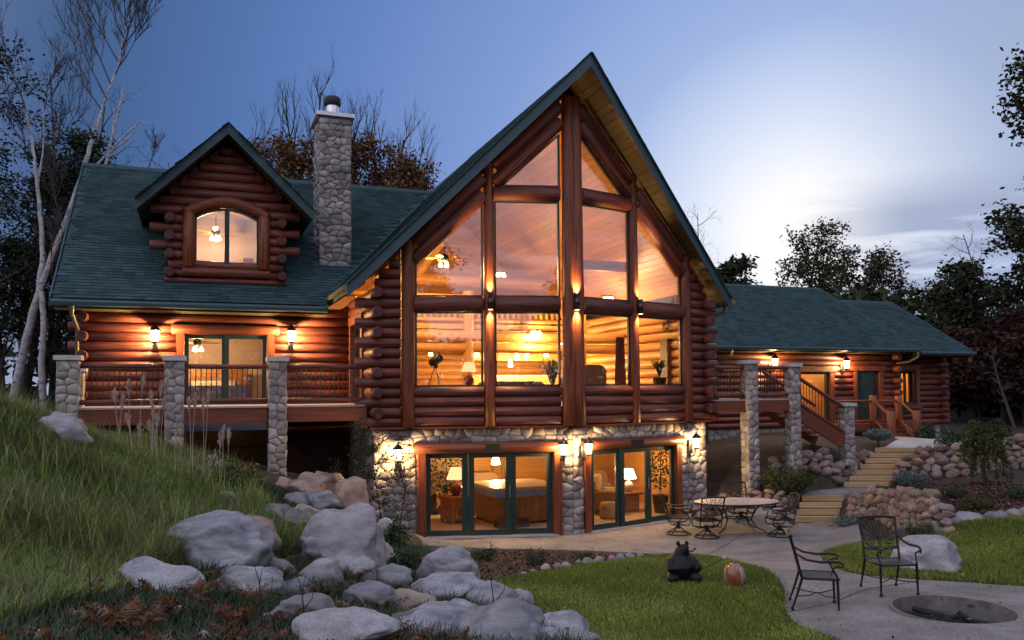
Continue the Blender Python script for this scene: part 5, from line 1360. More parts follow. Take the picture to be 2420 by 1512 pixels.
# ================================================================== BASEMENT ROOM
b = MB(); b.add([(-4.4, 1.3, .015), (0, .1, .015), (4.4, 1.3, .015), (4.4, 7.5, .015), (-4.4, 7.5, .015), (-4.4, 1.3, -.2), (0, .1, -.2), (4.4, 1.3, -.2), (4.4, 7.5, -.2), (-4.4, 7.5, -.2)],
                [(0,1,2,3,4), (9,8,7,6,5), (0,5,6,1), (1,6,7,2), (2,7,8,3), (3,8,9,4), (4,9,5,0)]); b.build('basement_floor', M['carpet'], house)
bw = MB(); bw.box((-4.4, 6.3, 0), (4.4, 6.4, 2.6)); bw.box((-4.4, 1.6, 0), (-4.32, 6.3, 2.6)); bw.box((4.32, 1.6, 0), (4.4, 6.3, 2.6)); bw = bw.build('basement_wall', M['pine'], house)
b = MB(); b.add([(-4.4, 1.5, 2.52), (0, .3, 2.52), (4.4, 1.5, 2.52), (4.4, 6.4, 2.52), (-4.4, 6.4, 2.52), (-4.4, 1.5, 2.6), (0, .3, 2.6), (4.4, 1.5, 2.6), (4.4, 6.4, 2.6), (-4.4, 6.4, 2.6)],
                [(4,3,2,1,0), (5,6,7,8,9), (1,6,5,0), (2,7,6,1), (3,8,7,2), (4,9,8,3), (0,5,9,4)]); b.build('basement_ceiling', M['pine'], house)
for k in range(17):
    b = MB(); b.box((-4.35, 6.27, .02 + k * .15), (4.35, 6.298, .155 + k * .15)); b.build('plank', M['pine'], bw)
for a in (-1.2, .1): b = MB(); b.box((a - .05, 6.2, .02), (a + .05, 6.27, 2.5)); b.build('door_casing', M['oak'], bw)
b = MB(); b.box((-1.15, 6.22, .9), (.05, 6.265, 2.2)); b.build('panel_door', M['pine_log'], bw)
et = empty('end_table', hz(1078, 3.0, .02), HROT + .25); tag(et, 'small oak end table with a panelled door, holding a red lamp', 'table')
b = MB(); b.box((-.34, -.3, .08), (.34, .3, .66)); b.build('body', M['oak'], et); b = MB(); b.box((-.40, -.35, .66), (.40, .35, .71)); b.build('table_top', M['oak'], et)
b = MB(); b.box((-.24, -.325, .12), (.24, -.30, .48)); b.build('door', M['oak'], et); b = MB(); b.box((-.15, -.34, .2), (.15, -.325, .4)); b.build('panel', M['trimwood'], et)
for sx in (-1, 1):
    for sy in (-1, 1): b = MB(); b.box((sx * .3 - .04, sy * .26 - .04, 0), (sx * .3 + .04, sy * .26 + .04, .08)); b.build('leg', M['oak'], et)
table_lamp(hz(1076, 3.0, .73), 'lamp with cream shade and red body on the oak end table', 'ceramic', 16, 1.3)
potted(hz(1052, 3.7, .02), 1.75, .55, 'tall weeping fig in a pot beside the red lamp', 'house_plant', 900, .2, 'bush', 8, .35)
armchair(hw(-1.3, 4.9, .02), HROT, 'brown basement sofa behind the hot tub', 'sofa', 2.4, 'sofa', 'sofa', 3)
th = MB(); th.box((-.35, -.5, .57), (.2, .1, .60)); th.box((-.35, -.52, .2), (.2, -.49, .6)); tho = th.build('plaid_throw', M['throw']); tho.location = hw(-1.9, 4.9, .02); tho.rotation_euler = (0, 0, HROT); tag(tho, 'yellow plaid throw draped over the sofa seat', 'blanket')
tub = empty('hot_tub', hw(-.45, 2.85, .02), HROT + .05); tag(tub, 'square wood-sided hot tub with a pale padded cover and blue skirt', 'hot tub')
b = MB(); b.box((-.92, -.9, .05), (.92, .9, .74)); b.build('base', M['oak'], tub); b = MB(); b.box((-.99, -.97, .74), (.99, .97, .9)); b.build('skirt', M['bedlinen'], tub); b = MB(); b.box((-1.0, -.98, .9), (1.0, .98, .98)); b.build('cover', M['cover'], tub)
for i in range(9): b = MB(); b.box((-.92 + i * .205, -.925, .08), (-.92 + i * .205 + .19, -.9, .72)); b.build('board', M['oak'], tub)
b = MB(); b.box((-1.05, -1.35, .0), (-.2, -.98, .2)); b.build('step', M['planter'], tub)
pen = ceiling_lamp(hp(1171, 1092, 4.0), 'wide glass pendant glowing above the basement sofa', 60, 1)
pen.scale = (2.2, 2.2, 1.6)
ceiling_lamp(hw(2.0, 3.2, 2.35), 'flush lamp on the basement ceiling behind the right doors', 24)
armchair(hw(2.2, 4.4, .02), HROT - .3, 'dark sofa behind the right sliding doors', 'sofa', 1.9, 'sofa', 'sofa', 2)
armchair(hz(1428, 3.0, .02), HROT + .9, 'tan armchair behind the left panel of the right doors', 'chaircloth')
sidet = empty('side_table', hz(1482, 3.0, .02), HROT); tag(sidet, 'low dark table behind the right doors under a white lamp', 'table')
b = MB(); b.box((-.3, -.3, .5), (.3, .3, .55)); b.build('table_top', M['oak'], sidet); b = MB(); b.box((-.22, -.22, 0), (.22, .22, .5)); b.build('base', M['oak'], sidet)
table_lamp(hz(1482, 3.0, .57), 'white shaded lamp glowing in the middle panel of the right doors', 'cover', 16, 1.15, 'bulb')
potted(hz(1556, 2.3, .02), 1.65, .34, 'tall leafy tree in a dark tapered planter inside the right door panel', 'house_plant', 700, .24, 'bush', 9, .5)
ott = MB(); ott.lathe((0, 0, 0), [(.26, .02), (.28, .1), (.28, .34), (.24, .42), (.0, .44)], 16); oo = ott.build('ottoman', M['throw']); oo.location = hz(1436, 2.0, .02); tag(oo, 'round patterned ottoman behind the left panel of the right doors', 'ottoman')
pc = empty('picture', hw(2.6, 6.2, 1.5), HROT); tag(pc, 'framed picture on the back wall seen through the right doors', 'picture')
b = MB(); b.box((-.4, -.03, -.3), (.4, .0, .3)); b.build('frame', M['planter'], pc); b = MB(); b.box((-.34, -.035, -.24), (.34, -.03, .24)); b.build('print', M['picture'], pc)
for a, lb in ((.55, 'left'), (.62, 'middle'), (.7, 'right')):
    b = MB(); b.tube([(0, 0, 0), (.03, .08, 1.45)], [.014, .006], 6); o = b.build('pool_cue', M['pine']); o.location = hw(a - .2, 6.1, .5); tag(o, lb + ' one of three thin wooden cues leaning on the basement back wall', 'cue', 'cues leaning together')
# bed and lamp seen behind the deck doors
bd = empty('bed', hw(-8.2, 6.6, 3.15), HROT); tag(bd, 'bed with blue linen and oak headboard behind the deck doors', 'bed')
b = MB(); b.box((-.9, -.9, .2), (.9, 1.0, .6)); b.build('mattress', M['bedlinen'], bd); b = MB(); b.box((-.95, 1.0, 0), (.95, 1.08, 1.1)); b.build('headboard', M['oak'], bd); b = MB(); b.box((-.6, .5, .6), (.6, .95, .75)); b.build('pillow', M['cover'], bd)
ds_ = empty('desk', hw(-8.5, 6.3, 6.3), HROT); tag(ds_, 'pale wooden desk and shelf just inside the dormer window', 'desk')
b = MB(); b.box((-.3, -.3, .75), (.2, .3, .8)); b.build('desk_top', M['pine'], ds_)
for x in (-.28, .15): b = MB(); b.box((x, -.28, 0), (x + .05, .28, .75)); b.build('leg', M['pine'], ds_)
b = MB(); b.box((1.05, -.1, 0), (1.35, .3, 1.1)); b.build('shelf', M['pine'], ds_)
# light in the rooms of the right wing
ceiling_lamp(hw(14.1, 9.5, 4.4), 'lamp lighting the yellow room behind the stair in the right wing', 26)
ceiling_lamp(hw(19.6, 10, 4.5), 'lamp lighting the yellow room at the far end of the right wing', 40)
# ================================================================== ROCKS
def rock_mesh(name, seed, sub=4, amp=.28, freq=1.1, matr=None, flat=.0):
    bm = bmesh.new(); bmesh.ops.create_icosphere(bm, subdivisions=sub, radius=1.0)
    rd = random.Random(seed); o = Vector((rd.uniform(-50, 50), rd.uniform(-50, 50), rd.uniform(-50, 50)))
    planes = [(Vector((rd.gauss(0, 1), rd.gauss(0, 1), rd.gauss(.1, .8))).normalized(), rd.uniform(.58, .88)) for _ in range(8)]
    for v in bm.verts:
        p = v.co.copy()
        for n, d in planes:                              # broken faces
            k = p.dot(n) - d
            if k > 0: p -= n * k * .92
        f = 1 + amp * noise.noise(v.co * freq + o) + amp * .4 * noise.noise(v.co * freq * 2.7 + o) + amp * .11 * noise.noise(v.co * freq * 7 + o) + amp * .03 * noise.noise(v.co * freq * 17 + o)
        v.co = p * f
    me = bpy.data.meshes.new(name); bm.to_mesh(me); bm.free()
    me.polygons.foreach_set('use_smooth', [True] * len(me.polygons))
    if matr: me.materials.append(matr)
    return me
_rseed = [100]
def boulder(cx, cy, w, h, label, matr='boulder', name='boulder', cat='boulder', group=None, deep=.9, sink=.40, rz=None, sub=4, base=None):
    """boulder filling a w x h patch of the picture around (cx, cy), standing on the ground below it"""
    _rseed[0] += 1; rd = random.Random(_rseed[0])
    g = gpt(cx, base or (cy + h * .42)); Y = max(g.y, 4.0)
    k = Y / FPX; W_, H_ = w * k / 2 * 1.14, h * k / 2 * 1.06
    top = at(cx, cy - h / 2 - 3, Y + W_ * .3); c = at(cx, cy, Y + W_ * .35)
    zb = min(gz(c.x, c.y), c.z - H_) - H_ * sink - .08
    zt = top.z
    o = link(name, rock_mesh(name, _rseed[0], sub, matr=M[matr]))
    me = o.data; co = np.empty(len(me.vertices) * 3, np.float32); me.vertices.foreach_get('co', co); co = co.reshape(-1, 3)
    ang = rd.uniform(-.5, .5) if rz is None else rz
    ca_, sa_ = math.cos(ang), math.sin(ang); x = co[:, 0] * ca_ - co[:, 1] * sa_; y = co[:, 0] * sa_ + co[:, 1] * ca_; co[:, 0] = x; co[:, 1] = y
    lo, hi = co.min(0), co.max(0); co = (co - (lo + hi) / 2) / ((hi - lo) / 2)
    tilt = rd.uniform(-.12, .12)
    co[:, 2] += co[:, 0] * tilt
    co *= [W_, W_ * deep, (zt - zb) / 2]
    me.vertices.foreach_set('co', np.ascontiguousarray(co, np.float32).ravel()); me.update()
    o.location = (c.x, c.y, (zt + zb) / 2)
    tag(o, label, cat, group or 'boulders on the slope')
    return o
BL = [
 (497, 1283, 268, 134, 'biggest long grey boulder at the foot of the grass slope, wide domed top'),
 (608, 1264, 116, 92, 'tan-sided boulder tucked behind the right end of the long grey boulder', 'boulder_tan'),
 (372, 1358, 205, 72, 'low flat brownish boulder in shade below the long grey boulder'),
 (575, 1372, 178, 78, 'low blue-grey boulder under the right end of the long grey boulder'),
 (815, 1275, 206, 172, 'tall pale egg-shaped boulder, tallest of the rock pile left of the stone wall'),
 (757, 1296, 118, 74, 'streaked low boulder leaning on the front of the tall egg-shaped one'),
 (668, 1220, 122, 56, 'smooth whitish boulder half sunk at the top edge of the grass'),
 (720, 1212, 66, 44, 'small tan boulder between the whitish one and the tall egg-shaped one', 'boulder_tan'),
 (540, 1178, 50, 28, 'little pale stone half hidden in the long grass'),
 (757, 1352, 104, 62, 'white-topped boulder with dead ferns leaning over it'),
 (858, 1350, 66, 66, 'grey boulder at the foot of the tall egg-shaped one'),
 (1056, 1342, 140, 96, 'dome-shaped boulder with a white right flank next to the mulch bed'),
 (1052, 1388, 176, 66, 'broad sloping boulder in front of the dome-shaped one'),
 (1160, 1412, 112, 66, 'smooth blue-grey boulder touching the left edge of the lawn'),
 (1226, 1418, 66, 46, 'small whitish boulder on the lawn edge right of the smooth blue-grey one'),
 (1185, 1478, 240, 118, 'largest front boulder at the lower edge with a forked twig before it'),
 (1332, 1478, 126, 62, 'dark lavender boulder beside the lawn near the lower edge'),
 (1362, 1512, 110, 40, 'rounded boulder cut off by the lower edge next to the lawn'),
 (885, 1412, 136, 76, 'rounded boulder partly covered by brown ferns in the middle of the pile'),
 (728, 1446, 176, 98, 'shaded mossy boulder behind brown ferns left of the pile'),
 (815, 1492, 230, 84, 'broad dim boulder at the lower edge behind ferns'),
 (1010, 1472, 220, 74, 'long flat boulder at the lower edge left of the largest front one'),
 (157, 1014, 138, 78, 'weathered boulder at the top of the grass slope below the first stone pier'),
 (828, 1168, 90, 76, 'brown upright boulder against the stone wall corner', 'boulder_tan'),
 (755, 1182, 86, 42, 'flat lavender boulder behind the tall egg-shaped one'),
 (716, 1150, 84, 38, 'tan boulder below the third stone pier, lit orange', 'boulder_tan'),
 (672, 1140, 44, 24, 'small tan rock at the foot of the third stone pier', 'boulder_tan'),
 (775, 1136, 72, 40, 'layered tan rock near the dark space under the deck', 'boulder_tan'),
 (728, 1128, 44, 22, 'small brown rock at the edge of the dark space under the deck', 'boulder_tan'),
 (700, 1178, 60, 26, 'flat pale slab rock above the whitish boulder'),
 (916, 1244, 52, 40, 'small grey rock between the tall egg-shaped boulder and the stone wall'),
 (1215, 1455, 60, 34, 'small rock wedged under the smooth blue-grey boulder'),
 (640, 1466, 60, 34, 'little dim rock among the ferns, right of the low blue-grey boulder'),
 (425, 1444, 44, 24, 'little grey rock among dark ferns at the lower left'),
 (100, 1498, 40, 22, 'dark small rock at the bottom left corner'),
 (700, 1392, 80, 50, 'small grey boulder between the blue-grey and the white-topped ones'),
 (930, 1362, 84, 54, 'grey boulder filling the gap left of the dome-shaped one'),
 (968, 1428, 110, 58, 'tan-stained boulder behind the long flat one', 'boulder_tan'),
 (1100, 1448, 120, 60, 'pale boulder above the largest front boulder, left of the blue-grey one'),
 (905, 1310, 70, 50, 'dim boulder at the right foot of the tall egg-shaped one'),
 (660, 1340, 70, 40, 'half buried stone right of the long grey boulder'),
 (1290, 1512, 90, 50, 'low boulder at the lower edge between the largest one and the lavender one'),
 (480, 1500, 30, 18, 'pebble-sized pale rock at the lower edge among ferns'),
]
for k_, q in enumerate(BL): boulder(*q[:4], q[4], matr=(q[5] if len(q) > 5 else 'boulder_blue' if ('blue' in q[4] or 'streaked' in q[4] or 'dome' in q[4] or 'lavender' in q[4] or k_ in (15, 18, 21)) else 'boulder'), sub=5 if q[2] > 110 else 4 if q[2] > 60 else 3)
boulder(2196, 1312, 150, 82, 'pale peaked boulder on the lawn behind the right fire pit chair', group='boulders on the lawn', rz=.2)
# edging stones
EDG = [(1290, 1342, 26), (1318, 1340, 22), (1340, 1338, 24), (1366, 1330, 20), (1388, 1328, 30), (1412, 1326, 28), (1444, 1322, 22), (1466, 1318, 24), (1490, 1315, 22), (1512, 1314, 18), (1262, 1352, 20), (1236, 1358, 18)]
for i, (x, y, w) in enumerate(EDG):
    boulder(x, y, w, w * .62, 'rounded edging stone number %s along the mulch bed' % ('one two three four five six seven eight nine ten eleven twelve'.split()[i]) if False else
            ['rounded edging stone under the leftmost mulch bed shrub', 'rounded pale edging stone right of the first shrub', 'flat edging stone in the row before the mulch bed', 'small grey edging stone just left of the pair of light ones', 'larger light edging stone of the pair in mid row', 'light oval edging stone right of the larger one', 'grey edging stone under the last mulch bed shrub', 'flat pale edging stone where the mulch bed narrows', 'thin edging stone close to the mulch bed tip', 'last tiny edging stone at the patio end of the mulch bed', 'small dark edging stone near the dome-shaped boulder', 'tiny edging stone nearest the dome-shaped boulder'][i],
            matr='boulder' if i % 3 else 'boulder_tan', name='edging_stone', cat='stone', group='edging stones by the mulch bed', sub=2)
EDR = [(2292, 1222, 84, 20, 'long flat edging stone at the right lawn'), (2354, 1220, 44, 22, 'pale edging stone next to the long flat one at the right lawn'), (2400, 1214, 36, 22, 'reddish edging stone at the right lawn edge'),
       (2258, 1230, 30, 18, 'small edging stone where the rock wall meets the right lawn'), (2428, 1210, 40, 24, 'edging stone cut off by the right edge')]
for x, y, w, h, lb in EDR: boulder(x, y, w, h, lb, matr='boulder_tan' if 'red' in lb else 'boulder', name='edging_stone', cat='stone', group='edging stones by the right lawn', sub=2)

# dry-laid retaining walls of round field stone
_rk = [rock_mesh('stone', 500 + i, 2, .22, 1.0, M['wallrock']) for i in range(12)]
def rock_wall(label, line, heights, size, seed, lean=.35, jitter=.35):
    """line: plan points left to right as seen; heights: wall height at those points"""
    rd = random.Random(seed); P = [Vector((*p, 0)) for p in line]
    t = empty('rock_wall', (P[0].x, P[0].y, gz(P[0].x, P[0].y))); tag(t, label, 'rock wall', 'dry rock retaining walls')
    o0 = t.location.copy()
    seg = [(P[i + 1] - P[i]).length for i in range(len(P) - 1)]; tot = sum(seg)
    def pos(s):
        for i, l in enumerate(seg):
            if s <= l or i == len(seg) - 1: k = s / l; return P[i].lerp(P[i + 1], k), heights[i] + (heights[i + 1] - heights[i]) * k, (P[i + 1] - P[i]).normalized()
            s -= l
    row = 0; z = 0.0
    while True:
        s = -rd.uniform(0, size * .5); rz = size * rd.uniform(.42, .56); any_ = False
        while s < tot + size * .2:
            w = size * rd.uniform(.5, 1.15)
            p, h, d = pos(min(max(s + w / 2, 0), tot))
            if z < h - rz * .25:
                any_ = True; nrm = Vector((-d.y, d.x, 0))
                hh = rz * rd.uniform(.85, 1.25)
                q = p + nrm * (z * lean + rd.uniform(-.03, .05)); g0 = gz(p.x, p.y) - .06
                o = link('stone', _rk[rd.randrange(12)], t)
                o.location = Vector((q.x, q.y, g0 + z + rz * .5 + rd.uniform(-.03, .03))) - o0
                o.rotation_euler = (rd.uniform(-.3, .3), rd.uniform(-.35, .35), math.atan2(d.y, d.x) + rd.uniform(-.3, .3))
                o.scale = (w * .55, w * .48, hh * .62)
            s += w * .93
        if not any_: break
        z += rz * .86; row += 1
        if row > 12: break
    return t
def gp(x, y): q = gpt(x, y); return (q.x, q.y)
rock_wall('low rock wall curving from the lower timber steps to the right lawn', [(8.75, 21.9), (9.0, 21.0), (9.1, 20.2), gp(2110, 1248), gp(2200, 1260), gp(2240, 1258)], [.55, .75, .85, .9, .95, .55], .36, 1, .3)
rock_wall('high rock wall right of the upper timber steps', [(11.7, 25.3), (12.3, 25.4), (13.4, 24.9), (15.2, 24.6), (17.5, 25.2)], [.55, .9, 1.0, .95, .9], .46, 2, .35)
rock_wall('pile of big rocks left of the upper timber steps below the deck stair', [(7.6, 24.4), (8.5, 24.5), (9.3, 24.75), (9.95, 25.15), (10.7, 25.9), (11.6, 26.9)], [.3, .5, .75, .85, .7, .4], .5, 3, .3)
rock_wall('low rock edging behind the patio table', [(4.75, 22.6), (5.8, 22.75), (6.9, 22.7), (7.45, 22.5), (8.0, 23.2)], [.35, .42, .5, .5, .6], .30, 4, .3)

# timber steps
def flight(label, pl, pr, run, n, rise, tread, z0):
    pl, pr = Vector((*pl, 0)), Vector((*pr, 0)); run = Vector((*run, 0)).normalized()
    t = empty('timber_steps', (pl.x, pl.y, z0)); tag(t, label, 'steps', 'timber garden steps'); o0 = t.location.copy()
    for i in range(n):
        a = pl + run * tread * i; b_ = pr + run * tread * i; z = z0 + rise * i
        nn = run; zz = z + rise
        def blk(q, z0_, z1_):
            b = MB(); b.add([Vector((v.x, v.y, z0_)) - o0 for v in q] + [Vector((v.x, v.y, z1_)) - o0 for v in q], [(0,3,2,1),(4,5,6,7),(0,1,5,4),(1,2,6,5),(2,3,7,6),(3,0,4,7)]); return b
        blk([a + nn * .10, b_ + nn * .10, b_ + nn * (tread + .06), a + nn * (tread + .06)], z - .45, zz - .012).build('tread', M['step'], t)
        u = (b_ - a).normalized() * .03
        blk([a - u, b_ + u, b_ + u + nn * .12, a - u + nn * .12], z + .012, zz).build('riser_timber', M['step'], t)
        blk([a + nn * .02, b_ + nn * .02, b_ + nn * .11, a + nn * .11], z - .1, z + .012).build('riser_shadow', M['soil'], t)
    return t
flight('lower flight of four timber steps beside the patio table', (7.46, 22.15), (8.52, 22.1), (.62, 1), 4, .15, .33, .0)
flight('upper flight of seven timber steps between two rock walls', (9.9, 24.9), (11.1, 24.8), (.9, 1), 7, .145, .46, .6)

# ================================================================== PATIO FURNITURE (x right, y forward, z up)
def scrolls(b, W2, z0, z1, lean, y0, r=.008):
    """cast leaf and scroll ornament filling a chair back"""
    def P(u, v): return Vector((u * W2, y0 - lean * v, z0 + (z1 - z0) * v))
    def curve(pts, rr=r):
        b.tube([P(*p) for p in pts], rr, 5)
    for s in (-1, 1):
        curve([(0, .05), (s * .10, .30), (s * .22, .55), (s * .30, .80), (s * .18, .97)])
        curve([(0, .25), (s * .05, .5), (s * .14, .75), (s * .05, .95)])
        curve([(s * .05, .35), (s * .35, .55), (s * .60, .85), (s * .72, .97)])
        curve([(s * .05, .30), (s * .45, .48), (s * .80, .72), (s * .98, .82)])
        curve([(s * .06, .24), (s * .5, .40), (s * .98, .52)])
        a = np.linspace(0, 2 * math.pi * 1.3, 14)
        curve([(s * (.55 + .34 * math.cos(t) * (1 - t / 11)), .20 + .17 * math.sin(t) * (1 - t / 11)) for t in a])
        a = np.linspace(0, 2 * math.pi, 10)
        curve([(s * (.58 + .13 * math.cos(t)), .2 + .07 * math.sin(t)) for t in a])
        curve([(0, .02), (s * .3, -.04), (s * .6, .02), (s * .98, .0)])
def seat_part(t, w, d, z, name='seat'):
    b = MB(); h = w / 2
    b.tube([(-h, -d/2, z), (-h, d/2 - .04, z), (-h + .05, d/2, z), (h - .05, d/2, z), (h, d/2 - .04, z), (h, -d/2, z), (-h, -d/2, z)], .016, 7)
    for i in range(9): x = -h + w * (i + .5) / 9; b.box((x - .018, -d/2, z - .002), (x + .018, d/2 - .01, z + .006))
    for i in range(7): y = -d/2 + d * (i + .5) / 7; b.box((-h, y - .014, z - .009), (h, y + .014, z - .003))
    b.build(name, M['iron'], t)
def back_part(t, w, d, z, top, lean):
    b = MB(); h = w / 2
    for s in (-1, 1): b.tube([(s * h, -d/2, z), (s * h, -d/2 - lean * .45, z + (top - z) * .5), (s * (h + .015), -d/2 - lean, top)], [.017, .017, .02], 8)
    b.tube([(-(h + .03), -d/2 - lean, top - .005), (-h * .6, -d/2 - lean - .02, top + .012), (0, -d/2 - lean - .028, top + .016), (h * .6, -d/2 - lean - .02, top + .012), (h + .03, -d/2 - lean, top - .005)], .022, 8)
    b.tube([(-h, -d/2 - lean * .3, z + .15), (0, -d/2 - lean * .3, z + .12), (h, -d/2 - lean * .3, z + .15)], .011, 6)
    scrolls(b, h * .97, z + .16, top - .02, lean * .68, -d/2 - lean * .3)
    b.build('backrest', M['iron'], t)
def arm_part(t, s, w, d, z, az, lean, down=True):
    b = MB(); h = w / 2
    pts = [(s * h, -d/2 - lean * .55, az + .10), (s * (h + .03), -d/2 + .06, az + .02), (s * (h + .035), 0, az - .005), (s * (h + .035), d/2 - .08, az + .01), (s * (h + .03), d/2 + .0, az + .005), (s * (h + .03), d/2 + .045, az - .03), (s * (h + .03), d/2 + .03, az - .065), (s * (h + .03), d/2 - .005, az - .06), (s * (h + .03), d/2 - .005, az - .035)]
    b.tube(pts, [.015, .017, .02, .02, .018, .016, .014, .012, .010], 7)
    b.tube([(s * (h + .03), d/2 - .0, az - .05), (s * (h + .02), d/2 - .09, az - .09), (s * (h + .01), d/2 - .06, az - .15), (s * h, d/2 - .02, z)], .013, 6)
    b.build('arm', M['iron'], t)
def pit_chair(p, rz, label):
    t = empty('metal_armchair', p, rz); tag(t, label, 'chair', 'armchairs by the fire pit')
    w, d, z, top, lean = .54, .50, .45, 1.04, .15
    seat_part(t, w, d, z); back_part(t, w, d, z, top, lean)
    for s in (-1, 1):
        arm_part(t, s, w, d, z, .70, lean)
        b = MB(); b.tube([(s * w/2, d/2 - .03, z + .02), (s * (w/2 + .005), d/2 - .02, .10), (s * (w/2 + .005), d/2 - .02, .05)], [.021, .015, .013], 8); b.lathe((s * (w/2 + .005), d/2 - .02, 0), [(.010, 0), (.024, .012), (.026, .03), (.014, .055)], 10); b.build('leg', M['iron'], t)
        b = MB(); b.tube([(s * w/2, -d/2, z), (s * w/2, -d/2 - .05, .28), (s * (w/2 + .005), -d/2 - .13, .04)], [.02, .017, .013], 8); b.lathe((s * (w/2 + .005), -d/2 - .135, 0), [(.010, 0), (.022, .012), (.022, .03), (.014, .05)], 10); b.build('leg', M['iron'], t)
    b = MB()
    for s in (-1, 1): b.tube([(s * w/2, d/2 - .02, .20), (s * .12, .06, .185), (s * .02, .0, .20), (-s * .02, -.06, .20), (-s * .12, -.14, .185), (-s * w/2, -d/2 - .08, .20)], .008, 6)
    b.build('stretcher', M['iron'], t)
    return t
def swivel_chair(p, rz, label):
    t = empty('swivel_chair', p, rz); tag(t, label, 'chair', 'swivel chairs round the patio table')
    w, d, z, top, lean = .54, .50, .43, 1.0, .17
    seat_part(t, w, d, z); back_part(t, w, d, z, top, lean)
    for s in (-1, 1): arm_part(t, s, w, d, z, .66, lean)
    b = MB()
    for s in (-1, 1): b.tube([(s * w/2, -d/2, z), (s * w/2, -d/2 + .01, z - .12), (s * w/2, -d/2 + .05, z - .16), (s * w/2, d/2 - .05, z - .17), (s * w/2, d/2 - .01, z - .13), (s * w/2, d/2, z)], .014, 7)
    for y in (-.12, .12): b.tube([(-w/2, y, z - .165), (0, y * .6, z - .19), (w/2, y, z - .165)], .013, 6)
    b.build('seat_frame', M['iron'], t)
    b = MB(); b.lathe((0, 0, 0), [(.05, .20), (.055, .17), (.035, .14), (.035, .26), (.07, .27), (.07, .29)], 12); b.build('swivel', M['iron'], t)
    b = MB()
    for k in range(4):
        a = math.pi / 4 + k * math.pi / 2; b.tube([(.03 * math.cos(a), .03 * math.sin(a), .20), (.14 * math.cos(a), .14 * math.sin(a), .12), (.29 * math.cos(a), .29 * math.sin(a), .03)], [.02, .016, .014], 7)
    b.tube([(.29 * math.cos(a), .29 * math.sin(a), .02) for a in np.linspace(0, 2 * math.pi, 25)], .014, 7); b.build('pedestal', M['iron'], t)
    return t
def on(x, y, dz=.035): q = gpt(x, y, dz); return Vector((q.x, q.y, q.z + dz))
c1_ = pit_chair(on(1936, 1434), -math.pi / 2 - .26, 'black cast armchair seen from its side, nearer the lawn with the bear')
c2_ = pit_chair(on(2106, 1400), math.pi + .06, 'black cast armchair facing the camera, left of the fire pit')
swivel_chair(on(1603, 1262), -math.pi / 2 - .05, 'swivel chair at the left end of the patio table')
swivel_chair(on(1670, 1270), .18, 'swivel chair with its scrolled back to the camera, before the patio table')
swivel_chair(on(1842, 1267), math.pi / 2 + .05, 'swivel chair at the right end of the patio table')
swivel_chair(Vector((6.0, 22.0, .035)), math.pi + .1, 'swivel chair mostly hidden behind the far side of the patio table')
pt = empty('patio_table', Vector((5.55, 20.75, .035)), .1); tag(pt, 'oval stone-topped patio table on curved iron legs', 'table')
b = MB(); n = 36
for z0, z1, k in ((.70, .735, 1.0),):
    pass
ov = [(1.06 * math.cos(t), .68 * math.sin(t)) for t in np.linspace(0, 2 * math.pi, n, endpoint=False)]
b.prism(ov, 'z', .70, .735); b.build('table_top', M['tile'], pt)
b = MB(); b.tube([(x * 1.005, y * 1.005, .71) for x, y in ov + ov[:1]], .02, 7); b.build('rim', M['iron'], pt)
for sx in (-1, 1):
    for sy in (-1, 1):
        b = MB(); b.tube([(sx * .50, sy * .30, .69), (sx * .36, sy * .20, .50), (sx * .30, sy * .16, .30), (sx * .40, sy * .24, .12), (sx * .60, sy * .40, .01)], [.02, .02, .02, .018, .016], 8); b.build('leg', M['iron'], pt)
b = MB(); b.tube([(.32 * math.cos(t), .19 * math.sin(t), .33) for t in np.linspace(0, 2 * math.pi, 19)], .013, 6); b.build('ring', M['iron'], pt)

# ------------------------------------------------------------------ fire pit
fp = empty('fire_pit', PIT_C + Vector((0, 0, .03))); tag(fp, 'sunken round fire pit with a rusty steel ring set in the path', 'fire pit')
b = MB(); b.lathe((0, 0, 0), [(PIT_R + .005, -.5), (PIT_R + .005, .012), (PIT_R - .02, .012), (PIT_R - .02, -.5)], 40, False); b.build('ring', M['steel'], fp)
b = MB(); b.lathe((0, 0, -.24), [(PIT_R, -.02), (PIT_R * .6, .02), (.0, .05)], 30); b.build('ash_bed', M['ash'], fp)
rd = random.Random(4)
for i in range(9):
    a = rd.uniform(0, 6.3); r_ = rd.uniform(.1, PIT_R - .3); L_ = rd.uniform(.25, .5); th = rd.uniform(0, 3.1)
    log((r_ * math.cos(a) - L_/2 * math.cos(th), r_ * math.sin(a) - L_/2 * math.sin(th), -.17), (r_ * math.cos(a) + L_/2 * math.cos(th), r_ * math.sin(a) + L_/2 * math.sin(th), -.15 + rd.uniform(0, .05)), .04, fp, m='ash', name='charred_log', n=7)

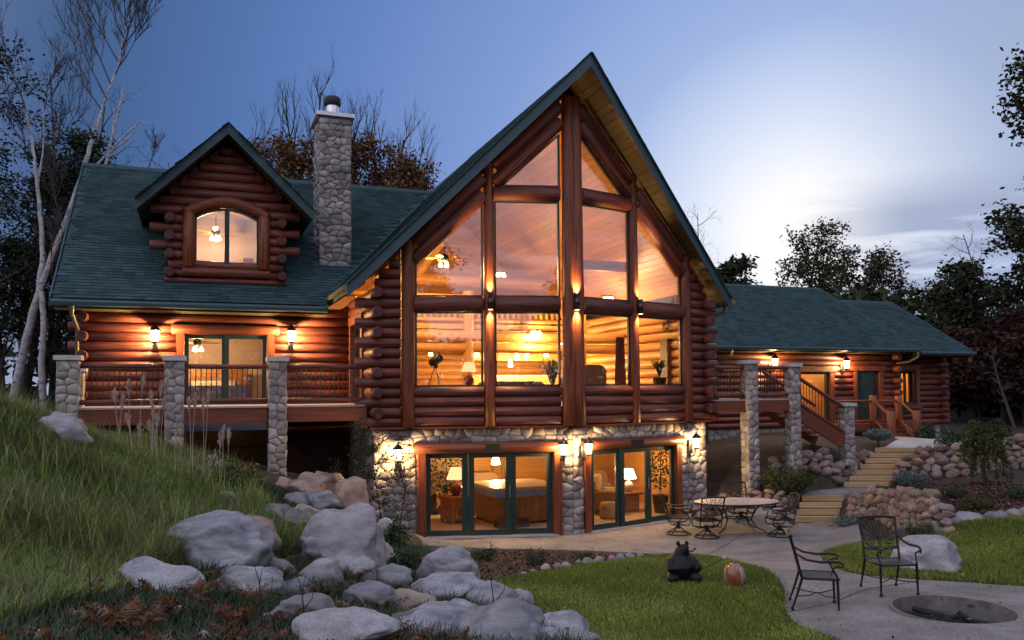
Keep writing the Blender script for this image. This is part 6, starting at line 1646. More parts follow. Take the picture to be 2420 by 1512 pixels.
# ------------------------------------------------------------------ bear carving roasting a marshmallow
bp = gpt(1612, 1376); kb = bp.y / FPX
bear = empty('bear_statue', bp, 0); tag(bear, 'black bear carving sitting on the lawn with a marshmallow on a stick', 'bear statue')
def skinned(name, verts, edges, radii, matr, parent, sub=2):
    me = bpy.data.meshes.new(name); me.from_pydata(verts, edges, []); me.materials.append(matr)
    o = link(name, me, parent)
    md = o.modifiers.new('skin', 'SKIN'); md.use_smooth_shade = True
    sk = me.skin_vertices[0] if me.skin_vertices else None
    if sk is None:
        bm = bmesh.new(); bm.from_mesh(me); bm.verts.layers.skin.verify(); bm.to_mesh(me); bm.free(); sk = me.skin_vertices[0]
    for i, r_ in enumerate(radii): sk.data[i].radius = (r_, r_) if isinstance(r_, (int, float)) else r_
    sk.data[0].use_root = True
    s_ = o.modifiers.new('sub', 'SUBSURF'); s_.levels = sub; s_.render_levels = sub
    dg_ = bpy.context.evaluated_depsgraph_get(); me2 = bpy.data.meshes.new_from_object(o.evaluated_get(dg_)); o.modifiers.clear(); o.data = me2; bpy.data.meshes.remove(me)
    if not me2.materials: me2.materials.append(matr)
    me2.polygons.foreach_set('use_smooth', [True] * len(me2.polygons))
    return o
V_ = [(0, 0, .13), (0, .0, .25), (0, .01, .36), (.0, .0, .46), (.015, -.02, .535), (.05, -.05, .55), (.10, -.09, .55),       # hips, belly, chest, neck, head, brow, snout root
      (-.18, -.04, .34), (-.21, -.12, .24), (-.16, -.20, .18), (.18, -.04, .34), (.23, -.12, .26), (.25, -.18, .23),            # forelegs
      (-.15, -.06, .10), (-.20, -.20, .11), (-.18, -.28, .06), (.15, -.06, .10), (.20, -.20, .11), (.19, -.28, .06)]             # hind legs
E_ = [(0, 1), (1, 2), (2, 3), (3, 4), (4, 5), (5, 6), (2, 7), (7, 8), (8, 9), (2, 10), (10, 11), (11, 12), (0, 13), (13, 14), (14, 15), (0, 16), (16, 17), (17, 18)]
R_ = [.27, .27, .225, .165, .145, .11, .075, .10, .085, .07, .10, .085, .065, .14, .11, .08, .14, .11, .08]
skinned('body', V_, E_, R_, M['bear'], bear)
for x in (-.075, .075):
    b = MB(); b.ball((.01 + x * .98, .0, .65), .034, .026, .04, 10, 8); b.build('ear', M['bear'], bear)
b = MB(); b.ball((.135, -.115, .565), .055, .05, .042, 12, 8); b.build('muzzle', M['muzzle'], bear)
b = MB(); b.ball((.19, -.135, .585), .02, .02, .018, 8, 6); b.build('nose', M['black'], bear)
for x, y in ((.03, -.13), (.10, -.06)): b = MB(); b.ball((x, y, .60), .010, .010, .010, 8, 6); b.build('eye', M['black'], bear)
st = MB(); st.tube([(.20, -.16, .20), (.62, -.22, .43)], .008, 6); so_ = st.build('roasting_stick', M['black'], bear)
b = MB(); b.ball((.65, -.225, .445), .036, .03, .03, 10, 8); b.build('marshmallow', M['cover'], so_)
bear.scale = (1.0, 1.0, 1.0)

pk_p = gpt(1735, 1388)
pk = empty('pumpkin_ornament', pk_p, 0); tag(pk, 'glazed orange pumpkin ornament with pale streaks on the lawn right of the bear', 'pumpkin')
b = MB(); vs = []; n1, n2 = 48, 16; R0 = .185
for i in range(n2 + 1):
    t = math.pi * i / n2
    for k in range(n1):
        a = 2 * math.pi * k / n1; rr = R0 * (1 - .11 * abs(math.cos(a * 4.5))) * (math.sin(t) ** .85); vs.append((rr * math.cos(a), rr * math.sin(a), .19 - .205 * math.cos(t) * (1.0 if t < 2.4 else .98)))
b.add(vs, [(i*n1+k, i*n1+(k+1)%n1, (i+1)*n1+(k+1)%n1, (i+1)*n1+k) for i in range(n2) for k in range(n1)], True); b.build('body', M['pumpkin'], pk)
b = MB(); b.tube([(0, 0, .37), (.01, 0, .41), (.03, .01, .44)], [.03, .022, .025], 7); b.build('stem', M['steel'], pk)
# ================================================================== GRASS
def blades(q, h, w, bend, off, rr, segs=2):
    """curved blades of grass rooted at the plan points q"""
    n = len(q); z = gz_np(q) + off
    a = rr.uniform(0, 2 * math.pi, n); f = rr.uniform(0, 2 * math.pi, n)
    pn = np.array([noise.noise((x * .55, y * .55, 7.7)) for x, y in q]); h = h * rr.uniform(.5, 1.2, n) * (1 + .75 * pn); bend = bend * rr.uniform(.3, 1.4, n) * h; w = w * rr.uniform(.7, 1.3, n)
    ux, uy = np.cos(a), np.sin(a); sx, sy = -np.sin(a), np.cos(a); V = []
    for j in range(segs + 1):
        t = j / segs; b_ = bend * t * t; zz = z + h * (t - .25 * t * t * (bend / h))
        c = np.column_stack([q[:, 0] + ux * b_, q[:, 1] + uy * b_, zz]); ww = w * (1 - t) ** .7 if j < segs else w * .05
        d = np.column_stack([sx * ww, sy * ww, np.zeros(n)])
        V += [c - d, c + d]
    k = 2 * (segs + 1); V = np.stack(V, 1).reshape(-1, 3); base = np.arange(n)[:, None] * k
    F = np.concatenate([base + [2*j, 2*j + 1, 2*j + 3, 2*j + 2] for j in range(segs)], 0)
    return V, F, np.tile(np.clip(.5 + .55 * pn + rr.normal(0, .17, n), .01, .99), segs)
rr = np.random.default_rng(3)
def grass(name, q, h, w, bend, off, matr, label, segs=2):
    V, F, t = blades(q, h, w, bend, off, rr, segs); o = link(name, np_mesh(name, V, F, matr, t), kind='stuff'); o['label'] = label; return o
pitc = np.array([PIT_C.x, PIT_C.y])
M['drystem'] = leaf_mat('dry_stem', (.15, .13, .06), (.27, .23, .12), .4, .02)
for pl, n, lb in ((lawn_main, 150000, 'mown green lawn in front of the mulch bed'), (lawn_right, 90000, 'mown green lawn beyond the fire pit chairs')):
    q = scatter(pl, n); q = q + rr.normal(0, .05, q.shape); q = q[q[:, 1] < 22]
    grass('lawn_grass', q, .075, .009, .45, .015, M['lawn'], lb, 1)
def _gy(x, Y): q = gY(x, Y); return (q.x, q.y)
hill = [_gy(-560, 5.6), _gy(-560, 15), _gy(-260, 16), _gy(0, 16.5), _gy(120, 16.2)] + [tuple(gpt(x, y)[:2]) for x, y in ((232, 1034), (330, 1044), (450, 1078), (560, 1112), (620, 1185), (645, 1235), (735, 1262), (760, 1300), (640, 1330), (480, 1320), (370, 1340), (270, 1400), (160, 1440), (20, 1470))]
q = scatter(hill, 270000)
# thinner towards the shaded foot
grass('long_grass', q, .25, .0043, .85, -.02, M['longgrass'], 'long uncut grass covering the slope on the left', 3)
q = scatter(hill, 30000); q = q[np.array([noise.noise((x * .8, y * .8, 2.2)) for x, y in q]) > -.12]; grass('dry_grass', q, .30, .0045, .9, -.02, M['drystem'], 'dead straw-coloured blades mixed into the slope grass', 3)
q = scatter(hill, 9000); grass('long_grass', q, .55, .005, .5, -.02, M['longgrass'], 'taller wild stems standing out of the slope grass', 3)
foot = pxpoly([(-250, 1400), (300, 1350), (640, 1330), (880, 1330), (1000, 1300), (1120, 1380), (1260, 1450), (1400, 1540), (1000, 1600), (0, 1600), (-250, 1600)], 3)
q = scatter(foot, 30000); grass('undergrowth', q, .20, .007, .8, -.02, M['shrub'], 'dim green undergrowth between the foreground boulders', 2)
mid = pxpoly([(560, 1165), (640, 1150), (800, 1200), (930, 1290), (1000, 1300), (960, 1360), (760, 1260), (660, 1200)], 3)
q = scatter(mid, 14000); grass('groundcover', q, .13, .010, .9, -.02, M['shrub'], 'dark green ground cover between the rocks by the stone wall', 2)

# plumes of ornamental grass before the deck
og = empty('plume_grass', gpt(330, 1070)); tag(og, 'clump of ornamental grass with pale feathery plumes in front of the deck', 'ornamental grass')
o0 = og.location.copy(); st = MB(); Vp = []; Tp = []
for x, y, dx in ((305, 905, -6), (338, 895, 4), (357, 930, -2), (382, 905, 14), (395, 900, 26), (388, 945, 6), (362, 965, -8), (372, 985, 0), (352, 1000, -6), (430, 950, 2), (446, 945, -4), (462, 938, 4), (480, 950, 0), (492, 930, 8), (420, 1000, 4), (398, 1010, 8), (300, 985, -10), (330, 1005, 2), (528, 1010, 4), (540, 1020, -4), (520, 1030, 0), (270, 925, -12), (290, 940, 6)):
    Y = 15.6 + rr.uniform(-.5, .5); top = at(x, y, Y); bt = gY(x - dx * 1.5, Y - .3); L_ = (top - bt).length
    m_ = bt.lerp(top, .5) + Vector((rr.uniform(-.03, .03), 0, .03)); st.tube([bt - o0, m_ - o0, top - o0], [.006, .005, .003], 4)
    d_ = (top - m_).normalized(); ln = .34
    for i in range(110):
        t = rr.uniform(0, 1); c = top - d_ * ln * t; sp = .035 * math.sin(math.pi * min(1, t + .12)) ; e = d_ * .09 + Vector((rr.normal(0, sp), rr.normal(0, sp), rr.normal(0, .01)))
        s_ = Vector((rr.normal(), rr.normal(), 0)).normalized() * .008
        Vp += [c - s_ - o0, c + s_ - o0, c + e + s_ * .4 - o0, c + e - s_ * .4 - o0]
st.build('stalk', M['drygrass'], og, 'stuff'); Vp = np.array([tuple(v) for v in Vp]); link('plume', np_mesh('plume', Vp, np.arange(len(Vp)).reshape(-1, 4), M['drygrass'], rr.uniform(0, 1, len(Vp) // 4)), og, 'stuff')

# ================================================================== TREES
def leafcloud(centres, per, spread, size, rr, flat=.25):
    c = np.repeat(np.asarray(centres), per, axis=0); c = c + rr.normal(0, 1, c.shape) * np.array(spread)
    return leaf_quads(c, size, rr, flat=flat)
def tree(base, H, label, seed, leaf='leaf_dark', spread=.28, trunk_r=.16, lean=(0, 0), first=.35, levels=3, nb=9, per=26, lsize=.13, cl=.38, bark='bark', up=.35, group='trees round the house', leafy=1.0, cat='tree', bare_top=0.0, name='tree', ang=(.7, 1.0, .35, .8)):
    rd = random.Random(seed); rr_ = np.random.default_rng(seed)
    t = empty(name, base); tag(t, label, cat, group)
    b = MB(); tips = []
    def grow(p, d, L_, r, lv):
        k = 4 if lv < 2 else 3; pts = [p]; q = p.copy(); dd = d.copy()
        for i in range(k):
            dd = (dd + Vector((rd.gauss(0, .13), rd.gauss(0, .13), rd.gauss(0, .08) + up * .18))).normalized(); q = q + dd * L_ / k; pts.append(q.copy())
        b.tube(pts, [r * (1 - .75 * i / k) for i in range(k + 1)], 7 if lv == 0 else 5 if lv == 1 else 3, caps=False)
        if lv >= levels: tips.extend(pts[1:]); return
        if lv >= levels - 1: tips.extend(pts[2:])
        n_ = nb if lv == 0 else rd.randint(3, 5)
        for i in range(n_):
            f = (first + (1 - first) * (i + rd.random() * .8) / n_) if lv == 0 else rd.uniform(.3, 1.0)
            f = min(f, .99); x = f * k; j = int(x); pp = pts[j].lerp(pts[j + 1], x - j)
            a = rd.uniform(0, 2 * math.pi) if lv else i * 2.4 + rd.uniform(-.4, .4)
            base_d = (pts[j + 1] - pts[j]).normalized(); o_ = base_d.orthogonal().normalized(); o_ = Quaternion(base_d, a) @ o_
            nd = (o_ * rd.uniform(*ang[:2]) + base_d * rd.uniform(*ang[2:])).normalized()
            ln = H * spread * (1.15 - .65 * f) * rd.uniform(.75, 1.2) if lv == 0 else L_ * rd.uniform(.4, .65)
            grow(pp, nd, ln, max(.006, r * (.42 if lv == 0 else .5) * (1.1 - .5 * f)), lv + 1)
    grow(Vector((0, 0, -.2)), Vector((lean[0], lean[1], 1)).normalized(), H, trunk_r, 0)
    b.build('trunk', M[bark], t)
    if leafy > 0:
        c = np.array([tuple(p) for p in tips]); 
        if bare_top: c = c[c[:, 2] < H * (1 - bare_top)]
        c = c[rr_.random(len(c)) < leafy]
        if len(c):
            V, F, tt = leafcloud(c, per, (cl, cl, cl * .55), lsize, rr_); link('crown', np_mesh('crown', V, F, M[leaf], tt), t)
    return t
def tree_at(x, ytop, Y, label, seed, **k):
    g_ = gY(x, Y); top = at(x, ytop, Y); return tree(g_, max(2.0, (top.z - g_.z) * .93), label, seed, **k)
# white birches left of the house, traced stem by stem
def stems(name, label, Y, lines, bark, twig_from=(), seed=1, parent=None, tw=1.0):
    p0 = gY(lines[0][0][0], Y); t = empty(name, p0); tag(t, label, 'birch tree' if 'birch' in name else 'tree', 'pale birches left of the house')
    rd = random.Random(seed)
    for ln, (r0, r1) in lines_r(lines):
        pts = [at(x, y, Y + dy) - p0 for x, y, dy in ln]
        sm = []
        for i in range(len(pts) - 1):
            for j in range(4): sm.append(pts[i].lerp(pts[i + 1], j / 4) + Vector((rd.uniform(-.02, .02), 0, 0)))
        sm.append(pts[-1]); n_ = len(sm)
        b = MB(); b.tube(sm, [.78 * r0 + .78 * (r1 - r0) * i / (n_ - 1) for i in range(n_)], 9); b.build('trunk', M[bark], t)
    tb = MB()
    def twig(p, d, L_, r, lv):
        pts = [p]; q = p.copy()
        for i in range(4): d = (d + Vector((rd.gauss(0, .12), rd.gauss(0, .12), .09))).normalized(); q = q + d * L_ / 4; pts.append(q.copy())
        tb.tube(pts, [r * (1 - .8 * i / 4) for i in range(5)], 3, caps=False)
        if lv < 3:
            for i in range(5 if lv else 7):
                f = rd.uniform(.25, .95) * 4; j = min(3, int(f)); pp = pts[j].lerp(pts[j + 1], f - j); o_ = Vector((rd.gauss(0, 1), rd.gauss(0, .7), rd.uniform(.2, .9))).normalized()
                twig(pp, (d * .9 + o_ * .6).normalized(), L_ * rd.uniform(.4, .62), max(.006, r * .6), lv + 1)
    for x, y, dy, dx, dz, L_ in twig_from: twig(at(x, y, Y + dy) - p0, Vector((dx, rd.uniform(-.3, .3), dz)).normalized(), L_, .026 * tw, 0)
    tb.build('twigs', M['twig'], t, 'stuff')
    return t
def lines_r(lines): return [(l[:-1], l[-1]) for l in lines]
stems('birch', 'forked white birch leaning right in front of the dark trees at the far left', 25.0,
      [[(28, 955, 0), (62, 800, 0), (95, 683, 0), (132, 585, .2), (172, 483, .4), (198, 400, .5), (218, 330, .6), (.17, .08)],
       [(92, 690, 0), (102, 600, .2), (94, 500, .3), (84, 400, .3), (70, 300, .4), (58, 255, .4), (.11, .035)],
       [(92, 430, .3), (104, 340, .2), (103, 255, .2), (.04, .02)]], 'birch',
      [(104, 260, .2, .2, 1, 1.6), (60, 258, .4, -.3, 1, 1.8), (90, 400, .3, .7, 1, 2.2), (150, 540, .3, -.5, 1, 2.0), (84, 380, .3, -.6, 1, 2.0)], 5)
stems('birch', 'straight white birch stem just left of the first stone pier', 22.0,
      [[(101, 965, 0), (100, 850, 0), (104, 760, 0), (98, 690, .1), (.12, .09)]], 'birch', [(100, 690, .1, .4, 1, 1.5)], 6)
stems('birch', 'tall bare birch with a fine twiggy crown rising behind the left roof', 31.0,
      [[(190, 700, 0), (205, 480, 0), (216, 380, 0), (234, 284, .2), (254, 218, .3), (280, 155, .4), (288, 109, .4), (300, 40, .5), (.11, .02)],
       [(205, 400, 0), (218, 330, -.2), (229, 280, -.3), (.07, .03)]], 'birch',
      [(240, 260, .2, -.7, 1, 3.0), (250, 230, .2, -.5, 1, 3.2), (262, 200, .3, -.4, 1, 3.4), (272, 175, .3, .5, 1, 2.6), (282, 150, .4, -.5, 1, 2.8), (286, 120, .4, .4, 1, 2.6), (292, 90, .4, -.3, 1, 2.2), (296, 60, .4, .3, 1, 1.8), (300, 40, .5, 0, 1, 1.5), (288, 112, .4, .7, 1, 2.0), (278, 160, .4, .6, .9, 1.8)], 7, tw=1.2)
stems('birch', 'broken bare birch with stubby forked branches beside the dormer roof', 30.0,
      [[(240, 560, 0), (248, 400, 0), (268, 311, .2), (288, 233, .2), (292, 206, .2), (.09, .03)],
       [(229, 390, 0), (280, 335, .2), (330, 288, .3), (358, 295, .3), (.06, .02)], [(255, 365, .1), (300, 330, .2), (322, 308, .2), (.05, .02)], [(286, 245, .2), (300, 222, .2), (310, 216, .2), (.04, .02)], [(266, 320, .1), (270, 270, .1), (272, 255, .1), (.04, .02)]], 'birch',
      [(350, 400, 0, .3, 1, 1.2)], 8)
tree_at(372, 300, 38, 'small bare twiggy tree between the birches and the dormer roof', 91, leafy=0, spread=.30, trunk_r=.08, bark='twig', levels=3, nb=10, first=.5)
tree_at(405, 330, 39, 'thin bare tree touching the left rake of the dormer', 92, leafy=0, spread=.22, trunk_r=.06, bark='twig', levels=3, nb=8, first=.5)
tree_at(160, 180, 33, 'slender bare tree behind the leaning birch fork', 93, leafy=0, spread=.22, trunk_r=.10, bark='twig', levels=3, nb=12, first=.45)
tree_at(60, 70, 34, 'tall bare tree at the upper left corner', 94, leafy=0, spread=.22, trunk_r=.12, bark='twig', levels=3, nb=12, first=.5)
# leafy trees at the far left
LT = [(-75, -60, 27, 'leaf_dark', 'dark green maple cut off by the left edge', .20, .16, .30), (45, 300, 29, 'leaf_dark', 'dark leafy tree directly behind the leaning birch', .24, .16, .22), (120, 330, 30, 'leaf_dark', 'dark leafy tree between the birch fork and the roof', .22, .14, .20),
      (85, 300, 32, 'leaf_olive', 'olive-leaved tree with a few thin tips above the birch fork', .20, .14, .3), (150, 560, 30, 'leaf_dark', 'low dark tree against the left gable end', .30, .12, .15), (10, 520, 28, 'leaf_dark', 'bushy dark tree low at the left edge', .30, .14, .15)]
for i, (x, yt, Y, lf, lb, sp, tr_, fi) in enumerate(LT):
    tree_at(x, yt, Y, lb, 20 + i, leaf=lf, spread=sp, trunk_r=tr_, first=fi, nb=14, per=9, lsize=.075, cl=.22, group='trees at the left')
# autumn trees behind the roof
for i, (x, yt, Y, lf, lb, by, sp) in enumerate(((640, 225, 44, 'leaf_rust', 'rust-leaved tree behind the dormer, left of the chimney', .04, .26), (680, 205, 45, 'leaf_rust', 'second rusty tree left of the chimney with thin tips', .12, .22), (718, 160, 46, 'leaf_rust', 'tree with bare upright tips directly left of the chimney', .22, .2), (752, 260, 43, 'leaf_rust', 'rusty tree half hidden by the chimney', .02, .24),
                                       (868, 215, 44, 'leaf_rust', 'rust-leaved tree just right of the chimney', .10, .25), (905, 225, 46, 'leaf_rust', 'thin upright tree with bare tips right of the chimney', .18, .22), (945, 270, 45, 'leaf_rust', 'rusty tree with bare tips between the chimney and the gable rake', .08, .24), (985, 320, 45, 'leaf_rust', 'small rusty tree beside the great gable rake', .04, .24), (820, 320, 47, 'leaf_olive', 'olive tree low behind the chimney', 0, .18))):
    tree_at(x, yt, Y, lb, 40 + i, leaf=lf, spread=sp, trunk_r=.15, first=.45, nb=22, per=6, lsize=.11, cl=.26, up=1.2, group='autumn trees behind the roof', bare_top=by, ang=(.35, .6, .75, 1.1), leafy=.95)
# trees beyond the right wing
RT = [(1692, 590, 58, 'leaf_dark', 'dark round tree peeping over the gable eave', .22, .9), (1722, 552, 60, 'leaf_olive', 'thin see-through tree above the right wing near the gable', .2, .12), (1898, 545, 70, 'leaf_olive', 'open-crowned oak above the first ridge of the right wing', .26, .8), (1990, 540, 68, 'leaf_olive', 'tallest oak above the step in the right wing roofs', .27, .9),
      (2070, 575, 66, 'leaf_olive', 'broad oak right of the tallest one', .28, .9), (2150, 600, 64, 'leaf_olive', 'dark oak above the lower right roof', .28, .9), (2205, 640, 60, 'leaf_olive', 'oak with drooping right side over the last ridge', .28, .9), (2260, 700, 52, 'leaf_dark', 'low dark tree past the end of the right wing', .3, 1), (2320, 620, 50, 'leaf_dark', 'dense dark tree left of the right-hand giant', .28, 1),
      (2395, 505, 46, 'leaf_dark', 'giant dark tree at the right edge', .26, 1), (2460, 420, 44, 'leaf_dark', 'dark tree mostly outside the right edge', .28, 1), (2300, 760, 44, 'leaf_red', 'dull red tree behind the far corner of the right wing', .34, 1), (2370, 740, 42, 'leaf_red', 'dark red tree at the right edge under the giant', .34, 1), (2430, 780, 40, 'leaf_red', 'dark reddish tree cut off by the right edge', .34, 1)]
for i, (x, yt, Y, lf, lb, sp, lv) in enumerate(RT):
    tree_at(x, yt, Y, lb, 60 + i, leaf=lf, spread=sp, trunk_r=.22, first=.25 if Y > 55 else .12, nb=14, per=5 if lf == 'leaf_olive' else 8, lsize=.17, cl=.38, leafy=lv, group='trees beyond the right wing', levels=3)
for x, yt, Y, lb, sd in ((2205, 560, 72, 'bare thin tree poking above the oaks', 81), (2120, 545, 74, 'bare twiggy tree behind the broad oak', 82), (2400, 480, 47, 'bare branching tree in the right-hand giant', 83), (1650, 470, 62, 'bare sapling tips showing past the gable rake', 84)):
    tree_at(x, yt, Y, lb, sd, leafy=0, spread=.2, trunk_r=.1, bark='twig', levels=3, nb=12, first=.5, group='trees beyond the right wing')
# branch reaching in from a tree that stands just outside on the right
def side_tree():
    p0 = gY(2640, 15); t = empty('tree', p0); tag(t, 'leafy branch end reaching in at the upper right edge', 'tree', 'trees beyond the right wing'); b = MB(); rr_ = np.random.default_rng(8); tips = []
    b.tube([(0, 0, -.2), (0, 0, 3), (-.1, .1, 6), (-.2, .2, 9)], [.2, .17, .13, .06], 8)
    for (x, y), (x2, y2) in (((2600, 300), (2395, 170)), ((2600, 320), (2400, 235)), ((2600, 330), (2410, 300)), ((2595, 230), (2415, 150)), ((2600, 280), (2380, 250))):
        a = at(x, y, 15) - p0; e = at(x2, y2, 14.8) - p0; pts = [Vector((-.15, .15, a.z - .3)), a.lerp(e, .3), a.lerp(e, .7) + Vector((0, .1, .08)), e]; b.tube(pts, [.05, .035, .02, .006], 5)
        tips += [e, pts[2].lerp(e, .6), pts[2].lerp(e, .3)]
    b.build('trunk', M['bark'], t)
    V, F, tt = leafcloud([tuple(p) for p in tips], 55, (.13, .13, .17), .06, rr_); link('crown', np_mesh('crown', V, F, M['leaf_dark'], tt), t)
side_tree()
# trees behind the camera that the big panes mirror
for i, (x, y, h, lf) in enumerate(((-9, -24, 13, 'leaf_rust'), (-1, -30, 15, 'leaf_olive'), (22, -14, 14, 'leaf_olive'), (30, -6, 13, 'leaf_rust'), (14, -34, 12, 'leaf_rust'))):
    tree(Vector((x, y, gz(x, y))), h, ['rust-leaved tree standing across the garden behind the viewpoint', 'tall olive tree across the garden behind the viewpoint', 'olive tree across the garden, right of the viewpoint', 'rust-leaved tree across the garden, far right of the viewpoint', 'shorter rusty tree across the garden behind the viewpoint'][i], 120 + i, leaf=lf, spread=.26, nb=12, per=14, lsize=.22, cl=.5, group='trees across the garden')
# far wood that closes the view, plus unseen wood that darkens reflections
def far_wood(name, pts, label, matr, n, h0, h1):
    rr_ = np.random.default_rng(len(label)); P = np.array(pts); k = rr_.random(n) * (len(P) - 1); i = k.astype(int); f = (k - i)[:, None]
    q = P[i] * (1 - f) + P[np.minimum(i + 1, len(P) - 1)] * f + rr_.normal(0, 2.5, (n, 2))
    prof = (h0 + (h1 - h0) * (.5 + .5 * np.sin(k * 5.3) * np.sin(k * 2.1 + 1)))
    z = gz_np(q) + prof * rr_.random(n) ** .8
    V, F, tt = leaf_quads(np.column_stack([q, z]), .42, rr_); o = link(name, np_mesh(name, V, F, M[matr], tt), kind='stuff'); o['label'] = label
far_wood('wood', [(20, 62), (36, 64), (52, 60), (60, 46), (58, 30)], 'dark wood closing the view behind the right wing', 'leaf_dark', 42000, 4, 9)
far_wood('wood', [(66, 4), (62, 18), (58, 32)], 'dark wood past the right end of the lawn', 'leaf_dark', 12000, 7, 11)  # out of view; added to cover bright sky mirrored by the right panes
far_wood('wood', [(30, 50), (38, 42), (44, 34)], 'dull red undergrowth below the right-hand trees', 'leaf_red', 16000, 2, 6)
far_wood('wood', [(-50, 44), (-36, 46), (-24, 48), (-14, 52)], 'dark wood behind the birches on the left', 'leaf_dark', 2200, 2, 6)

far_wood('wood', [(-62, 10), (-58, -22), (-36, -44), (0, -54), (34, -48), (58, -22), (64, 6)], 'dark wood across the garden behind the viewpoint', 'leaf_dark', 52000, 7, 11)  # out of view; added to block low sky mirrored by the lower panes
# ================================================================== SHRUBS AND FERNS
def shrub(x, y, w, h, label, leaf, seed, n=900, size=.035, kind='bush', cat='shrub', group='shrubs in the planting beds', Y=None):
    g_ = gY(x, Y) if Y else gpt(x, y); k = g_.y / FPX; W_, H_ = w * k / 2, h * k; rr_ = np.random.default_rng(seed); rd = random.Random(seed)
    t = empty('shrub', g_); tag(t, label, cat, group)
    b = MB(); nst = 7
    for i in range(nst):
        a = rd.uniform(0, 6.28); rr0 = rd.uniform(.3, .95) * W_; b.tube([(0, 0, -.03), (rr0 * .4 * math.cos(a), rr0 * .4 * math.sin(a), H_ * .5), (rr0 * math.cos(a), rr0 * math.sin(a), H_ * rd.uniform(.6, .95))], [.012, .008, .003], 4, caps=False)
    b.build('stems', M['bark'], t)
    if kind == 'needle':
        # sprays of short needles along radiating shoots
        C_ = []; 
        for i in range(max(10, n // 26)):
            a = rr_.uniform(0, 2 * math.pi); e = rr_.uniform(.15, 1.0); d = np.array([math.cos(a) * W_ * e ** .5, math.sin(a) * W_ * e ** .5, H_ * (1.05 - .55 * e) * rr_.uniform(.7, 1.1)])
            s_ = rr_.uniform(.25, 1.0, 26)[:, None]; C_.append(d * s_ + rr_.normal(0, .025, (26, 3)))
        c = np.concatenate(C_)
    else:
        nl = max(5, int(n / 60)); cl = rr_.normal(0, 1, (nl, 3)); cl /= np.linalg.norm(cl, axis=1)[:, None]; cl[:, 2] = np.abs(cl[:, 2]); cl *= rr_.uniform(.45, .92, nl)[:, None]
        c = cl[rr_.integers(0, nl, n)] + rr_.normal(0, .16, (n, 3)); c = c * [W_, W_, H_ * .95]; c[:, 2] = np.abs(c[:, 2]) + .02
    V, F, tt = leaf_quads(c, size, rr_); link('foliage', np_mesh('foliage', V, F, M[leaf], tt), t)
    return t
shrub(536, 1168, 90, 72, 'olive clipped shrub at the top right of the grass slope', 'juniper', 1, 1300, .035)
shrub(578, 1142, 84, 50, 'yellow-green spreading shrub under the deck edge', 'leaf_gold', 2, 1100, .04)
shrub(1862, 1172, 150, 74, 'spreading dark juniper at the foot of the deck piers', 'juniper', 3, 7000, .035, 'needle')
shrub(1145, 1328, 78, 40, 'small dark juniper at the left end of the mulch bed', 'juniper', 4, 1300, .02, 'needle')
shrub(1265, 1340, 66, 46, 'reddish-green dwarf shrub in the middle of the mulch bed', 'shrub', 5, 1100, .02, 'needle')
shrub(1386, 1326, 56, 26, 'low dark juniper at the right end of the mulch bed', 'juniper', 6, 900, .02, 'needle')
shrub(2155, 1150, 96, 40, 'flat blue spruce beside the upper timber steps', 'bluegreen', 7, 2200, .028, 'needle')
shrub(2090, 1168, 60, 26, 'small olive shrub at the landing between the step flights', 'juniper', 8, 900, .025, 'needle')
shrub(2175, 1172, 66, 30, 'small olive shrub right of the landing shrub', 'juniper', 9, 900, .025, 'needle')
shrub(2260, 1178, 64, 32, 'dull green shrub in the middle of the upper bed', 'shrub', 10, 900, .025, 'needle')
shrub(2308, 1205, 84, 36, 'spreading olive shrub above the right edging stones', 'juniper', 11, 1300, .025, 'needle')
shrub(2400, 1180, 70, 30, 'low green shrub by the right edge of the upper bed', 'shrub', 12, 900, .03, 'needle')
shrub(1995, 1245, 70, 32, 'grey-green tuft at the foot of the low rock wall', 'bluegreen', 13, 1300, .022, 'needle')
shrub(2170, 1270, 80, 36, 'dark green tuft in front of the rock wall behind the armchair', 'shrub', 14, 1500, .022, 'needle')
shrub(2250, 1068, 90, 44, 'white-flecked shrub on top of the high rock wall', 'shrub', 15, 1300, .05, Y=28)
shrub(2340, 1068, 110, 40, 'pale green shrub on the bank left of the thin tree', 'shrub', 16, 1300, .05, Y=29)
shrub(2185, 1052, 56, 40, 'small green shrub at the stone corner of the right wing', 'shrub', 17, 900, .05, Y=30.5)
shrub(2060, 1066, 70, 18, 'low blue-green shrub where the deck stair ends', 'bluegreen', 18, 900, .03, 'needle', Y=27.2)
shrub(930, 1300, 70, 70, 'leafy green shrub right of the tall egg-shaped boulder', 'shrub', 19, 1300, .035)
shrub(960, 1360, 90, 60, 'dark green shrub before the dome-shaped boulder', 'shrub', 20, 1300, .03)
shrub(1060, 1412, 80, 54, 'dark mossy shrub on the broad sloping boulder', 'shrub', 21, 1100, .022)
shrub(500, 1120, 60, 60, 'lavender-grey seed heads beside the clipped shrub', 'drygrass', 22, 500, .02, 'needle')
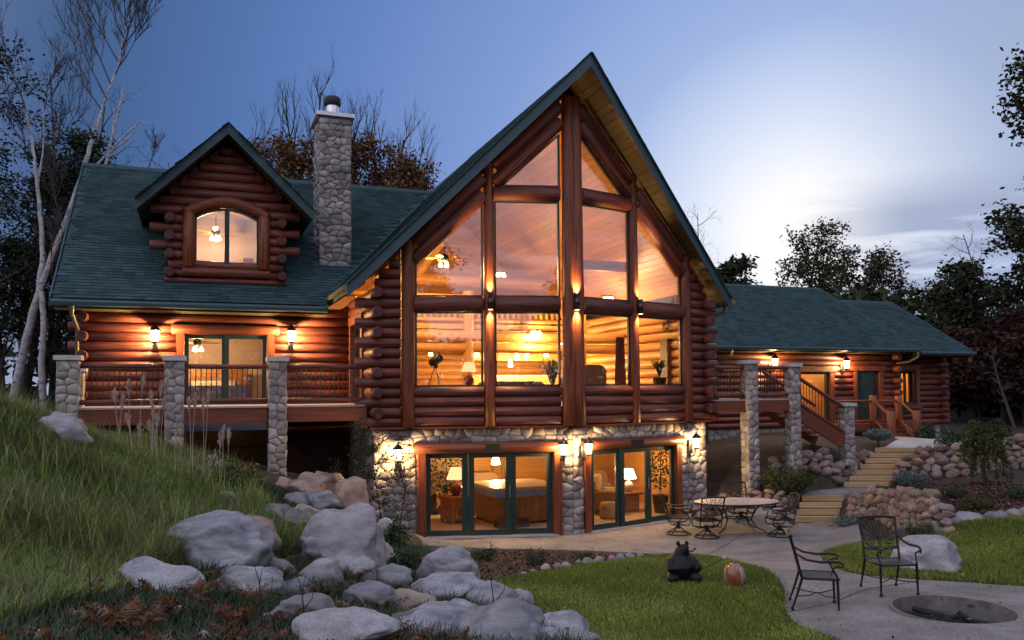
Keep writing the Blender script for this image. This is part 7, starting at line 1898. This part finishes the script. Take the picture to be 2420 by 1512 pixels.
# small standard pine at the porch and the weeping conifer on the bank
tp = gY(2072, 27.8); t = empty('dwarf_pine', tp); tag(t, 'flat-headed dwarf pine on a bare stem in front of the porch', 'pine'); k_ = 27.8 / FPX
b = MB(); b.tube([(0, 0, -.1), (.02, 0, .25), (0, .02, .42)], [.035, .03, .02], 7); b.build('trunk', M['bark'], t)
c = rr.normal(0, 1, (1500, 3)); c /= np.linalg.norm(c, axis=1)[:, None]; c = c * rr.uniform(.5, 1, 1500)[:, None] * [.46, .46, .20] + [0, 0, .56]; V, F, tt = leaf_quads(c, .045, rr); link('crown', np_mesh('crown', V, F, M['bluegreen'], tt), t)
wp = gY(2325, 22.3); t = empty('weeping_pine', wp); tag(t, 'weeping conifer drooping over the upper rock wall', 'conifer'); b = MB(); Vn = []
b.tube([(0, 0, -.1), (-.1, 0, .5), (.08, 0, 1.0), (.0, .0, 1.4), (.14, 0, 1.62)], [.07, .06, .05, .035, .02], 8)
for i in range(42):
    a = rr.uniform(0, 6.28); z0 = rr.uniform(.7, 1.62); L_ = rr.uniform(.25, .62); e = (math.cos(a) * L_, math.sin(a) * L_)
    pts = [Vector((.05, 0, z0)), Vector((e[0] * .5, e[1] * .5, z0 + .10)), Vector((e[0], e[1], z0 - .12)), Vector((e[0] * 1.12, e[1] * 1.12, z0 - rr.uniform(.35, .8)))]; b.tube(pts, [.012, .01, .007, .003], 4, caps=False)
    for j in range(130):
        s_ = rr.uniform(.8, 3); q0 = int(min(2, s_)); Vn.append(tuple(pts[q0].lerp(pts[q0 + 1], s_ - q0) + Vector(rr.normal(0, .035, 3))))
b.build('trunk', M['bark'], t); V, F, tt = leaf_quads(np.array(Vn), .034, rr); link('crown', np_mesh('crown', V, F, M['juniper'], tt), t)
tree_at(2398, 800, 29, 'slim young tree standing on the bank at the right edge', 130, leafy=0, spread=.16, trunk_r=.07, bark='twig', levels=2, nb=7, first=.45)
# twiggy saplings that catch the light of the left basement lantern
for i, (x, yt, Y, lb) in enumerate(((838, 1050, 17.6, 'leafy sapling at the corner of the stone wall, leftmost'), (868, 1085, 17.8, 'twiggy sapling before the stone wall corner'), (905, 1095, 18.0, 'sapling in front of the left stone-wall lantern'), (940, 1110, 18.0, 'thin sapling right of the left stone-wall lantern'))):
    tree_at(x, yt, Y, lb, 140 + i, leaf='leaf_olive', spread=.26, trunk_r=.016, first=.15, nb=9, per=7, lsize=.026, cl=.07, bark='bark', up=.8, levels=2, group='saplings before the stone wall', name='sapling', cat='sapling')
# bracken in the foreground
def fern(p, h, rr_, nfr=7):
    V = []
    for i in range(nfr):
        a = rr_.uniform(0, 2 * math.pi); L_ = h * rr_.uniform(.7, 1.15); ca_, sa_ = math.cos(a), math.sin(a); lean_ = rr_.uniform(.35, .9)
        for j in range(24):
            t = .14 + .86 * j / 23; x = L_ * lean_ * t * t; z = L_ * (t - .45 * t * t); w = L_ * .24 * math.sin(math.pi * (.12 + .88 * t) ** .8) * rr_.uniform(.7, 1.1); dr = rr_.uniform(-.04, .04)
            for s in (-1, 1):
                c0 = np.array([ca_ * x, sa_ * x, z]); e = np.array([-sa_ * s * w + ca_ * w * .35, ca_ * s * w + sa_ * w * .35, -.15 * w + dr]); n_ = np.array([ca_, sa_, .3]) * .0085
                V += [c0 - n_, c0 + n_, c0 + e + n_ * .2, c0 + e - n_ * .2]
        for j in range(4):
            t0, t1 = j / 4, (j + 1) / 4; f_ = lambda t: np.array([ca_ * L_ * lean_ * t * t, sa_ * L_ * lean_ * t * t, L_ * (t - .45 * t * t)]); s_ = np.array([-sa_, ca_, 0]) * .005
            V += [f_(t0) - s_, f_(t0) + s_, f_(t1) + s_, f_(t1) - s_]
    return np.array(V) + np.array(p)
rf_ = np.random.default_rng(17)
big = [(760, 1420, 'dead bracken fern leaning on the white-topped boulder'), (835, 1380, 'tall rusty fern at the foot of the tall egg-shaped boulder'), (905, 1450, 'rust fern in the middle of the foreground rocks'), (600, 1440, 'brown fern right of the low blue-grey boulder'), (690, 1490, 'rusty fern at the lower edge left of the rock pile'), (540, 1485, 'brown fern at the lower edge below the long boulder'),
       (470, 1430, 'thin brown fern under the flat boulder'), (380, 1470, 'dim brown fern at the lower left'), (960, 1480, 'brown fern at the lower edge before the flat boulder'), (1215, 1500, 'feathery fern in front of the largest front boulder'), (300, 1500, 'dark fern near the bottom left corner'), (840, 1470, 'orange-brown fern between the two dim boulders')]
for x, y, lb in big:
    p = gpt(x, y); V = fern((0, 0, -.02), .42, rf_, 8); o = link('fern', np_mesh('fern', V, np.arange(len(V)).reshape(-1, 4), M['fern'], np.repeat(rf_.random(len(V) // 4 // 8 + 1), 8)[:len(V) // 4])); o.location = p; tag(o, lb, 'fern', 'dead bracken ferns in the foreground')
Vs = []
for q in scatter(foot, 130):
    if q[1] < 4.2: continue
    Vs.append(fern((q[0], q[1], gz(*q) - .03), rf_.uniform(.18, .34), rf_, 5))
Vs = np.concatenate(Vs); o = link('bracken', np_mesh('bracken', Vs, np.arange(len(Vs)).reshape(-1, 4), M['fern'], np.repeat(rf_.random(len(Vs) // 4 // 12 + 1), 12)[:len(Vs) // 4]), kind='stuff'); o['label'] = 'dead brown bracken filling the gaps between foreground rocks'
# bare forked twig and a few dark stalks close to the camera
for i, (x, y, h, lb) in enumerate(((1170, 1508, 190, 'dark forked twig standing before the largest front boulder'), (620, 1500, 170, 'dark dead stalk before the low blue-grey boulder'), (215, 1430, 110, 'thin dark stalk at the lower left'), (720, 1505, 150, 'dark curved stalk among the ferns'))):
    p = gpt(x, y); k_ = p.y / FPX; t = empty('dead_stalk', p); tag(t, lb, 'stalk', 'dead stalks in the foreground'); H_ = h * k_; b = MB()
    b.tube([(0, 0, -.03), (-.01, 0, H_ * .4), (-.05 * H_, 0, H_ * .75), (-.14 * H_, 0, H_)], [.008, .007, .005, .002], 5); b.tube([(-.01, 0, H_ * .42), (.12 * H_, 0, H_ * .6), (.13 * H_, .02, H_ * .8)], [.006, .004, .002], 5); b.tube([(-.04 * H_, 0, H_ * .7), (-.02 * H_, .03, H_ * .9)], [.004, .002], 4); b.build('stem', M['black'], t)
V, F, tt = chips(lawn_main, 160, .03, .07); o = link('fallen_leaves', np_mesh('fallen_leaves', V, F, M['leaf_rust'], tt), kind='stuff'); o['label'] = 'scattered fallen leaves lying on the lawn grass'
# fallen leaves on the patio
q = scatter(_patio, 260); q = q[q[:, 1] < 21]; V, F, tt = chips([tuple(p) for p in _patio], 220, .028, .05); o = link('fallen_leaves', np_mesh('fallen_leaves', V, F, M['leaf_rust'], tt), kind='stuff'); o['label'] = 'scattered fallen leaves on the patio and path'
